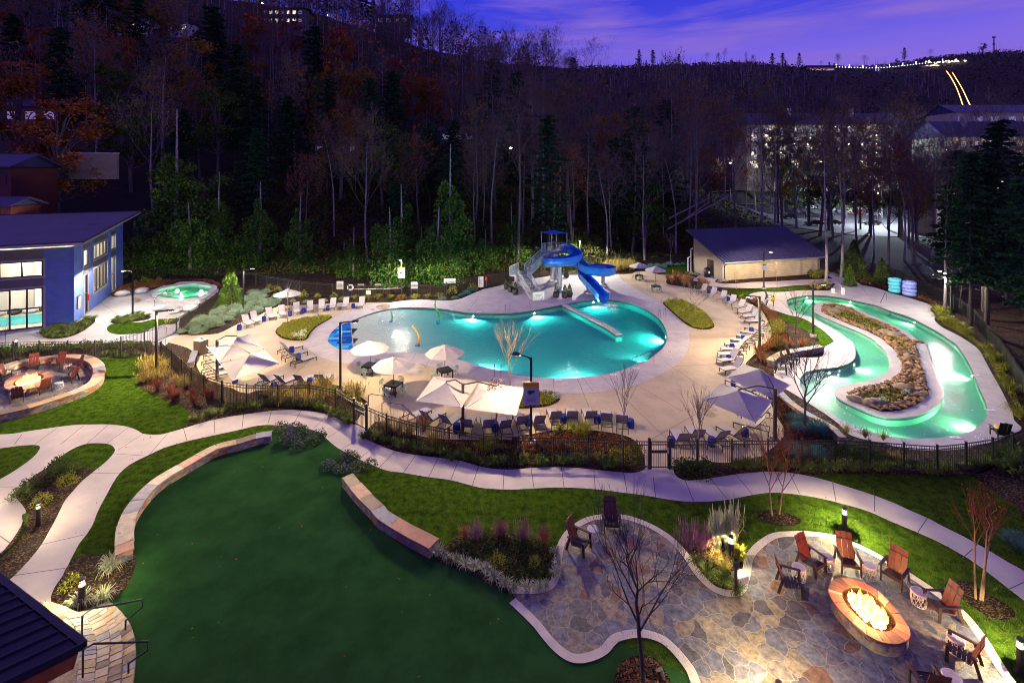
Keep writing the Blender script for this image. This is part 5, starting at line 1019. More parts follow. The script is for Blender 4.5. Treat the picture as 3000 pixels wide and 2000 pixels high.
# ---------- spa ----------
so=smooth(tp("01 1385,1132 1420,1090 1500,1058 1580,1046 1650,1022 1780,1015 1880,1022 1912,1042 1985,1052 1988,1085 1950,1118 1890,1160 1800,1195 1700,1208 1600,1202 1510,1196 1430,1172",.55),True,3);si=smooth(tp("01 1428,1112 1500,1080 1590,1064 1690,1046 1790,1038 1850,1050 1935,1060 1935,1078 1895,1098 1905,1120 1860,1143 1780,1166 1690,1178 1580,1172 1500,1160 1440,1135",.55),True,3)
c=sum(so,Vector())/len(so);c.z=0;t=thing('spa','raised free-form spa with pale coping and glowing green water','hot tub',c);O=[p-c for p in so];I=[p-c for p in si]
b=MB();b.skirt(inset(O,.06),-.02,.48);b.build('surround',M['apron'],t);b=MB();b.sheet(O,[I],z=.55);b.skirt(O,.48,.55);b.skirt(I,.1,.55,flip=True);b.build('coping',M['river_deck'],t)
b=MB();b.sheet(inset(I,-.1),z=.06);b.build('basin',M['plasterg'],t);wb=waterbody(inset(I,-.01),[],.46,.08);wb.build('water',watermat('spa_water',(.95,1,.97),(.30,.90,.72),.9,.4,6),t)
b=MB()
for i in range(2):
    a=Vector((-2.6+i*2.0,-1.2-.3*i,0));b.box((a.x,a.y,.50),(.5,1.6,.12),-.9)
b.build('step_ledge',M['river_deck'],t)
for d in((-1.8,1,.42),(1.6,.6,.42),(0,-1.,.42)):light('POINT',d,330,(.85,1,.7),t,.15)
st=at('01',1445,1195)-c;b=MB();b.box((st.x-.5,st.y+.2,.14),(1.5,1.0,.28),.35);b.build('entry_step',M['apron'],t)
rail('thin steel rail over the spa entry step',[('01',1418,1250,.02),('01',1418,1175,.9),('01',1530,1095,1.15),('01',1640,1140,.75)],[],'steel',.025)
PEB=[]
t=thing('pebble_seat','','seat');b=MB();b.lathe([(.35,0),(.66,.15),(.72,.33),(.62,.52),(.35,.66),(.05,.70)],n=22,sx=1.15);b.build('shell',M['drumw'],t,True)
for fr,x,y,l in (('01',1125,1150,'white pebble seat by the river stones at the pool house corner'),('01',1302,1122,'white pebble seat between the house and the spa'),('01',1475,1290,'white pebble seat left of three below the spa'),('01',1610,1305,'white pebble seat in the middle of three below the spa'),('01',1745,1285,'white pebble seat half behind the fence below the spa')): place(t,at(fr,x,y),x,l,'white pebble seats by the spa')
# waste cabinet
o_=at('A',215,490);t=thing('waste_cabinet','brown waste cabinet with pale stone top beside the left canopies','bin',o_,-.35);b=MB();b.rbox((0,0,.62),(.85,.75,1.24),.02);b.build('body',M['brown_pole'],t);b=MB();b.rbox((0,0,1.28),(.9,.8,.08),.02);b.build('top',M['white'],t);b=MB();b.box((0,.1,1.325),(.5,.25,.012));b.build('slot',M['ink'],t)
# ---------- water features ----------
def pipe(label,m_,s,r=.09):
    pts=[at(*a) for a in s];o=pts[0].copy();t=thing('spray_pipe',label,'water spout',(o.x,o.y,0));pts=smooth([p-Vector((o.x,o.y,0)) for p in pts],False,6);b=MB();b.tube(pts,[r*(1.1-.5*i/len(pts)) for i in range(len(pts))],10);b.build('pipe',M[m_],t,True);b=MB();b.lathe([(r*2.2,-.3),(r*2.2,-.05),(r*1.2,.05)],(pts[0].x,pts[0].y,0),14);b.build('base',M['slide'],t);return t
pipe('tall wavy green spray pipe in the middle of the shallow pool','green_pipe',[('11',1672,1388,-.1),('11',1690,1350,.45),('11',1665,1290,1.15),('11',1645,1235,1.75),('11',1650,1190,2.2)])
pipe('short green spray pipe inside a dome of water','green_pipe',[('11',1240,1388,-.1),('11',1250,1350,.4),('11',1245,1310,.85),('11',1238,1290,1.05)])
pipe('orange bent spray pipe near the front of the shallow pool','orange_pipe',[('12',1483,35,-.1),('12',1498,-20,.75),('11',1490,1500,1.25),('11',1440,1428,1.75)],.1)
m_,nt,bb=_nt('spray_water');L=nt.links.new;nt.nodes.remove(bb);t1=N(nt,'ShaderNodeBsdfTransparent');d1=N(nt,'ShaderNodeBsdfTranslucent');d1.inputs[0].default_value=(.8,.85,.9,1);x1=N(nt,'ShaderNodeMixShader');x1.inputs[0].default_value=.10;L(t1.outputs[0],x1.inputs[1]);L(d1.outputs[0],x1.inputs[2]);L(x1.outputs[0],nt.nodes['Material Output'].inputs[0]);M['spray']=m_
o_=at('11',1240,1388);b=MB();b.lathe([(.05,1.15),(.5,1.2),(1.0,1.0),(1.25,.55),(1.35,-.08)],(o_.x,o_.y,0),28);b.f=b.f[:-2];b.m=b.m[:-2];tag(b.build('water_dome',M['spray'],smooth=True),'thin dome of falling water over the short green pipe','water spray')
o_=at('11',1650,1190,2.2)
for lab,dx in (('arc of water falling left from the tall green pipe',-4.2),('arc of water falling right from the tall green pipe',2.2)):
    b=MB();b.tube([o_+Vector((dx*q,-.3*q,1.2*q-(3.5)*q*q)) for q in [i/12 for i in range(13)]],[.02+.03*q/12 for q in range(13)],6);tag(b.build('water_jet',M['spray']),lab,'water spray')
# ---------- slide ----------
tw=thing('slide_tower','grey steel stair tower with a blue shade canopy for the water slide','slide tower',(0,0,0))
a_=Vector((math.cos(R(30)),math.sin(R(30)),0));b_=Vector((-a_.y,a_.x,0));TC=Vector((6.0,69.0,0));PZ=4.5
def pt(s,r,z): return TC+a_*s+b_*r+Vector((0,0,z))
b=MB();b.box(pt(0,0,PZ-.1),(2.7,2.7,.2),R(30));b.build('deck',M['galv'],tw)
for s in(-1.3,1.3):
    for r in(-1.3,1.3):
        q=MB();q.cyl(pt(s,r,PZ-.2),pt(s,r,PZ+2.75),.055,n=8);q.build('canopy_post',M['galv'],tw)
b=MB();n=8;vs=[];fs=[]
for i in range(n+1):
    for j in range(n+1): s=-1.55+3.1*i/n;r=-1.55+3.1*j/n;e=1-max(abs(s),abs(r))/1.55;vs.append(pt(s,r,PZ+2.65+.35*e))
for i in range(n):
    for j in range(n): fs.append((i*(n+1)+j,(i+1)*(n+1)+j,(i+1)*(n+1)+j+1,i*(n+1)+j+1))
b.add(vs,fs);b.build('shade_canopy',M['bluefab'],tw)
def railing(b,p,q,h=1.05,sp=.15):
    d=q-p;L_=Vector((d.x,d.y,0)).length;k=max(1,int(L_/sp));zu=Vector((0,0,1))
    b.beam(p+zu*h,q+zu*h,.065,.065);b.beam(p+zu*.12,q+zu*.12,.05,.05)
    for i in range(k+1):
        c=p+d*(i/k);th=.028 if i%10 else .06;b.beam(c+zu*.05,c+zu*h,th,th)
rl=MB();cs=[pt(-1.3,-1.3,PZ),pt(-1.3,1.3,PZ),pt(1.3,1.3,PZ),pt(1.3,.5,PZ)];railing(rl,cs[1],cs[2]);railing(rl,cs[2],cs[3]);railing(rl,pt(1.3,-1.3,PZ),pt(1.3,-.5,PZ));railing(rl,pt(-.1,-1.3,PZ),pt(1.3,-1.3,PZ));railing(rl,pt(-1.3,.2,PZ),cs[1]);rl.build('deck_railing',M['galv'],tw)
LZ=2.25;LA=at('S',155,960,LZ);LB=at('S',335,1055,LZ);lt=(LB-LA).normalized();LA=LA;LBk=Vector((2.2,66.3,LZ))
Lp_=[LA,LB,LB+Vector((1.2,1.5,0)),LA+Vector((1.5,2.9,0))]
# stair 2 : landing to deck
S2b=Vector((2.15,65.3,LZ));S2t=pt(-1.3,-.55,PZ);sd=(S2t-S2b);sd2=Vector((sd.x,sd.y,0)).normalized();sn=Vector((-sd2.y,sd2.x,0))
S1t=Vector((1.35,63.9,LZ));S1b=Vector((3.05,59.4,0));ud=(S1t-S1b);ud2=Vector((ud.x,ud.y,0)).normalized();un=Vector((-ud2.y,ud2.x,0))
lpoly=[Vector((-.35,63.7,0)),Vector((.55,63.0,0)),S1t+un*-.65,S2b-sn*.65,S2b+sn*.65,Vector((.9,66.6,0))]
b=MB();b.prism([Vector((p.x,p.y,0)) for p in lpoly],LZ-.15,LZ);b.build('landing',M['galv'],tw)
rl=MB();z=Vector((0,0,LZ))
def up2(p):return Vector((p.x,p.y,LZ))
railing(rl,up2(lpoly[5]),up2(lpoly[0]));railing(rl,up2(lpoly[0]),up2(lpoly[1]));rl.build('landing_railing',M['galv'],tw)
def stair(b0,t0,side,nm):
    d=t0-b0;k=max(3,round(d.z/.19));b=MB();an=math.atan2(side.y,side.x)
    for i in range(k): p=b0+d*((i+.5)/k);b.box((p.x,p.y,b0.z+d.z*(i+1)/k-.02),(1.25,.30,.05),an);b.box((p.x,p.y,b0.z+d.z*(i+.5)/k-.02),(1.25,.02,d.z/k),an)
    b.build(nm+'_treads',M['galv'],tw);b=MB()
    for s in(-.66,.66): b.beam(b0+side*s+Vector((0,0,-.05)),t0+side*s+Vector((0,0,-.05)),.06,.30)
    b.build(nm+'_stringer',M['galv'],tw);b=MB()
    for s in(-.66,.66): railing(b,b0+side*s,t0+side*s,1.0)
    b.build(nm+'_railing',M['galv'],tw)
stair(S1b,S1t,un,'lower_stair');stair(S2b,S2t,sn,'upper_stair')
for p,z1 in((pt(-.9,-.9,0),PZ-.2),(pt(.9,.9,0),PZ-.2),(Vector((.6,64.6,0)),LZ-.15)):
    q=MB();q.cyl((p.x,p.y,0),(p.x,p.y,z1),.28,n=16);q.lathe([(.75,0),(.75,.5),(.45,.55),(.40,.85),(.3,.95)],(p.x,p.y,0),20);q.build('column',M['galv'],tw)
sg=thing('slide_gate_sign','white notice board on the gate at the foot of the slide stairs','sign',S1b-ud2*.5)
q=MB();an=math.atan2(un.y,un.x);sf=-ud2
q.box((0,0,.62),(1.5,.05,1.0),an);q.build('board',M['white'],sg);q=MB()
for s in(-.78,.78):q.box((un.x*s,un.y*s,.6),(.06,.06,1.2),an)
q.box((0,0,1.17),(1.6,.05,.05),an);q.build('frame',M['galv'],sg)
FRD=R(90);rot=(FRD,0,math.atan2(un.y,un.x) if un.x>0 else math.atan2(un.y,un.x)+PI)
text('WATERSLIDE\nCLOSED',.17,M['ink'],sg,sf*.035+Vector((0,0,.72)),rot)
b=MB();b.tube([sf*.03+(un if un.x>0 else -un)*(.25+.3*math.sin(q/6))+Vector((0,0,.2+.4*(1-math.cos(q/6)))) for q in range(9)],.035,4);b.build('emblem',M['slide'],sg)
sl=thing('water_slide','bright blue open flume water slide looping twice into the plunge pool','water slide',(0,0,0))
C1=Vector((6.9,66.2,0));C2=Vector((11.5,65.6,0));ctl=[pt(.2,-1.2,4.45),pt(1.0,-1.4,4.35)]
ctl=[pt(1.2,0,4.5),pt(1.9,-.3,4.3)]
def cp(c,r,deg,z): return c+Vector((math.cos(R(deg))*r,math.sin(R(deg))*r,z))
for d,z in((40,4.05),(0,3.8),(-45,3.55),(-90,3.3),(-135,3.1),(-180,2.95),(-225,2.8),(-262,2.68)): ctl.append(cp(C1,2.05,d,z))
ctl+=[Vector((8.6,67.9,2.55)),Vector((9.5,67.0,2.42))]
for d,z in((185,2.28),(225,2.18),(270,2.08),(315,1.98),(360,1.88),(405,1.78),(450,1.68),(490,1.56),(530,1.42)): ctl.append(cp(C2,1.9,d,z))
ctl+=[Vector((9.55,64.4,1.28)),Vector((9.75,63.0,1.08)),Vector((10.1,61.6,.80)),Vector((10.5,60.2,.42)),Vector((10.85,58.9,.10)),Vector((11.0,58.2,.0))]
path=smooth(ctl,False,5);nsec=14;vs=[];fs=[];jt=MB()
def section(i,grow=0):
    a=path[max(0,i-1)];c=path[min(len(path)-1,i+1)];d=(c-a).normalized();s=Vector((d.y,-d.x,0)).normalized();upv=s.cross(d);o=[]
    for k in range(nsec+1):
        an=R(-12)+R(204)*k/nsec;x=-math.cos(an)*(.62+grow);y=.5-math.sin(an)*(.5+grow);
        if k in(0,nsec): y+=.50
        o.append(path[i]+s*x+upv*y)
    return o
b=MB();rows=[section(i) for i in range(len(path))];rout=[section(i,.045) for i in range(len(path))];n1=nsec+1
for r in rows: b.v.extend([tuple(p) for p in r])
off=len(b.v)
for r in rout: b.v.extend([tuple(p) for p in r])
for i in range(len(path)-1):
    for k in range(nsec):
        b.f.append((i*n1+k,(i+1)*n1+k,(i+1)*n1+k+1,i*n1+k+1));b.f.append((off+i*n1+k+1,off+(i+1)*n1+k+1,off+(i+1)*n1+k,off+i*n1+k))
    for k in(0,nsec): b.f.append((i*n1+k,off+i*n1+k,off+(i+1)*n1+k,(i+1)*n1+k))
b.m=[0]*len(b.f);flo=b.build('flume',M['slide'],sl,True)
q=MB()
for k in(0,nsec): q.tube([ (r[k]+o[k])/2 for r,o in zip(rows,rout)],.05,6)
for i in range(6,len(path)-3,9): q.tube(section(i,.06),.03,4)
q.build('flange',M['slide'],flo,True)
for p,z1 in((Vector((6.3,63.9,0)),3.2),(Vector((12.6,66.9,0)),1.7),(Vector((9.9,62.6,0)),.95)):
    q=MB();q.cyl((p.x,p.y,0),(p.x,p.y,z1),.26,n=16);q.lathe([(.6,0),(.6,.3),(.3,.4)],(p.x,p.y,0),18);q.build('column',M['galv'],sl)
b=MB()
rn=random.Random(4)
for i in range(160):
    p=Vector((11.05+rn.gauss(.3,.55),57.6-abs(rn.gauss(0,.9)),-.095+abs(rn.gauss(0,.06))));b.lathe([(.0,-.03),(.10*rn.uniform(.4,1.3),0),(.0,.05)],p,6)
tag(b.build('splash_foam',M['foam']),'white foam where the blue slide empties into the pool','foam')
# ---------- signs and safety gear on the far fence ----------
def board(label,p,w_,h_,z0,txt,size,rot=0,col='white',posts=True,cat='sign',hl=None,mt='ink'):
    t=thing('notice_board',label,cat,p,rot);b=MB();b.box((0,-.03,z0+h_/2),(w_,.03,h_));bp=b.build('panel',M[col],t)
    if posts:
        for s in(-w_*.42,w_*.42): q=MB();q.box((s,.02,(z0+h_)/2),(.05,.05,z0+h_));q.build('post',M['black'],t)
    if hl: b=MB();b.box((0,-.047,z0+h_*.88),(w_*.96,.006,h_*.20));b.build('header',M[hl],t)
    if txt: text(txt,size,M[mt],bp,(0,-.052,z0+h_/2),(R(90),0,0))
    return t
def fy(x,dy=0): 
    return at('11',x,1160+dy)
RULES='POOL RULES\nNO RUNNING\nNO GLASS\nNO PETS\nSHOWER FIRST'
board('tall pale pool rules board left of the life ring',fy(772),.85,1.0,1.0,RULES,.10,col='marble')
board('small pale notice on the fence right of the life ring',fy(963),.8,.2,1.45,'CAUTION',.13,col='marble')
board('small pale notice on the fence above the rescue pole',fy(1120),.8,.2,1.45,'CAUTION',.13,col='marble')
board('square NO DIVING sign on the dark fence behind the pool',fy(1454),.85,.85,1.05,'NO\nDIVING',.21,col='marble')
board('wide WARNING NO LIFEGUARD sign on the dark fence',at('11',1780,1130),1.5,.62,1.35,'WARNING\nNO LIFEGUARD',.20,.12)
board('tall white rules board near the red emergency phone',at('11',2064,1078),.75,1.45,.1,'SLIDE RULES\n\nONE RIDER\nAT A TIME\n\nFEET FIRST\n\nNO STOPPING',.085,.25,posts=False)
t=thing('emergency_phone','red emergency phone box on a thin post by the dark fence','phone',at('11',2115,1072));b=MB();b.cyl((0,0,0),(0,0,1.1),.025,n=8);b.build('post',M['galv'],t);b=MB();b.rbox((0,-.04,1.22),(.28,.16,.45),.03);b.build('box',M['red_paint'],t)
o_=fy(868);t=thing('life_ring','white life ring hanging on a post by the far fence','life ring',o_);b=MB();b.cyl((0,.06,0),(0,.06,1.5),.04,n=8);b.build('post',M['drum'],t);b=MB();b.torus((0,-.05,1.22),.31,.10,26,8,rx=R(90));b.build('ring',M['white'],t,True);b=MB();b.cyl((0,-.02,1.22),(0,.04,1.22),.2,n=20);b.build('holder',M['ink'],t)
a_0=at('11',905,1105,1.0);a_1=at('11',1332,1092,1.05);o_=fy(905);d_=fy(1330)-o_
t=thing('rescue_pole','long white rescue pole held level along the far fence','pole',o_);b=MB();b.tube([Vector((0,-.1,1.0)),d_+Vector((0,-.1,1.12))],.035,8);b.build('shaft',M['white'],t)
for k in(.3,.75): q=MB();q.cyl(d_*k+Vector((0,0,0)),d_*k+Vector((0,0,1.12)),.025,n=8);q.build('bracket',M['black'],t)
t=thing('skimmer_net','white skimmer net hanging below the rescue pole','net',at('11',1035,1160));b=MB();b.rbox((0,-.16,.62),(.62,.05,.55),.02);b.build('basket',M['white'],t);b=MB();b.cyl((0,-.1,.85),(0,-.1,1.25),.02,n=8);b.build('handle',M['galv'],t)
M['marble_board']=mat('printed_board',(.42,.41,.44))
def bear_sign(p,z0,label,w_=.85,h_=1.25,rz=0):
    t=thing('bear_sign',label,'sign',p+Vector((0,-.12,0)),rz);b=MB();b.box((0,0,z0+h_/2),(w_,.025,h_));bp=b.build('panel',M['marble_board'],t);b=MB();b.box((0,-.016,z0+h_*.87),(w_,.006,h_*.26));b.build('header',M['yellow'],bp)
    b=MB();b.lathe([(.13,0),(.15,.08),(.1,.16)],(-.08,-.02,z0+h_*.5),10);b.lathe([(.07,0),(.08,.06),(.03,.12)],(.12,-.02,z0+h_*.55),10);b.build('bear_pictogram',M['ink'],bp)
    text('BEAR COUNTRY',.10,M['ink'],bp,(0,-.022,z0+h_*.87),(R(90),0,0));text('DO NOT FEED\nLOCK YOUR CAR\nKEEP AWAY',.075,M['ink'],bp,(0,-.016,z0+h_*.22),(R(90),0,0));return t
bear_sign(LP[4],2.35,'bear country sign with text panel on the near pool lamp',.9,1.3)
bear_sign(LP[8],2.55,'yellow and white bear sign on the lamp before the ivy',.85,1.3)
bear_sign(LP[7],2.6,'yellow topped bear sign on the lamp by the pump house',.75,1.2)
# depth markers and deck plates
for fr,x,y,tx,l in (('22',425,352,'4 FT','below the bright patch at the near rim'),('22',930,303,'4 FT','at the near rim left of the pool steps'),('22',1145,245,'3 FT','beside the pool steps'),('12',2020,222,'3 FT','left of the tan bare tree'),('11',2050,1296,'3 FT','on the far rim by the bright lamp'),('32',845,815,'3 FT','at the lower left of the river'),('32',1720,880,'3 FT','at the bottom bend of the river'),('32',2040,625,'3 FT','on the right bank of the river'),('32',1905,310,'3 FT','beside the right wall light of the river'),('32',610,230,'3 FT','at the point above the inner river bend')):
    t=thing('depth_marker','white depth marker tile '+l,'marker',at(fr,x,y,.04),0,'depth marker tiles');b=MB();b.box((0,0,0),(.55,.26,.012));b.build('tile',M['white'],t);text(tx,.2,M['ink'],t,(0,0,.008),(0,0,0),ext=.001)
for fr,x,y,l in (('22',488,385,'on the near apron'),('22',1448,92,'on the right apron'),('21',362,1226,'by the divider wall'),('21',1248,1236,'behind the plunge pool'),('11',2280,1279,'by the far ladder'),('32',1940,885,'left of the black chair at the river'),('32',1990,870,'nearest the black chair at the river')):
    t=thing('round_marker','round white no diving plate '+l,'marker',at(fr,x,y,.04),0,'round no diving plates');b=MB();b.cyl((0,0,-.006),(0,0,.006),.2,n=22);b.build('plate',M['white'],t);b=MB();b.torus((0,0,.006),.14,.012,20,4);b.box((0,0,.008),(.03,.26,.006),.8);b.build('symbol',M['ink'],t)
# hose bib / stake post by patio
o_=at('23',2055,775);t=thing('outlet_post','dark outlet post at the edging between the two patios','post',o_);b=MB();b.box((0,0,.6),(.09,.09,1.2));b.build('stake',M['dark'],t);b=MB();b.rbox((0,-.02,1.2),(.22,.12,.18),.02);b.build('box',M['dark'],t)
t=thing('utility_box','white utility box cover in the bed beside the outlet post','box',at('23',2095,610));b=MB();b.rbox((0,0,.1),(.5,.4,.2),.03,.3);b.build('cover',M['marble_board'],t)
# ---------- plant builders ----------
def rv(rnd): return Vector((rnd.gauss(0,1),rnd.gauss(0,1),rnd.gauss(0,1))).normalized()
def clump(n,h,sp,wd,rnd,droop=.6,plume=0,base=.08):
    b=MB()
    for i in range(n):
        a=rnd.uniform(0,2*PI);s=rnd.random()**.6*sp;hh=h*rnd.uniform(.6,1.05);d=Vector((math.cos(a),math.sin(a),0));sd=Vector((-d.y,d.x,0))*wd*rnd.uniform(.7,1.2)
        p0=d*base*rnd.random();p1=p0+d*s*.35+Vector((0,0,hh*.65));p2=p0+d*s*.8+Vector((0,0,hh*(1-droop*.15)));p3=p0+d*s*1.15+Vector((0,0,hh*(1-droop*.55)))
        b.add([p0-sd,p0+sd,p1+sd,p1-sd,p2+sd*.7,p2-sd*.7,p3],[(0,1,2,3),(3,2,4,5),(5,4,6)])
        if plume and i%plume==0: q=p2+d*s*.1+Vector((0,0,hh*.12));b.add([p2-sd*1.2,p2+sd*1.2,q+Vector((0,0,.1))+sd*2.2,q+Vector((0,0,.16))-sd*2.2,q+Vector((0,0,.26))],[(0,1,2,3),(3,2,4)])
    return b
def shrub(n,r,h,ls,rnd,core=True):
    b=MB()
    for i in range(n):
        v=rv(rnd);v.z=abs(v.z);q=rnd.uniform(.6,1.05);lump=1+.18*math.sin(v.x*5+1)*math.sin(v.y*6)+.12*math.sin(v.z*9);p=Vector((v.x*r*q*lump,v.y*r*q*lump,.04+v.z*h*q*lump));leaf(b,p,rnd,ls*rnd.uniform(.7,1.3),ls*.32,v+rv(rnd)*.8)
    return b
def mound(n,r,h,rnd):
    b=MB()
    for i in range(n):
        v=rv(rnd);v.z=abs(v.z)+.1;v.normalize();p=Vector((v.x*r*.55,v.y*r*.55,v.z*h*.55));q=Vector((v.x*r,v.y*r,v.z*h))*rnd.uniform(.85,1.15)+rv(rnd)*.03;s=v.cross(rv(rnd)).normalized()*.014
        b.add([p-s,p+s,q],[(0,1,2)])
    b.lathe([(r*.5,0),(r*.62,h*.3),(r*.45,h*.62),(.03,h*.75)],n=10);return b
def one(name,cat,b,m,smooth=False):
    o=b.build(name,m,None,smooth);o['category']=cat;o['label']='';o['kind']='thing';return o
rp=random.Random(21)
PR={}
def proto(key,name,cat,fn,m,k=3): PR[key]=[one(name,cat,fn(random.Random(hash_(key)+i)),M[m]) for i in range(k)]
def hash_(s): return sum(ord(c)*(i+1) for i,c in enumerate(s))
proto('gold','golden_grass','ornamental grass',lambda r:clump(230,.8,.9,.007,r,1.0,4),'goldgrass')
proto('red','red_grass','ornamental grass',lambda r:clump(170,.75,.6,.007,r,.75,5),'redgrass')
proto('pink','plum_grass','ornamental grass',lambda r:clump(170,.75,.55,.006,r,.5,3),'pinkgrass')
proto('pale','pale_plume_grass','ornamental grass',lambda r:clump(130,1.35,.40,.008,r,.3,3),'varieg')
proto('rust','rust_grass','ornamental grass',lambda r:clump(130,.85,.55,.009,r,.6,4),'rustgrass')
proto('lir','lilyturf','lilyturf',lambda r:clump(85,.42,.42,.012,r,1.1),'liriope')
proto('var','variegated_tuft','tufted plant',lambda r:clump(75,.36,.36,.012,r,1.1),'varieg')
proto('lime','lime_tuft','tufted plant',lambda r:clump(95,.45,.5,.014,r,1.1),'limecover')
proto('silv','silver_mound','shrub',lambda r:mound(700,.62,.5,r),'silver')
proto('blue','blue_grey_mound','shrub',lambda r:mound(650,.6,.48,r),'bluesedge')
proto('green','green_shrub','shrub',lambda r:shrub(420,.5,.55,.10,r),'deepcover')
proto('yel','yellow_green_shrub','shrub',lambda r:shrub(420,.5,.6,.09,r),'limecover')
proto('rustb','rust_shrub','shrub',lambda r:shrub(420,.5,.5,.09,r),'rustcover')
proto('dust','dusty_miller','dusty miller',lambda r:shrub(160,.3,.3,.10,r),'dusty')
def fy2(r):
    b=shrub(260,.42,.34,.085,r);k=len(b.f)
    for i in range(60):
        v=rv(r);v.z=abs(v.z);leaf(b,Vector((v.x*.42,v.y*.42,.06+v.z*.36)),r,.06,.028,m=1)
    return b
PR['pansy']=[]
for i in range(3):
    o=fy2(random.Random(77+i)).build('flowering_shrub',[M['deepcover'],M['pansy']]);o['category']='shrub';o['label']='';o['kind']='thing';PR['pansy'].append(o)
NPL=[0]
def put(key,p,label,group,s=1.0):
    pr=PR[key][NPL[0]%len(PR[key])];NPL[0]+=1;f=s*rp.uniform(.8,1.2);return place(pr,(p[0],p[1],.03),rp.uniform(0,6.28),label,group,(f,f,f*rp.uniform(.88,1.12)))
def fill(key,poly,step,label,group,s=1.0,cap=300):
    for i,p in enumerate(fillpts(tp(poly) if isinstance(poly,str) else poly,step,.38,rp)[:cap]): put(key,p,label,group,s)
def row(key,line,step,label,group,s=1.0,jit=.15):
    for p in resample(tp(line),step): put(key,(p.x+rp.uniform(-jit,jit),p.y+rp.uniform(-jit,jit)),label,group,s)
fill('silv',"01 1640,1500 1850,1500 2000,1485 2090,1435 2180,1380 2300,1330 2352,1240 2352,1090 2250,1130 2240,1250 2000,1275 1850,1335 1720,1430",1.25,'pale silver green juniper mound in the bank left of the pool loungers','silver mounds left of the pool',1.15)
fill('silv',"11 0,1110 60,1110 140,1140 260,1200 220,1240 90,1270 0,1310",1.3,'silver green juniper mound behind the umbrella and first loungers','silver mounds behind the umbrella',1.1)
row('yel',"11 130,1090 200,1110",1.5,'bright green shrub below the far fence left of the umbrella','shrubs left of the umbrella',1.1)
row('yel',"11 430,1165 520,1165 600,1165 710,1165",2.0,'green shrub between far fence and lounger row','shrubs behind the lounger row',1.0)
row('silv',"11 330,1205 430,1215 550,1215 660,1205 780,1195",2.2,'silver mound directly behind the lounger backs','silver mounds behind the lounger row',.8)
row('lime',"11 900,1180 1010,1185 1060,1185 1140,1180 1260,1178 1400,1182 1530,1178 1690,1172",1.5,'lime tuft at the edge of the far apron below the no diving sign','lime tufts at the far apron',1.4)
row('rustb',"11 1215,1150 1300,1180 1430,1165 1320,1190",2.4,'rust red shrub below the rescue pole on the far bank','rust shrubs below the rescue pole',.9)
row('blue',"11 1720,1185 1790,1180 1870,1165 1930,1140 1990,1110",1.5,'blue grey mound below the warning sign on the far bank','blue mounds below the warning sign',1.1)
row('yel',"11 1810,1130 2000,1100",3,'green shrub between warning sign and rules board','shrubs by the warning sign',1.2)
def cover(name,poly,m,n,h,label,ls=.11,seed=1,blade=False,inset_=.15,keep=None):
    poly=tp(poly) if isinstance(poly,str) else poly;poly=smooth(poly,True,3);rnd=random.Random(seed);b=MB();ip=inset(poly,inset_);x0=min(p.x for p in ip);x1=max(p.x for p in ip);y0=min(p.y for p in ip);y1=max(p.y for p in ip);k=0;g=0
    while k<n and g<n*20:
        g+=1;x=rnd.uniform(x0,x1);y=rnd.uniform(y0,y1)
        if not inside(ip,x,y): continue
        if keep and (not inside(keep,x,y) or min((p.x-x)**2+(p.y-y)**2 for p in keep)<.5): continue
        hh=h*(.55+.6*noise.noise(Vector((x*1.6,y*1.6,seed)))+.35*noise.noise(Vector((x*4,y*4,seed))));z=max(.02,hh*rnd.uniform(.3,1.05));k+=1
        v=Vector((rnd.gauss(0,.7),rnd.gauss(0,.7),.9));leaf(b,Vector((x,y,z+.04)),rnd,ls*rnd.uniform(.7,1.5),ls*(.14 if blade else .34),v)
    sh=MB().sheet(poly,z=.05);b.add(sh.v,sh.f,1)
    o=b.build(name,[M[m],M['mulch']]);return tag(o,label,None,None,'stuff')
ISB1="11 178,1490 190,1460 260,1410 400,1370 560,1346 700,1343 640,1388 560,1438 500,1495 455,1560 350,1563 250,1548"
cover('lime_ground_cover',ISB1,'limecover',7500,.34,'lime and gold ground cover in the rounded bed left of the mosaic',.22,1,True)
ISB2="21 1388,1215 1440,1190 1530,1182 1650,1230 1780,1310 1850,1400 1857,1440 1800,1462 1700,1457 1600,1415 1500,1330 1420,1260"
cover('lime_ground_cover',ISB2,'limecover',8500,.34,'lime ground cover in the teardrop bed right of the plunge pool',.22,2,True)
cover('green_ground_cover',"22 50,620 110,480 250,468 380,476 442,522 425,560 330,600 200,615",'limecover',2600,.28,'lime blades in the small bed behind the near bear sign',.14,3,True)
for fr,x,y,l in (('11',350,1515,'left of four in the bed beside the mosaic'),('11',390,1535,'second of four in the bed beside the mosaic'),('11',435,1500,'third of four in the bed beside the mosaic'),('11',420,1545,'lowest of four in the bed beside the mosaic'),('21',1405,1215,'leftmost at the tip of the teardrop bed'),('21',1450,1195,'second at the tip of the teardrop bed'),('21',1510,1195,'third at the tip of the teardrop bed'),('22',310,490,'in the small bed behind the bear sign, upper one'),('22',400,525,'in the small bed behind the bear sign, lower one'),('21',1650,955,'round clump beside the pump house walk'),('21',1690,960,'right hand clump beside the pump house walk'),('21',1910,1025,'left at the pump house corner'),('21',1960,1022,'right at the pump house corner'),('32',1060,570,'near the boulders at the river island foot'),('32',1270,490,'beside the large grey boulder on the island'),('31',1080,0,'hidden') ):
    if l!='hidden': put('dust',at(fr,x,y),'white dusty miller clump, '+l,'dusty millers',1.25)
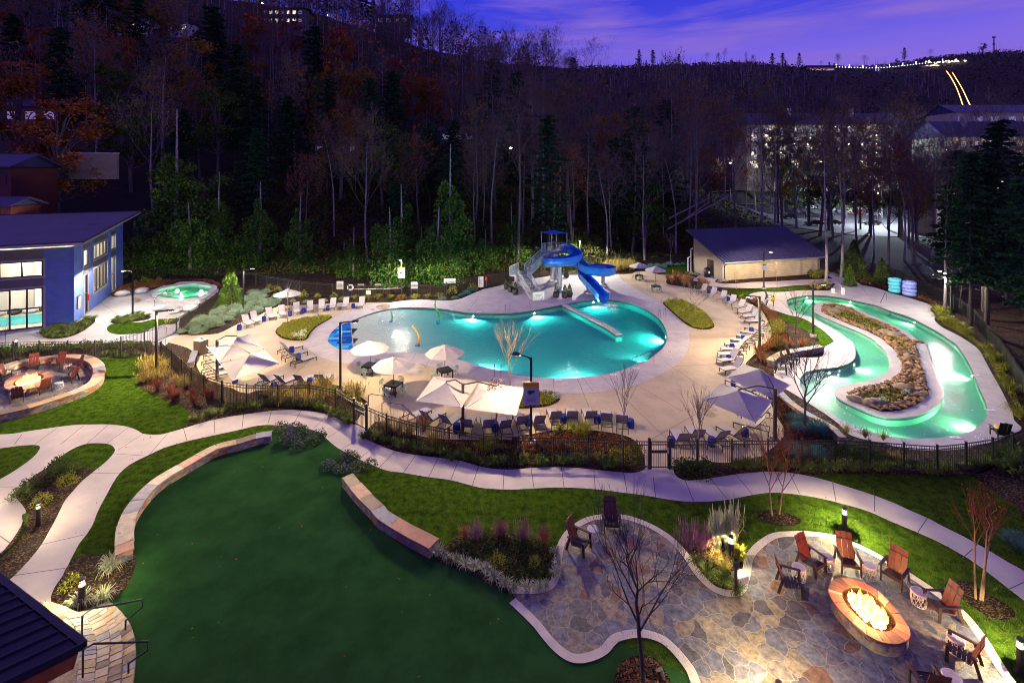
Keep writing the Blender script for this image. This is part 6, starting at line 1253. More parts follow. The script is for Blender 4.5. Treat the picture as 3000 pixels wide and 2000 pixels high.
# golden, red and plum grasses
fill('gold',"02 1290,395 1300,300 1370,250 1460,215 1540,230 1560,330 1500,410 1420,425",.95,'golden fountain grass round the foot of the left pole lamp','golden grasses by the left lamp')
fill('gold',"02 1600,330 1720,350 1760,420 1700,470 1610,440",1.0,'green gold fountain grass outside the curved fence','green gold grasses by the curved fence',.85)
fill('red',"02 1420,430 1520,500 1600,490 1700,520 1800,480 1900,530 2000,560 1900,620 1820,620 1700,560 1560,550 1450,490",.95,'red switchgrass tuft in the bed outside the curved fence','red grasses by the curved fence',.95)
fill('gold',"12 30,520 500,440 690,410 740,480 700,620 500,590 300,590 60,580",1.05,'golden fountain grass between the near fence and the four loungers','golden grasses behind the curved fence',.9)
fill('gold',"12 790,480 870,440 1010,560 1000,600 900,560",.9,'golden fountain grass beside the narrow gate','golden grasses by the narrow gate',1.0)
fill('gold',"12 1080,790 1250,810 1400,860 1650,900 1640,960 1450,930 1200,850",1.0,'golden grass in the bed behind the fence right of the narrow gate','golden grasses right of the narrow gate',.9)
fill('rust',"12 1250,740 1450,800 1650,860 1500,850",1.0,'rust grass beside the first near row loungers','rust grasses by the near row',.8)
fill('lime',"12 1700,940 2352,960 22 0,960 0,1020 12 2352,1020 1750,990",1.1,'lime tuft behind the fence below the near row of loungers','lime tufts below the near row',1.5)
fill('rustb',"22 0,930 250,890 480,960 500,1040 300,1060 0,1040",1.1,'rust leaved shrub below the bear sign lamp','rust shrubs below the bear sign',1.0)
fill('lime',"22 200,850 420,822 620,820 850,842 1000,880 850,890 500,870 300,880",.95,'lime tuft at the edge of the near deck','lime tufts at the near deck',1.2)
fill('yel',"22 880,1000 1000,960 1100,990 1180,1080 1160,1130 1000,1110 900,1060",1.0,'yellow green shrub left of the wide gate','yellow shrubs left of the wide gate',1.0)
# lilyturf borders along the fence
for ln,lb,gp in (("02 1790,735 1900,700 2100,640 2350,600 12 150,592 330,590 520,605 640,640 760,700 850,750",'lilyturf tuft between walk and curved fence','lilyturf along the curved fence'),("12 1040,870 1130,900 1230,945 1350,975 1480,995 1600,1030 1750,1050 1900,1085 2100,1125 2352,1140",'lilyturf tuft between walk and fence right of the narrow gate','lilyturf right of the narrow gate'),("22 20,1130 180,1120 330,1115 480,1110 620,1115 760,1130 850,1150 940,1160",'lilyturf tuft between walk and fence left of the wide gate','lilyturf left of the wide gate'),("32 30,1160 200,1175 380,1165 560,1175 750,1170 900,1165 1080,1175 1300,1190 1500,1200 1700,1190 1900,1165 2100,1130",'lilyturf tuft at the lawn edge below the lazy river fence','lilyturf below the river fence'),("22 2050,1150 2200,1160 2350,1160",'lilyturf tuft right of the dark shrubs','lilyturf right of the dark shrubs')):
    row('lir',ln,.62,lb,gp,1.15,.2);row('lir',ln,.85,lb,gp,.95,.35)
fill('lir',"02 930,135 1020,115 1200,115 1400,150 1430,190 1250,150 1100,150 990,200 950,190",.8,'lilyturf tuft along the fence behind the left lawn','lilyturf behind the left lawn',1.0)
fill('pansy',"12 155,835 220,790 330,795 480,825 580,862 620,890 550,945 420,998 300,985 170,945",.75,'violet flowering shrub at the end of the long seat wall','violet shrubs by the long seat wall')
fill('pansy',"12 650,1120 700,1040 760,1020 850,1055 950,1095 1090,1150 1110,1180 980,1245 880,1215 790,1240 700,1195 650,1160",.75,'violet flowering shrub at the head of the short seat wall','violet shrubs by the short seat wall')
fill('green',"22 1510,1190 1570,1140 1650,1110 1750,1120 1900,1150 1960,1190 1880,1230 1700,1262 1590,1262 1530,1225",.9,'dark green shrub in the corner right of the wide gate','dark shrubs right of the wide gate',1.1)
fill('blue',"32 120,700 200,680 350,690 430,760 560,850 600,890 400,900 250,880 160,800",1.15,'blue grey mound under the bare tree by the right canopies','blue mounds by the right canopies',1.25)
fill('blue',"32 240,990 400,950 600,950 700,1000 600,1120 400,1110 260,1090",1.2,'blue grey mound behind the near fence below the river','blue mounds behind the river fence',1.2)
row('gold',"32 750,850 850,880 950,905 1050,915",1.0,'low golden grass at the corner of the river deck','golden grasses at the river deck corner',.6)
fill('gold',"32 780,1000 1000,980 1250,1050 1500,1080 1700,1060 1900,1030 1800,1120 1500,1160 1100,1150 850,1110",1.6,'dim golden grass on the slope behind the river fence','grasses on the river slope',.7)
fill('rust',"22 2345,10 32 10,30 200,20 400,20 410,60 200,80 60,120 0,110",1.1,'rust grass above the tan retaining wall','rust grasses above the retaining wall',.9)
fill('rust',"C 840,1290 1000,1240 1120,1260 1150,1380 1100,1450 900,1370",1.0,'tan rust grass at the foot of the right row lamp','rust grasses by the right row lamp',.95)
fill('rustb',"C 860,420 950,420 1120,520 1230,600 1320,700 1330,800 1200,800 1130,680 1000,520",1.1,'rust leaved shrub between the right loungers and the river lawn','rust shrubs right of the lounger row',1.0)
fill('yel',"C 1200,840 1330,800 1440,900 1450,1030 1300,1050 1210,960",1.2,'yellow green shrub behind the right lounger row','yellow shrubs right of the lounger row',1.2)
fill('yel',"C 430,280 560,300 700,390 850,420 760,470 600,390 480,330",1.3,'small yellow green shrub behind the upper right loungers','yellow shrubs behind the upper right loungers',.8)
fill('green',"C 1060,1130 1200,1050 1350,1060 1400,1150 1200,1200",1.2,'dark shrub beside the right row lamp','dark shrubs by the right row lamp',1.1)
fill('gold',"21 840,930 850,880 960,850 1080,850 1140,880 1130,915 1050,925 950,935",1.1,'golden fountain grass behind the water slide','golden grasses behind the slide',1.15)
row('blue',"21 1200,880 1290,885 1370,878 1440,868 1520,872 1590,868",1.3,'blue grey mound in a row behind the far umbrellas','blue mounds behind the far umbrellas',1.1);row('blue',"21 1210,892 1300,895 1400,890",1.4,'blue grey mound in a row behind the far umbrellas','blue mounds behind the far umbrellas',1.0)
BED1=tp("21 1415,1020 1440,995 1500,985 1580,1000 1700,1020 1800,1055 1805,1085 1700,1092 1550,1065 1440,1045")
struct(MB().sheet(smooth(BED1,True,3),z=.045).build('rust_grass_bed',M['mulch']))
fill('rust',BED1,1.45,'rust grass in the long bed beside the pump house walk','rust grasses by the pump house walk',1.1)
fill('yel',"31 350,960 420,930 540,945 550,985 420,995",1.1,'yellow green shrub against the pump house wall','shrubs against the pump house',1.1)
fill('gold',"31 370,1090 400,1050 500,1040 570,1080 550,1100 450,1105",1.1,'low golden grass right of the pump house lamp','golden grasses right of the pump house lamp',.7)
for g_ in ("31 1490,1275 1600,1260 1680,1290 1740,1400 1880,1560 1760,1520 1640,1440 1540,1360","32 1870,0 1960,20 2060,120 2140,220 2200,320 2260,440 2310,560 2340,700 2290,700 2230,560 2160,440 2080,300 2000,160 1930,70"):
    fill('lime',g_,1.25,'lime gold tuft along the outer bank of the lazy river','lime tufts on the river bank',1.7)
fill('pink',"13 1880,330 1950,250 2050,215 2300,210 2352,250 23 100,180 330,200 340,330 250,400 100,420 0,420 13 2200,330 2000,380",.95,'plum coloured grass tuft in the bed left of the upper patio','plum grasses left of the patio',.75)
row('red',"13 1880,260 2000,230 2200,200 23 60,230 190,250 310,270",2.0,'tall reddish grass stem tuft above the plum grasses','reddish grasses left of the patio',.75)
row('var',"13 1660,400 1740,420 1820,450 1890,480 2000,530 2100,570 2180,620 2250,670 2330,720 23 30,720 130,725 250,725",.45,'pale edged tuft bordering the turf beside the plum grasses','pale tufts bordering the turf',.9,.06);row('var',"23 330,690 390,630 420,550 430,470 400,390",.5,'pale edged tuft along the upper patio edging','pale tufts by the upper patio',.9,.06)
fill('rustb',"13 1950,520 2100,580 2250,680 23 100,700 300,680 370,560 350,560 280,650 60,660",.9,'dark red low plant inside the pale border','dark red plants in the plum bed',.45)
row('yel',"13 2210,490 23 60,560 220,520",1.5,'small round yellow green bush among the plum grasses','round bushes in the plum bed',.75)
fill('pale',"23 1780,330 1850,300 1950,280 2080,290 2130,340 2000,400 1850,400",.42,'pale plume grass lit by the short bollard','pale plumes by the short bollard',1.0)
fill('pink',"23 1590,340 1650,300 1780,310 1790,390 1660,400",.42,'pinkish grass left of the pale plumes','pink grasses left of the pale plumes',1.05)
fill('gold',"23 1780,420 1950,420 1980,560 1850,560",.5,'low golden tuft below the pale plumes','golden tufts below the plumes',.55)
fill('lir',"23 1580,400 1650,430 1740,520 1820,600 1950,660 2130,680 2080,760 1980,765 1850,715 1750,630 1660,520 1590,440",.5,'lilyturf tuft along the edging between the two patio lobes','lilyturf between the patio lobes',1.0)
fill('lime',"23 2040,400 2150,390 2190,440 2170,520 2080,500",.55,'lime tuft right of the short bollard','lime tufts by the short bollard',1.0)
row('var',"03 1015,480 1165,490 1010,560",1.0,'pale edged tuft at the foot of the long seat wall','pale tufts at the wall foot',1.25,.05);fill('var',"03 610,860 700,830 850,760 950,700 1070,740 1000,800 880,850 720,890",.62,'pale edged tuft glowing beside the step bollard','pale tufts by the step bollard',1.15)
fill('yel',"03 500,780 520,690 600,610 700,600 720,650 640,760 560,810",.75,'lime shrub beside the walk near the step bollard','lime shrubs by the step bollard',.85);fill('yel',"03 840,560 950,520 1040,560 1040,680 940,660 860,620",.7,'lime shrub in the bed below the long seat wall','lime shrubs below the long wall',.75)
fill('green',"02 180,1420 200,1360 350,1260 450,1190 560,1160 700,1150 790,1190 780,1240 640,1220 560,1290 400,1330 330,1400 250,1470 200,1470",.85,'dark green shrub in the bed between two branches of the walk','dark shrubs between the walks',.95);fill('yel',"02 380,1400 430,1340 520,1360 480,1460 400,1560 350,1500",.7,'yellow green shrub beside the bollard between the walks','yellow shrubs between the walks',.75);fill('yel',"02 520,1310 620,1260 700,1270 690,1310 600,1330",.8,'small bright shrub at the middle of the bed between the walks','bright shrubs between the walks',.75)
cover('creeping_ground_cover',"03 230,20 280,150 220,260 130,350 40,430 -60,540 -120,520 0,410 100,300 190,150",'deepcover',2500,.14,'creeping green cover along the left walk edge',.09,6)
LB=smooth(tp("01 985,1470 1010,1420 1100,1400 1300,1395 1400,1370 1500,1365 1640,1360 1600,1410 1500,1420 1400,1445 1330,1490 1200,1505 1060,1505"),True,3)
struct(MB().sheet(LB,z=.05).build('terrace_lawn',M['lawn']))
for poly,lb,gp in (("01 375,1500 400,1460 480,1430 600,1410 700,1400 780,1360 850,1358 875,1385 830,1430 740,1490 620,1535 480,1550 400,1535",'variegated tuft in the bed at the corner of the pool house','tufts at the pool house corner'),("01 1010,1395 1080,1360 1180,1325 1300,1318 1380,1335 1360,1370 1250,1390 1100,1410",'variegated tuft round the terrace lamp foot','tufts round the terrace lamp')):
    P_=smooth(tp(poly),True,3);struct(MB().sheet(P_,z=.055).build('planting_bed',M['mulch']));fill('lir',P_,.72,lb,gp,1.05)
cover('rust_ground_cover',"01 1010,1145 1080,1080 1200,1040 1400,1020 1560,1010 1700,1005 1900,1000 2040,1060 2010,1090 1850,1015 1650,1015 1560,1045 1420,1080 1300,1100 1200,1100 1130,1130",'rustcover',5200,.25,'rust leaves and stones on the bank behind the spa',.13,8)
cover('river_stone_bed',"01 1020,1150 1080,1120 1180,1095 1330,1085 1390,1095 1300,1110 1180,1120 1080,1160",'cobble',900,.1,'tan river stones beside the pool house corner',.3,9)
row('yel',"01 1240,1040 1320,1020 1400,1025 1470,1010",1.6,'bright shrub on the bank between pool house and spa','bright shrubs behind the spa',.9)
fill('green',"32 2000,1100 2120,1060 2352,1040 2352,1400 2250,1500 2200,1350 2100,1250 2060,1180",1.7,'dark dense shrub at the right border of the lawn','dark shrubs at the right lawn border',1.8)
fill('blue',"33 2200,230 2300,210 2352,260 2352,380 2250,380 2200,310",1.0,'dim blue grey shrub at the right edge of the lawn','dim shrubs at the right edge',1.0)
# hedges behind the left fence
cover('dark_hedge',"02 -400,90 0,70 400,55 900,30 1300,20 1420,50 1300,75 900,75 500,100 0,140 -400,160",'deepcover',9000,.6,'low dark planting behind the fence of the left fire pit',.10,10)
cover('low_bed_plants',"C 860,440 960,420 1120,520 1230,600 1320,720 1440,880 1460,1050 1330,1130 1180,1200 1020,1250 1040,1130 1200,1020 1210,900 1130,700 1000,520",'rustcover',4200,.4,'tangled rust and green plants in the bed right of the lounger row',.13,21)
cover('low_bed_plants',"32 20,470 100,430 200,545 330,640 480,720 600,800 690,890 560,900 300,900 160,880 145,800 80,690",'rustcover',2600,.3,'brown low plants between the canopies and the river wall',.12,22)
cover('low_bed_plants',"12 1100,760 1300,840 1600,905 2352,930 22 0,905 200,870 600,830 850,850 1040,885 1140,950 1200,1060 1100,1050 700,1010 0,1010 12 2000,1000 1475,900",'rustcover',3200,.16,'red brown low plants in the bed behind the near fence',.11,23)
cover('low_bed_plants',"12 20,480 300,470 550,430 700,420 850,470 1000,570 960,610 700,520 300,500 60,510",'limecover',2400,.3,'gold green low plants behind the curved fence',.12,24)
cover('low_bed_plants',"31 1500,1280 1640,1270 1740,1380 1900,1530 32 1960,20 2060,110 2140,210 2220,330 2300,480 2345,640 2345,760 2270,720 2240,600 2150,440 2070,300 2000,170 1940,70 1850,0 31 1730,1490 1610,1430 1545,1330",'limecover',5200,.24,'gold green and rust low plants on the outer bank of the lazy river',.13,25,True)
cover('low_bed_plants',"31 850,1030 1000,1060 1130,1100 1300,1150 1480,1215 1640,1270 1600,1235 1380,1125 1100,1000 880,940 700,900 720,960",'rustcover',2600,.14,'fallen rust leaves and low plants below the boundary fence',.12,26)
cover('low_bed_plants',"32 700,960 900,990 1100,1050 1350,1110 1700,1090 2000,1020 2300,900 2345,960 2100,1100 1700,1160 1300,1170 700,1140 0,1140 32 0,1030 200,960",'deepcover',4200,.28,'dim green low plants on the slope below the lazy river',.14,27)
# mulch beds on the lawn side
for nm,poly in (('fence_bed',"02 1430,-30 1480,60 1300,300 1260,400 1400,480 1560,560 1700,610 1750,680 1740,770 2000,712 2350,655 12 300,630 580,652 790,732 880,760 960,640 02 2265,480 1870,400 1660,250"),('fence_bed',"12 1025,830 985,870 1200,985 1500,1048 1900,1103 2200,1172 22 100,1170 400,1156 800,1183 1100,1208 1210,1185 1225,1140 1100,1060 700,1060 0,1060 12 2090,1040 1475,930"),('fence_bed',"22 1485,1185 1520,1248 1590,1278 1830,1258 2200,1208 32 100,1200 350,1225 600,1215 1250,1225 1900,1230 2150,1120 2352,1000 2345,880 2000,960 1500,1010 1000,960 600,990 0,1050 22 2000,1120 1600,1110"),('plum_bed',"13 1650,440 1700,340 1800,270 1900,215 2050,190 2250,185 2352,200 23 100,215 250,260 350,340 470,370 450,450 438,600 400,688 330,735 130,758 0,755 13 2200,700 2050,612 1900,542"),('plume_bed',"23 1560,400 1620,370 1750,300 1950,270 2120,300 2200,420 2190,540 2170,650 2140,735 2080,780 1980,782 1850,735 1750,655 1650,535"),('step_bed',"03 470,825 500,700 570,600 620,500 700,420 850,400 1060,395 1235,405 1240,500 1200,620 1130,730 1040,800 995,808 740,928 600,862"),('walk_bed',"02 150,1440 145,1410 240,1300 420,1170 520,1130 640,1150 760,1170 870,1185 760,1280 660,1390 600,1460 550,1560 03 500,90 330,370 130,590 40,660 -100,480 40,350 200,120 235,0 02 220,1530"),('tree_ring',"33 -90,60 -60,10 60,-20 200,20 300,70 290,115 200,135 60,125"),('tree_ring',"33 1680,680 1720,640 1850,650 1950,720 2100,800 2250,900 2270,970 2200,1000 2050,985 1900,890 1780,800"),('leaf_ring',"23 945,1520 980,1420 1050,1350 1180,1325 1300,1345 1380,1420 1440,1520 1480,1650 1480,2000 900,2000 900,1700"),('right_bed',"32 1900,1235 2150,1130 2352,1040 2600,1000 2600,1500 33 2352,100 32 2300,1500 2150,1400 2000,1290")):
    b=MB();pl=smooth(tp(poly),True,3);b.sheet(pl,z=.042 if 'leaf' not in nm else .048);struct(b.build(nm,M['mulch']))
rl_=random.Random(5);b=MB()
for x,y in fillpts(tp("23 960,1520 990,1430 1060,1360 1180,1335 1290,1355 1370,1430 1430,1530 1460,1650 1460,1900 950,1900"),.09,.6,rl_): leaf(b,Vector((x,y,.07)),rl_,.12,.045,Vector((rl_.gauss(0,1),rl_.gauss(0,1),.25)))
tag(b.build('fallen_leaves',M['rustcover']),'fallen orange leaves round the foreground bare tree',None,None,'stuff')
b=MB()
for k in range(420):
    z_=rl_.choice([LAWN,PATIO,TURF]);x=rl_.uniform(-22,28);y=rl_.uniform(14.5,34)
    if inside(z_,x,y): leaf(b,Vector((x,y,.065)),rl_,.09,.03,Vector((rl_.gauss(0,1),rl_.gauss(0,1),.15)))
tag(b.build('scattered_leaves',M['rustcover']),'stray fallen leaves scattered over lawn, turf and patio',None,None,'stuff')
rk=random.Random(19)
# lawn blades that break up the edges
b=MB();lw=random.Random(9)
ok=[p for p in (PATH,TURF,PATIO)]
n=0
for k in range(150000):
    y=14.2+30*lw.random()**1.5;x=lw.uniform(-1,1)*y*1.12
    if not inside(LAWN,x,y) or inside(PATH,x,y) or inside(TURF,x,y) or inside(PATIO,x,y): continue
    n+=1
    if n>52000:break
    d=Vector((lw.gauss(0,.5),lw.gauss(0,.5),1)).normalized();s=Vector((lw.gauss(0,1),lw.gauss(0,1),0)).normalized()*.012;p=Vector((x,y,.01));h=lw.uniform(.05,.12)
    b.add([p-s,p+s,p+d*h],[(0,1,2)])
tag(b.build('lawn_blades',leafmat('lawn_blades',[(.03,.055,.010),(.05,.085,.014),(.08,.105,.02),(.10,.10,.025)],var=0)),'grass blades of the clumpy lawn',None,None,'stuff')
cover('low_bed_plants',"13 1660,430 1750,330 1850,270 1950,225 2100,200 2300,205 23 0,215 150,230 250,280 340,360 440,400 430,560 390,670 320,715 130,735 0,735 13 2200,680 2060,590 1900,520",'deepcover',2600,.22,'low green and plum plants filling the bed left of the patio',.10,31)
# island stones
b=MB();rs=random.Random(3);ring=[p for p in ISLI]
for x,y in fillpts(ISLI,.27,.42,rs):
    if min((p.x-x)**2+(p.y-y)**2 for p in ring)>.78**2 and rs.random()<.96: continue
    s=rs.uniform(.10,.21);b.lathe([(s*.45,-s*.3),(s,0),(s*.8,s*.32),(s*.2,s*.5)],(x,y,.09+s*.2),7,sx=rs.uniform(.8,1.35),sy=rs.uniform(.8,1.2))
tag(b.build('river_cobbles',M['cobble'],smooth=True),'tan river cobbles lining the island of the lazy river',None,None,'stuff')
cover('island_ground_cover',[p.copy() for p in ISLI],'limecover',5200,.30,'mixed green ground cover on the river island',.13,12,True,.02,ISLI)
def boulder(seed):
    r=random.Random(seed);b=MB();b.lathe([(.55,-.2),(.9,0),(1,.25),(.8,.55),(.45,.72),(.05,.78)],n=12)
    b.v=[tuple(Vector(v)*(1+.22*noise.noise(Vector(v)*1.3+Vector((seed*3,0,0)))+.1*noise.noise(Vector(v)*3))) for v in b.v];return b
BO=[one('boulder','boulder',boulder(i),M['boulder'],True) for i in range(3)]
for i,(fr,x,y,s,l) in enumerate((('31',610,1300,.62,'large tan boulder near the far tip of the river island'),('31',665,1275,.5,'tan boulder just behind the one at the far island tip'),('31',540,1270,.4,'small tan boulder at the upper island edge'),('31',1070,1495,.55,'rounded tan boulder left of two in the middle of the island'),('31',1165,1520,.62,'rounded tan boulder right of two in the middle of the island'),('32',1295,155,.42,'tan boulder among cobbles at the island waist'),('32',1250,440,.62,'large grey boulder at the foot of the island'),('32',970,570,.5,'tan boulder right of the pair at the island foot'),('32',925,580,.42,'grey boulder left of the pair at the island foot'),('32',805,545,.45,'flat tan boulder at the lower left of the island'),('32',1430,490,.3,'small tan boulder at the right of the island foot'))):
    place(BO[i%3],at(fr,x,y)+Vector((0,0,.05)),i*1.3,l,'island boulders',(s*1.15,s,s*.8))
# ---------- small bare trees ----------
def grow(b,p,d,L_,r,lev,rnd,nb,spread,tips,sides=5,up=.15,m=0):
    n=3 if lev else 4;pts=[p];q=p.copy();dd=d.copy()
    for i in range(n):
        dd=(dd+rv(rnd)*.14+Vector((0,0,up*.3))).normalized();q=q+dd*L_/n;pts.append(q.copy())
    b.tube(pts,[r*(1-.62*i/n) for i in range(n+1)],sides if lev>0 else 3,cap=False,m=m)
    if lev<=0: tips.append((pts[-1],dd));return
    for k in range(nb):
        t=rnd.uniform(.28,1.0) if k<nb-1 else 1.0;i=min(n-1,int(t*n));s=pts[i].lerp(pts[i+1],t*n-i) if t<1 else pts[-1];ax=dd.cross(rv(rnd));ax=ax.normalized() if ax.length>.01 else dd.orthogonal();an=spread*rnd.uniform(.55,1.15) if k<nb-1 else spread*.25
        nd=(Matrix.Rotation(an,3,ax)@(pts[i+1]-pts[i]).normalized()+Vector((0,0,up))).normalized();grow(b,s,nd,L_*rnd.uniform(.5,.72),r*(1-.62*t)*.62+.002,lev-1,rnd,nb,spread,tips,max(3,sides-1),up,m)
def small_tree(p,h,label,bark,seed,spread=.62,clear=.3,lev=3,nb=5,leafm=None,nl=0,stems=1,twig=None,group=None,r=.06):
    rnd=random.Random(seed);t=thing('bare_tree',label,'tree',p,0,group);tips=[];b=MB();cb=MB()
    for s in range(stems):
        o_=Vector((rnd.uniform(-.2,.2),rnd.uniform(-.15,.15),0))*(stems>1);lean=Vector((rnd.uniform(-.12,.12),rnd.uniform(-.1,.1),1)).normalized();top=o_+lean*h*clear
        b.tube([o_-Vector((0,0,.05)),o_.lerp(top,.5)+rv(rnd)*.02,top],[r*1.2,r,r*.85],7,cap=False);n=10
        ms=[top+(lean+Vector((rnd.gauss(0,.05),rnd.gauss(0,.05),0)))*(h*(1-clear)*.85*i/6) for i in range(7)];b.tube(ms,[r*.85*(1-.13*i) for i in range(7)],6,cap=False)
        for k in range(n):
            f=(k/n)*.95;q=ms[min(5,int(f*6))].lerp(ms[min(6,int(f*6)+1)],f*6-int(f*6));a=k*2.4+rnd.uniform(-.3,.3);d=Vector((math.cos(a)*math.sin(spread),math.sin(a)*math.sin(spread),math.cos(spread))).normalized();grow(cb,q,d,h*(1-clear)*(.62-.38*f),r*.5*(1-f*.6),lev-1,rnd,nb,spread*.8,tips,5,.12)
    b.build('trunk',M[bark],t,True);cb.build('branches',M[twig or bark],t)
    if leafm:
        lb=MB()
        for k in range(nl): q,d=rnd.choice(tips);leaf(lb,q+rv(rnd)*.06,rnd,.09,.035)
        lb.build('leaves',M[leafm],t)
    return t
small_tree(at('12',2330,405),4.1,'tan bare tree glowing in front of the pool','tan_twig',31,.42,.22)
small_tree(at('M',1570,1055),2.9,'slim tree keeping a few dark leaves in the near lounger row','bark',32,.36,.38,leafm='rustcover',nl=170,r=.035)
small_tree(at('22',1008,900),3.8,'slim bare tree at the right end of the near lounger row','bark',33,.30,.34,r=.04)
small_tree(at('22',1703,1140),3.6,'slim bare tree in front of the loungers right of the wide gate','bark',34,.36,.34,r=.045)
small_tree(at('32',340,830),5.0,'wide bare tree standing in blue mounds left of the lazy river','barkd',35,.6,.3,r=.075)
small_tree(at('31',250,1505),4.1,'bare tree on the lawn strip beside the left arm of the lazy river','barkd',36,.6,.24)
small_tree(at('21',1683,1345),3.8,'broad tan bare tree in the teardrop bed','tan_twig',37,.8,.28,twig='bark')
small_tree(at('11',290,1410),4.4,'bare young tree in the rounded bed before the umbrella','tan_twig',38,.5,.36,twig='bark',r=.045)
small_tree(at('21',1465,882),5.2,'tall thin bare tree behind the far umbrellas','bark',39,.35,.4)
small_tree(at('31',85,1072),4.0,'young orange bare tree in front of the pump house wall','tan_twig',40,.9,.35,2,4,r=.03);small_tree(at('21',2065,1095),3.6,'young orange bare tree left of the yellow topped sign','tan_twig',41,.9,.3,2,4,r=.03)
small_tree(at('31',55,1290),3.0,'thin sapling beside the yellow stools','bark',42,.5,.4,2,4,r=.022)
small_tree(at('33',80,40),3.7,'reddish bare tree in the mulch ring by the walk','tan_twig',43,.45,.3,stems=2,twig='mahog',r=.035)
small_tree(at('33',1960,815),4.1,'three stemmed reddish bare tree in the mulch ring by the patio','tan_twig',44,.34,.5,2,stems=3,twig='mahog',leafm='orange',nl=25,r=.032)
small_tree(at('23',1215,1625),4.9,'large dark bare tree in the foreground spreading over the flagstones','barkd',45,.62,.36,4,4,r=.07)
small_tree(at('01',1518,1600),2.6,'thin pale sapling behind the curved left lamp','tan_twig',46,.4,.5,2,4,r=.022)
small_tree(at('02',52,60),2.6,'thin sapling before the glazed wall of the pool house','bark',47,.5,.4,2,4,r=.022)
small_tree(at('02',1690,470),2.2,'slim bare sapling outside the curved fence','barkd',48,.3,.5,2,3,r=.02)
def conifer(p,h,r,label,seed,m='spruce',n=5200):
    rnd=random.Random(seed);t=thing('evergreen_tree',label,'evergreen tree',p);b=MB();b.tube([(0,0,-.05),(0,0,h*.9)],[.09,.02],6);b.build('trunk',M['barkd'],t);b=MB()
    for k in range(n):
        f=rnd.random()**1.25;a=rnd.uniform(0,2*PI);rr=r*(1-f)**.85*(1+.16*math.sin(a*5+f*14)+.12*math.sin(f*23))*rnd.uniform(.62,1.06)+.03;q=Vector((rr*math.cos(a),rr*math.sin(a),.12+f*h));leaf(b,q,rnd,.20*rnd.uniform(.6,1.3),.045,Vector((math.cos(a)*.7,math.sin(a)*.7,.8))+rv(rnd)*.4)
    b.build('foliage',M[m],t);return t
conifer(at('01',2115,1245),5.0,1.35,'pointed bright arborvitae between the spa and the left loungers',51)
conifer(at('31',752,1062),2.9,.75,'narrow bright evergreen beside the pool lift walk',52,n=2600);conifer(at('31',790,985),5.6,2.0,'broad green evergreen right of the pump house',53,'greenleaf',5200);conifer(at('31',1045,1038),3.5,1.1,'small pointed evergreen in front of the boundary fence',54,n=3000)
# ---------- woodland trees ----------
FG='woodland trees on the hillside'
def tall_bare(seed,h,bark,twig,nb=15,lev=3,spread=.7,clear=.45,r=.22,name='woodland_tree',leafm=None,nl=0,ls=.45,k=5):
    rnd=random.Random(seed);t=thing(name,'','tree');b=MB();tips=[];n=8;q=Vector((0,0,-.6));pts=[q.copy()];d=Vector((rnd.gauss(0,.03),rnd.gauss(0,.03),1))
    for i in range(n): d=(d+Vector((rnd.gauss(0,.035),rnd.gauss(0,.035),0))).normalized();q=q+d*(h*.92/n);pts.append(q.copy())
    b.tube(pts,[r*(1.15-1.0*i/n) for i in range(n+1)],7,cap=False);b.build('trunk',M[bark],t,True);cb=MB()
    for k_ in range(nb):
        f=clear+(1-clear)*(k_/nb)**.85;i=min(n-1,int(f*n));p=pts[i].lerp(pts[i+1],f*n-i);a=k_*2.4+rnd.uniform(-.4,.4);s=spread*(1.15-.6*(f-clear)/(1-clear));dd=Vector((math.cos(a)*math.sin(s),math.sin(a)*math.sin(s),math.cos(s)));grow(cb,p,dd,h*rnd.uniform(.16,.27)*(1.25-.7*(f-clear)/(1-clear)),r*.38*(1-f*.7),lev-1,rnd,k,.62,tips,4,.14)
    for p,d in tips:
        for _ in range(3):
            e=(d+rv(rnd)*.7+Vector((0,0,.25))).normalized();s=e.cross(rv(rnd)).normalized()*.022;cb.add([p-s,p+s,p+e*rnd.uniform(.7,1.5)],[(0,1,2)])
    cb.build('branches',M[twig],t)
    if leafm:
        lb=MB()
        for j in range(nl): p,_=rnd.choice(tips);leaf(lb,p+rv(rnd)*rnd.uniform(.1,.7),rnd,ls*rnd.uniform(.6,1.2),ls*.36)
        lb.build('crown',M[leafm],t)
    return t
def hemlock(seed,h,r,n=4000,bare=.25,name='hemlock_tree'):
    rnd=random.Random(seed);t=thing(name,'','evergreen tree');b=MB();b.tube([(0,0,-.6),(0,0,h*.5),(.1,0,h*.97)],[.26,.16,.03],7,cap=False);b.build('trunk',M['barkd'],t,True);b=MB();nbr=int(h*3.0)
    for k in range(nbr):
        f=bare+(1-bare)*k/nbr;a=k*2.4+rnd.uniform(-.4,.4);L_=r*(1-f)**.5*rnd.uniform(.5,1.2)*(1 if f>bare+.12 else .7)*(.62+.75*abs(noise.noise(Vector((math.cos(a)*1.1,math.sin(a)*1.1,f*5+seed)))+.35))+.35;z=h*f;dr=rnd.uniform(.10,.30)
        for j in range(n//nbr):
            u=rnd.random()**.6;p=Vector((math.cos(a)*L_*u,math.sin(a)*L_*u,z+.12*L_*u-dr*L_*u*u))+Vector((rnd.gauss(0,1),rnd.gauss(0,1),rnd.gauss(0,.35)))*(.16+.20*u);leaf(b,p,rnd,.55*rnd.uniform(.6,1.5),.17,Vector((math.cos(a),math.sin(a),-.35))+rv(rnd)*.6)
    b.build('foliage',M['hemlock'],t);return t
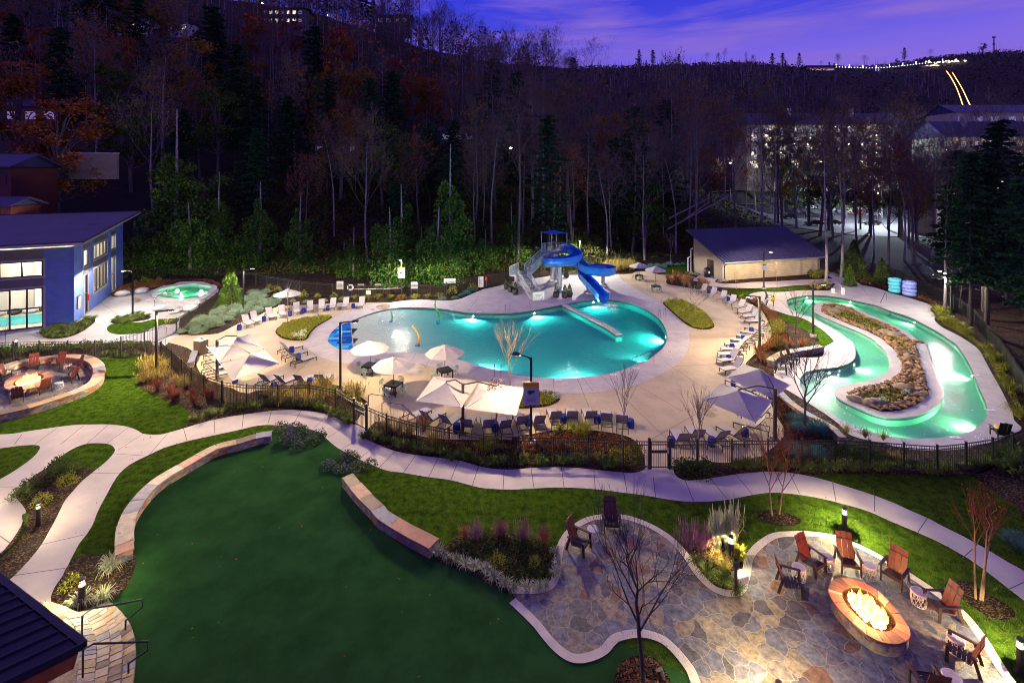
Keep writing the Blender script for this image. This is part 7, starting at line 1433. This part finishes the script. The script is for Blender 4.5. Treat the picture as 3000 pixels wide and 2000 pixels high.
def dead_conifer(seed,h,nb=44):
    rnd=random.Random(seed);t=thing('dead_conifer','','dead tree');b=MB();b.tube([(0,0,-.5),(.05,0,h*.5),(.15,.05,h)],[.24,.15,.02],7,cap=False);b.build('trunk',M['barkpale'],t,True);cb=MB()
    for k in range(nb):
        f=.28+.7*k/nb;a=k*2.4+rnd.uniform(-.5,.5);L_=h*.17*(1-f)**.55*rnd.uniform(.6,1.2)+.2;d=Vector((math.cos(a),math.sin(a),.15));p=Vector((.15*f,0,h*f));q=p+d*L_;q.z+=rnd.uniform(-.1,.5)*L_*.5;cb.tube([p,p.lerp(q,.5)+Vector((0,0,-.06*L_)),q],[.05,.03,.01],4,cap=False)
        for _ in range(2): s=p.lerp(q,rnd.uniform(.4,.8));cb.tube([s,s+(d+rv(rnd)*.9).normalized()*L_*.35],[.02,.006],3,cap=False)
    cb.build('branches',M['barkpale'],t);return t
def leafy(seed,h,r,m,n=5200,name='leafy_tree',ls=.42,bark='bark',blobs=32):
    rnd=random.Random(seed);t=thing(name,'','tree');b=MB();tips=[];b.tube([(0,0,-.6),(rnd.gauss(0,.2),0,h*.35),(rnd.gauss(0,.4),rnd.gauss(0,.4),h*.85)],[.28,.22,.05],7,cap=False);cs=[]
    for k in range(blobs):
        f=rnd.uniform(.36,.98);a=rnd.uniform(0,2*PI);rr=r*(1-((f-.55)/.55)**2)**.5*rnd.uniform(.35,1.0) if f>.0 else r;c=Vector((math.cos(a)*rr,math.sin(a)*rr,h*f));cs.append((c,r*rnd.uniform(.16,.34)));b.tube([Vector((0,0,h*max(.25,f-.3))),Vector((c.x*.4,c.y*.4,h*(f-.1))),c],[.10,.06,.02],4,cap=False)
    b.build('trunk',M[bark],t,True);cb=MB()
    for k in range(n):
        c,s=cs[k%blobs];v=rv(rnd);v.z*=.85;leaf(cb,c+v*s*abs(rnd.gauss(.6,.42)),rnd,ls*rnd.uniform(.6,1.3),ls*.36,v+rv(rnd))
    cb.build('crown',M[m],t);return t
def vine(seed,h,r,n=3600,top=.45,name='ivy_column',ls=.30):
    rnd=random.Random(seed);t=thing(name,'','vine covered tree');b=MB();b.tube([(0,0,-.4),(.2,0,h*.6),(.1,.2,h*1.35)],[.28,.2,.05],7,cap=False);b.build('trunk',M['barkpale'],t,True);cb=MB();bl=[]
    for k in range(26):
        f=(k/26)**1.5;w=r*(1-f*(1-top))*(1 if k<20 else .6);a=rnd.uniform(0,2*PI);q=rnd.random()**.5*w*1.35*(1-.35*f);bl.append((Vector((math.cos(a)*q,math.sin(a)*q,f*h*rnd.uniform(.85,1.05))),w*rnd.uniform(.35,.75),rnd.uniform(.9,2.0)))
    for k in range(n):
        c,s,e=bl[min(25,int(26*rnd.random()**1.1))];v=rv(rnd);u=rnd.uniform(.75,1.03);p=c+Vector((v.x*s*u,v.y*s*u,v.z*s*e*u-(.25*s if v.z<0 else 0)))
        if p.z<-.3: p.z=rnd.uniform(-.2,.6)
        leaf(cb,p,rnd,ls*rnd.uniform(.6,1.3),ls*.42,Vector((v.x*.6,v.y*.6,-.8))+rv(rnd)*.5)
    cb.build('ivy',M['ivy'],t);return t
KIND={
 'bare':([tall_bare(101,23,'barkpale','twig',15,3,.62,.5,.20),tall_bare(102,26,'bark','twig',16,3,.6,.55,.24),tall_bare(103,20,'barkpale','bark',14,3,.7,.42,.17)],'bare deciduous tree with a pale grey trunk on the dark wooded hillside'),
 'twiggy':([tall_bare(111,17,'twig','twig',18,4,.8,.22,.16,k=4,name='twiggy_tree'),tall_bare(112,19,'twig','twig',18,4,.7,.28,.18,k=4,name='twiggy_tree')],'twiggy purple brown bare tree massed on the dark hillside'),
 'hem':([hemlock(121,21,4.4),hemlock(122,25,5.0),hemlock(123,17,4.2)],'dark green hemlock on the wooded hillside'),
 'dead':([dead_conifer(131,19),dead_conifer(132,22)],'dead silvery conifer with bare ladder branches behind the pool slide'),
 'orange':([leafy(141,17,5.0,'orange',4200,'autumn_tree',.40),leafy(142,14,4.2,'orange',3600,'autumn_tree',.38)],'autumn tree with rust orange leaves on the hillside'),
 'gold':([leafy(145,18,5.4,'gold',4600,'autumn_tree',.42)],'autumn tree with dull golden leaves on the hillside'),
 'red':([leafy(143,12,3.4,'red',2600,'autumn_tree',.4)],'deep red leaved tree high on the hillside'),
 'green':([leafy(151,17,4.6,'greenleaf',4600,'leafy_tree',.42),leafy(152,14,4.0,'greenleaf',4000,'leafy_tree',.4)],'green leaved tree in the woods behind the boundary fence'),
 'sparse':([tall_bare(161,21,'barkpale','bark',16,3,.65,.40,.19,leafm='gold',nl=900,ls=.32,name='sparse_tree'),tall_bare(162,18,'bark','twig',16,3,.7,.36,.18,leafm='orange',nl=800,ls=.32,name='sparse_tree')],'bare tree still holding scattered gold leaves on the hillside'),
}
rf_=random.Random(77);CNT={k:0 for k in KIND}
def tree(kind,x,y,s=1.0,label=None,group=None):
    pr,lab=KIND[kind];p=pr[CNT[kind]%len(pr)];CNT[kind]+=1;f=s*rf_.uniform(.82,1.18);fx=f*rf_.uniform(.88,1.12)
    return place(p,(x,y,terrain(x,y)),rf_.uniform(0,6.28),label or lab,group or {'bare':'bare pale trees on the hillside','twiggy':'twiggy trees on the hillside','hem':'hemlocks on the hillside','dead':'dead conifers','orange':'rust autumn trees','gold':'golden autumn trees','red':'red trees on the hillside','green':'green trees behind the fence','sparse':'sparse trees on the hillside'}[kind],(fx,fx,f))
def byp(kind,x,Y,s=1.0,label=None,group=None): tree(kind,(x-1500)/F0*Y,Y,s,label,group)
# specimens one can tell apart
byp('dead',1592,92,1.15,'tallest dead silvery conifer directly above the slide canopy');byp('dead',1562,95,1.0,'dead silvery conifer left of the tallest one');byp('dead',1640,97,.95,'dead silvery conifer right of the slide canopy');byp('dead',1090,104,.85,'dead silvery conifer standing alone above the far ivy')
byp('orange',170,80,1.6,'big rust orange tree above the pool house roof');byp('orange',55,84,1.5,'rust orange tree at the left frame edge')
byp('gold',1040,110,1.35,'large dull golden tree high above the left pool loungers');byp('gold',1000,96,.9);byp('orange',2070,118,1.0,'rounded rust brown tree left of the lit hotel');byp('orange',1750,112,1.0);byp('red',490,190,1.4,'deep red tree below the roofed house near the top left');byp('red',1000,150,1.2);byp('red',930,185,1.2);byp('red',740,150,.9)
byp('gold',2700,130,1.1,'golden green tree before the hotel below the chairlift lights');byp('green',2330,150,1.35)
# the rows behind the fence
def rowtrees(n,x0,x1,Y0,Y1,kinds,s=1.0):
    for i in range(n):
        x=x0+(x1-x0)*(i+rf_.uniform(.1,.9))/n;byp(rf_.choice(kinds),x,rf_.uniform(Y0,Y1),s)
rowtrees(17,380,1900,80,90,['bare','hem','hem','sparse','hem','green'],.95)
rowtrees(28,250,1950,90,104,['bare','hem','hem','hem','sparse','green'],1.05)
rowtrees(30,-60,2050,104,124,['bare','hem','hem','sparse','gold','orange','twiggy'],1.05)
rowtrees(32,-60,2000,124,150,['bare','twiggy','hem','sparse','orange','gold','red'],1.05)
rowtrees(34,-60,1950,150,180,['bare','twiggy','twiggy','bare','sparse','bare'],1.0)
rowtrees(40,-60,1900,180,225,['bare','twiggy','bare','twiggy','sparse','hem'],1.0)
rowtrees(26,700,1900,225,262,['bare','twiggy','bare','twiggy','hem'],1.0)
rowtrees(12,1380,2050,83,95,['bare'],1.0)
# valley trees at right
rowtrees(12,2120,2720,150,172,['bare','twiggy','sparse','bare'],1.2)
rowtrees(12,2680,3060,104,126,['bare','green','sparse','twiggy'],1.1)
rowtrees(19,1900,2700,94,136,['bare','sparse','twiggy','sparse'],1.35)
rowtrees(7,2250,2720,108,128,['gold','green','twiggy','orange'],1.15)
rowtrees(14,2380,3050,68,100,['bare','bare','sparse','bare','twiggy'],.95)
rowtrees(12,2750,3080,48,70,['hem','hem','bare','hem'],.8)
rowtrees(14,1950,2900,150,172,['twiggy','sparse','green','bare'],.75)
for x,Y in ((3010,43),(3075,37),(2975,58)): byp('hem',x,Y,.62,'dark hemlock leaning over the fence at the right frame edge','hemlocks at the right frame edge')
rowtrees(20,2000,3050,250,330,['twiggy','bare','twiggy','hem'],1.0)
# far ridge trees in silhouette
for i in range(34):
    X=rf_.uniform(150,640);Y=rf_.uniform(640,672);k=rf_.choice(['bare','twiggy','hem','green']);tree(k,X,Y,rf_.uniform(.5,1.0),{'bare':'tiny bare tree','twiggy':'tiny twiggy tree','hem':'tiny evergreen','green':'tiny leafy tree'}[k]+' silhouetted on the far ridge line','far ridge silhouettes')
# far woods : pale trunks and brush on the distant slope
b=MB();rw_=random.Random(6)
for i in range(5200):
    X=rw_.uniform(90,720)
    if noise.noise(Vector((X*.012,i*.0,1)))+.55*(X<330)<rw_.uniform(0,.9): continue
    Y=rw_.uniform(340,668);z=terrain(X,Y);h=rw_.uniform(6,15);s=rw_.uniform(.12,.3);lx=rw_.gauss(0,.5)
    b.add([(X-s,Y,z-1),(X+s,Y,z-1),(X,Y+s,z-1),(X+lx,Y,z+h)],[(0,1,3),(1,2,3),(2,0,3)],0)
for i in range(15000):
    X=rw_.uniform(80,730);Y=rw_.uniform(330,668);z=terrain(X,Y)+rw_.uniform(.3,3.2);leaf(b,Vector((X,Y,z)),rw_,rw_.uniform(1.5,4.0),rw_.uniform(.5,1.2),m=rw_.choice([1,1,1,2]))
tag(b.build('far_woods',[M['barkpale'],M['twig'],leafmat('far_brush',[(.05,.03,.03),(.03,.03,.02),(.06,.04,.02)],tr=0)]),'far off bare woods covering the distant ridge',None,None,'stuff')
# massed hillside wood: trunks and twig fans between the separate trees
b=MB();rh=random.Random(15)
for i in range(1150):
    Y=105+165*rh.random()**.9;x=rh.uniform(-.06,1.0);X=(x*2050-1500)/F0*Y
    z=terrain(X,Y)
    if z<2.5: continue
    h=rh.uniform(11,21);r=h*rh.uniform(.14,.22);mi=rh.choice([1,1,1,1,2]);lx=rh.gauss(0,.5);s_=rh.uniform(.10,.2)
    b.add([(X-s_,Y,z-1),(X+s_,Y,z-1),(X,Y+s_,z-1),(X+lx,Y,z+h)],[(0,1,3),(1,2,3),(2,0,3)],0 if rh.random()<.5 else 2)
    lf=rh.random();lm=4 if lf<.10 else 5 if lf<.17 else 3 if lf<.32 else 0
    for k in range(46):
        v=rv(rh);q=Vector((X+lx*.6+v.x*r,Y+v.y*r,z+h*.66+v.z*h*.30));d=Vector((v.x*.5,v.y*.5,.9))+rv(rh)*.35
        if lm: leaf(b,q,rh,rh.uniform(.8,1.5),rh.uniform(.25,.5),m=lm)
        else: leaf(b,q,rh,rh.uniform(1.6,3.2),rh.uniform(.05,.10),d,m=mi)
tag(b.build('hillside_wood',[M['barkpale'],M['twig'],M['bark'],M['hemlock'],M['gold'],M['orange']]),'massed bare wood covering the hillside behind the separate trees',None,None,'stuff')
# undergrowth on the lower bank
b=MB();ru=random.Random(8);n=0
while n<90000:
    x=ru.uniform(-62,40);y=interp(HILL0,x)+ru.uniform(-2,26)**1.0;n+=1;z=terrain(x,y);hh=5.2*max(0,.35+noise.noise(Vector((x*.16,y*.16,3)))+.5*noise.noise(Vector((x*.5,y*.5,1))))*min(1,max(.15,(y-interp(HILL0,x)+3)/6));leaf(b,Vector((x,y,z+hh*ru.random()**.6)),ru,ru.uniform(.25,.5),ru.uniform(.09,.17))
tag(b.build('undergrowth',M['undergrowth']),'tangled leafy undergrowth on the bank behind the pool fence',None,None,'stuff')
b=MB();n=0
while n<22000:
    x=ru.uniform(-60,60);y=ru.uniform(100,200);n+=1;z=terrain(x,y);leaf(b,Vector((x,y,z+ru.uniform(.1,2.5))),ru,ru.uniform(.4,.9),ru.uniform(.15,.3))
tag(b.build('hill_brush',M['undergrowth']),'dim brush between the trunks on the upper hillside',None,None,'stuff')
# ivy draped trunks
VI=[vine(201,9,2.6,5600,.8),vine(202,7.5,3.7,8000,.75),vine(203,12.5,2.8,8000,.7)]
for i,(x,Y,k,s,l) in enumerate(((512,78,2,1.5,'tall ivy column left of the spa, climbing a pale trunk'),(555,75.5,1,1.1,'broad ivy mound at the foot of the tall column behind the spa'),(475,76,1,.6,'low ivy mound left of the column behind the spa'),(1035,73,0,.62,'ivy covered stump behind the rescue pole'),(1140,70.5,1,1.05,'great ivy mound left of the bear sign lamp'),(1180,75,0,1.15,'taller ivy column behind the great mound'),(1285,71.5,1,1.05,'bright ivy mound right of the bear sign lamp'),(1315,76,2,1.2,'tall ivy column right of the bear sign lamp'),(1235,74,1,.75,'ivy mound directly behind the bear sign lamp'),(1010,77,1,.5,'low ivy clump behind the loungers'),(880,79,0,1.0,'dim ivy mound above the middle loungers'),(1420,80,1,.6,'dim ivy mound left of the slide stairs'),(1500,83,0,.8,'dim ivy column behind the slide stairs'),(1680,82,1,.6,'ivy draped mound right of the slide canopy'),(640,79,2,.9,'dim ivy mound behind the pointed evergreen'),(760,80,0,1.1,'dim ivy column behind the umbrella'))):
    place(VI[k],((x-1500)/F0*Y,Y,terrain((x-1500)/F0*Y,Y)),i*1.7,l,'ivy draped trunks and mounds',s)
t=small_tree(at('31',1760,1260),6.2,'pale lit branching evergreen beside the right boundary lamp','bark',61,1.25,.35,3,4,leafm='silver',nl=1500,r=.08)  # silvery leaves put the lamplight on these hemlock branches into their colour
# leaning fallen trunks by the pump house
t=thing('fallen_tree','pale fallen trunks leaning in the woods left of the pump house','fallen tree',(0,0,0));b=MB()
for (x0,y0,x1,y1,Y) in ((1955,672,2160,560,98),(1990,655,2080,590,100),(1960,640,2110,565,101)):
    p=onplane(x0,y0,Vector((0,Y,0)),Vector((0,1,0)));q=onplane(x1,y1,Vector((0,Y+6,0)),Vector((0,1,0)));b.tube([p,p.lerp(q,.5),q],[.2,.15,.05],6)
b.build('trunk',M['barkpale'],t)
# ---------- distant buildings ----------
def march(x,y):
    Y=68.0
    while Y<330:
        p=onplane(x,y,Vector((0,Y,0)),Vector((0,1,0)))
        if p.z<=terrain(p.x,Y): return Y
        Y+=.5
    return None
def simple_house(x,y,Y,w_,d,h,label,wallm,roofm,lit=4,rows=1,name='hillside_house',rz=0,slope=.35,win='litwin',base=4):
    if name=='hillside_house': Y=march(x,y+30) or Y
    p=onplane(x,y,Vector((0,Y,0)),Vector((0,1,0)))
    if name=='hillside_house': p.z=max(p.z-1.5,terrain(p.x,Y))
    t=thing(name,label,'house',p,rz);b=MB();b.box((0,d/2,h/2-base/2),(w_,d,h+base));b.build('wall',M[wallm],t)
    b=MB();e=.6;z=h;r=h+d*.5*slope;b.add([(-w_/2-e,-e,z-.1),(w_/2+e,-e,z-.1),(w_/2+e,d/2,r),(-w_/2-e,d/2,r),(-w_/2-e,d+e,z-.1),(w_/2+e,d+e,z-.1),(-w_/2-e,-e,z+.12),(w_/2+e,-e,z+.12),(w_/2+e,d/2,r+.22),(-w_/2-e,d/2,r+.22),(-w_/2-e,d+e,z+.12),(w_/2+e,d+e,z+.12)],[(0,1,2,3),(3,2,5,4),(9,8,7,6),(10,11,8,9),(0,6,7,1),(4,5,11,10),(1,7,8,2),(2,8,11,5),(0,3,9,6),(3,4,10,9)]);b.add([(-w_/2,.01,z-.1),(-w_/2,d/2,r-.03),(-w_/2,d-.01,z-.1),(w_/2,.01,z-.1),(w_/2,d/2,r-.03),(w_/2,d-.01,z-.1)],[(0,1,2),(5,4,3)]);b.build('roof',M[roofm],t)
    for j in range(rows):
        for i in range(lit):
            q=MB();q.box((-w_/2+w_*(i+.5)/lit,-.03,h*(.5+j)/rows),(w_/lit*.55,.08,h/rows*.42));q.build('window',M[win if (i*7+j*3)%3 else 'dimwin'],t)
    return t
simple_house(828,60,255,14,8,5.6,'long house with two rows of lit windows high on the hillside','greypanel','metalroof',7,2,slope=.25)
simple_house(385,78,200,9,7,3.5,'white lit house among trees near the top left','white','metalroof',4,1)
simple_house(520,80,215,6,6,3.2,'small pale lit house right of the white hillside house','white','metalroof',3,1)
simple_house(1150,66,235,16,8,5,'dark roofed house on the skyline above the golden tree','greypanel','darkroof',4,1,win='dimwin')
simple_house(985,436,92,10,6,3,'pale roofed cabin half hidden behind the lower woods','greypanel','metalroof',4,1,win='dimwin')
simple_house(1340,400,120,9,6,3,'dim cabin with a pale roof behind the dead conifers','greypanel','metalroof',3,1,win='dimwin')
simple_house(-62,560,68,9,7,3.4,'red barn with a blue metal roof behind the pool house','redwood','metalroof',3,1,name='red_barn',win='redwood',slope=.5)
simple_house(-70,648,63,9,4,2.0,'low red lean-to with a blue metal roof below the barn','redwood','metalroof',2,1,name='red_lean_to',win='redwood',slope=.45)
simple_house(90,345,98,12,8,4,'red house with a blue roof behind the orange tree','redwood','metalroof',3,1,win='dimwin',slope=.5)
p=onplane(275,470,Vector((0,80,0)),Vector((0,1,0)));t=thing('retaining_wall','long pale retaining wall behind the orange tree','wall',p);b=MB();b.box((0,0,-1.0),(8,.4,4.2));b.build('face',mat('beige_block',(.22,.18,.14),(.18,.15,.11),.8,1),t);b=MB();b.box((0,0,1.18),(8.2,.6,.14));b.build('coping',M['concrete_edge'],t)
def hotel(label,x0,x1,ytop,ybot,Y,floors,bays,depth,seed,roofh=4,wallc='hotelwall',gables=True):
    P0=onplane(x0,ybot,Vector((0,Y,0)),Vector((0,1,0)));P1=onplane(x1,ytop,Vector((0,Y,0)),Vector((0,1,0)));w_=P1.x-P0.x;h=P1.z-P0.z;t=thing('hotel',label,'hotel',(P0.x,Y,P0.z));rnd=random.Random(seed)
    b=MB();b.box((w_/2,depth/2+1.6,h/2-4),(w_,depth,h+8));b.build('wall',M[wallc],t)
    fh=h/floors
    for j in range(floors):
        q=MB();q.box((w_/2,.75,j*fh),(w_,1.7,.22));q.build('balcony_slab',M['trim'],t);q=MB();q.box((w_/2,-.05,j*fh+1.05),(w_,.06,.08))
        for i in range(int(w_/.8)):q.box((i*.8+.4,-.05,j*fh+.55),(.05,.05,1.0))
        q.build('railing',M['white'],t)
        for i in range(bays):
            xx=w_*(i+.5)/bays;q=MB();q.box((xx+.5,1.57,j*fh+1.35),(w_/bays*.34,.08,1.5));q.build('window',M['litwin' if rnd.random()<.35 else 'dimwin'],t)
            q=MB();q.box((xx-w_/bays*.3,1.57,j*fh+1.15),(1.0,.08,2.2));q.build('door',M['redwood'],t)
    for i in range(bays+1):
        q=MB();q.box((w_*i/bays,-.02,h/2-3),(.35,.35,h+6));q.build('pier',M['hotelwall'],t)
    b=MB();e=1.0;b.add([(-e,-e,h),(w_+e,-e,h),(w_+e,depth/2,h+roofh),(-e,depth/2,h+roofh),(w_+e,depth+2.6,h),(-e,depth+2.6,h)],[(0,1,2,3),(3,2,4,5),(0,3,5),(1,4,2),(0,5,4,1)])
    n=int(w_/1.2)
    for i in range(n): q0=Vector((w_*i/n,-e,h+.04));q1=Vector((w_*i/n,depth/2,h+roofh+.04));b.beam(q0,q1,.10,.12)
    b.build('roof',M['metalroof'],t)
    for k in(.3,.72): q=MB();q.box((w_*k,depth*.35,h+roofh*.75),(1.4,1.2,roofh*1.1));q.build('chimney',M['trim'],t)
    return t,w_,h,fh
M['hotelwall']=mat('cream_stucco',(.44,.38,.30),(.36,.31,.25),.8,.5)
def glow(t,w_,h,fh,floors,bays,seed,pw,frac=.8):
    rnd=random.Random(seed)
    for j in range(floors):
        for i in range(bays):
            if rnd.random()<frac:
                q=MB();q.lathe([(.02,-.12),(.12,-.05),(.12,.06),(.04,.12)],(w_*(i+.5)/bays-.6,1.1,j*fh+fh-.55),8);q.build('lamp',M['bulb'],t)
        for k in range(3): light('POINT',(w_*(k+.5)/3,.55,j*fh+fh-.8),pw,(1,.88,.68),t,.2)
for lb,a in (('long cream hotel with rows of lit balconies seen through bare trees',(2195,2640,366,496,178,5,11,12,1,5)),('blue roofed hotel wing with bright balconies at the right edge',(2770,3060,402,500,138,3,7,10,2,5))):
    t,w_,h,fh=hotel(lb,*a);glow(t,w_,h,fh,a[5],a[6],a[8],190,.6)
simple_house(3010,372,200,60,14,6,'upper hotel range with dormer frames on its long blue roof','hotelwall','metalroof',9,1,name='hotel_range',win='dimwin',slope=.55)
t,w_,h,fh=hotel('low blue roofed motel wing with one glaring wall lamp',2760,2990,528,598,118,2,6,8,4,2.2);glow(t,w_,h,fh,2,6,4,200,.3)
def streetlamp(x,y,Y,label,pw,col=(.9,.95,1)):
    p=onplane(x,y,Vector((0,Y,0)),Vector((0,1,0)));g=terrain(p.x,Y);t=thing('street_lamp',label,'street lamp',(p.x,Y,g));h=max(1,p.z-g);b=MB();b.cyl((0,0,0),(0,0,h),.08,.05,8);b.build('pole',M['black'],t);b=MB();b.lathe([(.05,-.2),(.26,-.05),(.26,.12),(.05,.25)],(0,0,h),10);b.build('lamp',M['bulb'],t);light('POINT',(0,-.1,h+.4),pw,col,t,.25);return t
streetlamp(2140,478,160,'starry street lamp at the left end of the hotel',2500,(1,.95,.85));streetlamp(1955,527,150,'starry street lamp alone among trees left of the hotel',1500);streetlamp(2574,565,150,'blue white street lamp shining over the parked cars',70000,(.75,.88,1));streetlamp(2877,538,116,'glaring lamp on the motel wall at the right',3500,(.95,.98,1));streetlamp(2876,588,116,'lower lamp on the motel wall at the right',900);streetlamp(2875,636,112,'lowest lamp near the motel fence at the right',900);streetlamp(2818,363,175,'starry lamp above the blue roofed wing',900,(1,.85,.6));streetlamp(768,115,190,'warm lamp among pale trunks on the upper hillside',500,(1,.85,.6));streetlamp(1497,435,105,'warm lamp behind the dead conifers',300,(1,.8,.5));streetlamp(960,46,240,'tiny white lamp near the long hillside house',200)
# parked cars
def car(seed):
    t=thing('parked_car','','car');b=MB();w_=.88
    prof=[(-2.15,.35),(-2.2,.75),(-1.95,.92),(-1.0,.98),(-.35,1.42),(.95,1.44),(1.65,1.0),(2.1,.92),(2.2,.6),(2.15,.35)]
    for s in(-1,1): b.v+= [(x,s*w_*(.84 if z>1.1 else 1),z) for x,z in prof]
    n=len(prof);b.f=[tuple(range(n-1,-1,-1)),tuple(range(n,2*n))]+[(i,(i+1)%n,n+(i+1)%n,n+i) for i in range(n)];b.f=[f[::-1] for f in b.f];b.m=[0]*len(b.f);return t,b
CARP=[]
for nm,c in (('white',(.7,.7,.72)),('silver',(.35,.36,.38)),('dark',(.02,.02,.03)),('red',(.4,.03,.02))):
    t,b=car(1);b.build('body',mat(nm+'_car_paint',c,None,.25,coat=.6),t);q=MB()
    for s in(-1,1): q.quad((-.92,s*.80,1.0),(1.35,s*.80,1.0),(.9,s*.765,1.38),(-.36,s*.765,1.38))
    q.quad((-1.0,-.72,1.0),(-1.0,.72,1.0),(-.42,.66,1.40),(-.42,-.66,1.40));q.quad((1.62,-.72,1.04),(1.62,.72,1.04),(1.0,.66,1.42),(1.0,-.66,1.42));q.build('windows',M['black'],t)
    for x in(-1.35,1.35):
        for s in(-1,1): q=MB();q.cyl((x,s*.72,.33),(x,s*.90,.33),.33,n=14);q.build('wheel',M['black'],t)
    for x,mm in((-2.2,'white'),(2.21,'red_paint')):
        for s in(-.62,.62): q=MB();q.box((x,s,.74),(.06,.36,.14));q.build('headlight' if x<0 else 'tail_light',M[mm],t)
    CARP.append((nm,t))
for i,(x,y,k,rz) in enumerate(((2372,615,0,0),(2432,622,1,.2),(2475,625,0,.15),(2510,632,3,.1),(2560,634,0,.1),(2510,618,0,.3),(2310,642,2,0),(2385,662,2,0),(2440,660,2,.1),(2555,660,2,.1))):
    Y=march(x,y) or 165;X=(x-1500)/F0*Y;nm,t=CARP[k]
    place(t,(X,Y,terrain(X,Y)+.13),rz,'%s car in the lit parking lot, %s from the left'%(nm,ORD[i]),'cars in the parking lot')
# far ridge: bridge, chairlift lights, banner, tower
def ridgept(x,y,Y): return onplane(x,y,Vector((0,Y,0)),Vector((0,1,0)))
t=thing('suspension_bridge','suspension footbridge outlined in white lights along the far ridge','bridge',(0,0,0));pts=[ridgept(x,y,592) for x,y in((2450,198),(2500,200),(2560,201.5),(2600,199),(2650,194),(2700,188),(2762,183))];pts=smooth(pts,False,8);b=MB();b.tube(pts,.45,4);b.build('deck',M['dark'],t);b=MB()
for p in resample(pts,3.6): b.lathe([(.02,-.45),(.42,0),(.02,.45)],p+Vector((0,-.7,.6)),6)
b.build('light_string',M['lightline'],t);b=MB()
for p in resample(pts,16): b.beam(p,p+Vector((0,0,4)),.3,.3)
b.build('hanger',M['lightline'],t)
t=thing('chairlift','pair of orange light strings marking the chairlift down the far slope','chairlift',(0,0,0))
for pts in ([(2766,200),(2783,222),(2800,252),(2813,285),(2824,317)],[(2782,200),(2800,228),(2818,258),(2832,287),(2843,310)]):
    P_=[ridgept(x,y,596-75*i) for i,(x,y) in enumerate(pts)];P_=smooth(P_,False,6);b=MB()
    for p in resample(P_,5.5): b.lathe([(.02,-.3),(.3,0),(.02,.3)],p,6)
    b.build('light_string',M['orangebulb'],t)
t=thing('ridge_station','brightly lit hilltop deck at the right end of the footbridge','building',ridgept(2745,197,594));b=MB();b.box((0,0,0),(38,8,3));b.box((24,2,4),(26,6,5));b.build('terrace',M['trim'],t);b=MB();rr_=random.Random(3)
for i in range(46): b.lathe([(.02,-.5),(.6,0),(.02,.5)],(rr_.uniform(-18,38),-4.5,rr_.uniform(-1,7)),6)
b.build('lamps',M['warmbulb'],t);b=MB();b.box((0,-4.1,1),(34,.2,1.0));b.build('lit_window',M['litwin'],t)
for k,(x,y) in enumerate(((2722,181),(2801,176))):
    p=ridgept(x,y,590);t=thing('ridge_floodlight','starry floodlight on the far ridge, %s one'%('left','right')[k],'floodlight',p);b=MB();b.lathe([(.1,-1),(1.0,0),(.1,1)],n=8);b.build('lamp',M['warmbulb'],t);b=MB();b.cyl((0,0,-12),(0,0,0),.2,n=6);b.build('pole',M['dark'],t)
t=thing('ridge_building','pale low building at the left end of the far footbridge','building',ridgept(2400,203,594));b=MB();b.box((0,0,-1),(34,8,6));b.build('wall',M['trim'],t);b=MB();b.box((0,-1,2.6),(40,12,1));b.build('roof',M['dark'],t);b=MB();b.box((0,-4.2,-1.4),(30,.3,1.6));b.build('window',mat('pinkish_glow',(.8,.45,.5),emit=.5),t)
p=ridgept(2565,227,585);t=thing('striped_banner','tall striped banner hung below the far footbridge','flag',p);b=MB();b.box((0,0,-11),(.5,.5,22));b.build('pole',M['dark'],t);s_=12.0/7
for i in range(7): q=MB();q.box((-6+s_*(i+.5),-.4,0 if i>2 else -3),(s_,.25,22 if i>2 else 16));q.build('stripe',mat('banner_white',(.75,.72,.78),emit=.25) if i%2 else M['red_paint'],t)  # white stripes given a slight glow to look lit, cloth is no lamp
q=MB();q.box((-6+s_*1.5,-.4,8),(s_*3,.25,6));q.build('canton',mat('banner_navy',(.03,.04,.15)),t)
p=ridgept(2912,158,655);t=thing('radio_mast','slender radio mast on the far ridge skyline','mast',p);b=MB()
for sx_ in(-1,1): b.beam((sx_,0,-6),(sx_*.6,0,22),.35,.35)
for z_ in range(-5,22,3): b.beam((-1+(z_+6)*.014,0,z_),(1-(z_+6)*.014,0,z_+3),.25,.25);b.beam((1-(z_+6)*.014,0,z_),(-1+(z_+6)*.014,0,z_+3),.25,.25)
b.build('lattice',M['dark'],t);b=MB();b.box((0,0,22.5),(4.5,1,1.6));b.box((0,0,13),(3.4,1,1.2));b.build('antenna',M['dark'],t)
for key in PR:
    for o in PR[key]:
        if o.name not in USED: bpy.data.objects.remove(o)
for key in KIND:
    for o in KIND[key][0]:
        if o.name not in USED:
            for c in list(o.children): bpy.data.objects.remove(c)
            bpy.data.objects.remove(o)
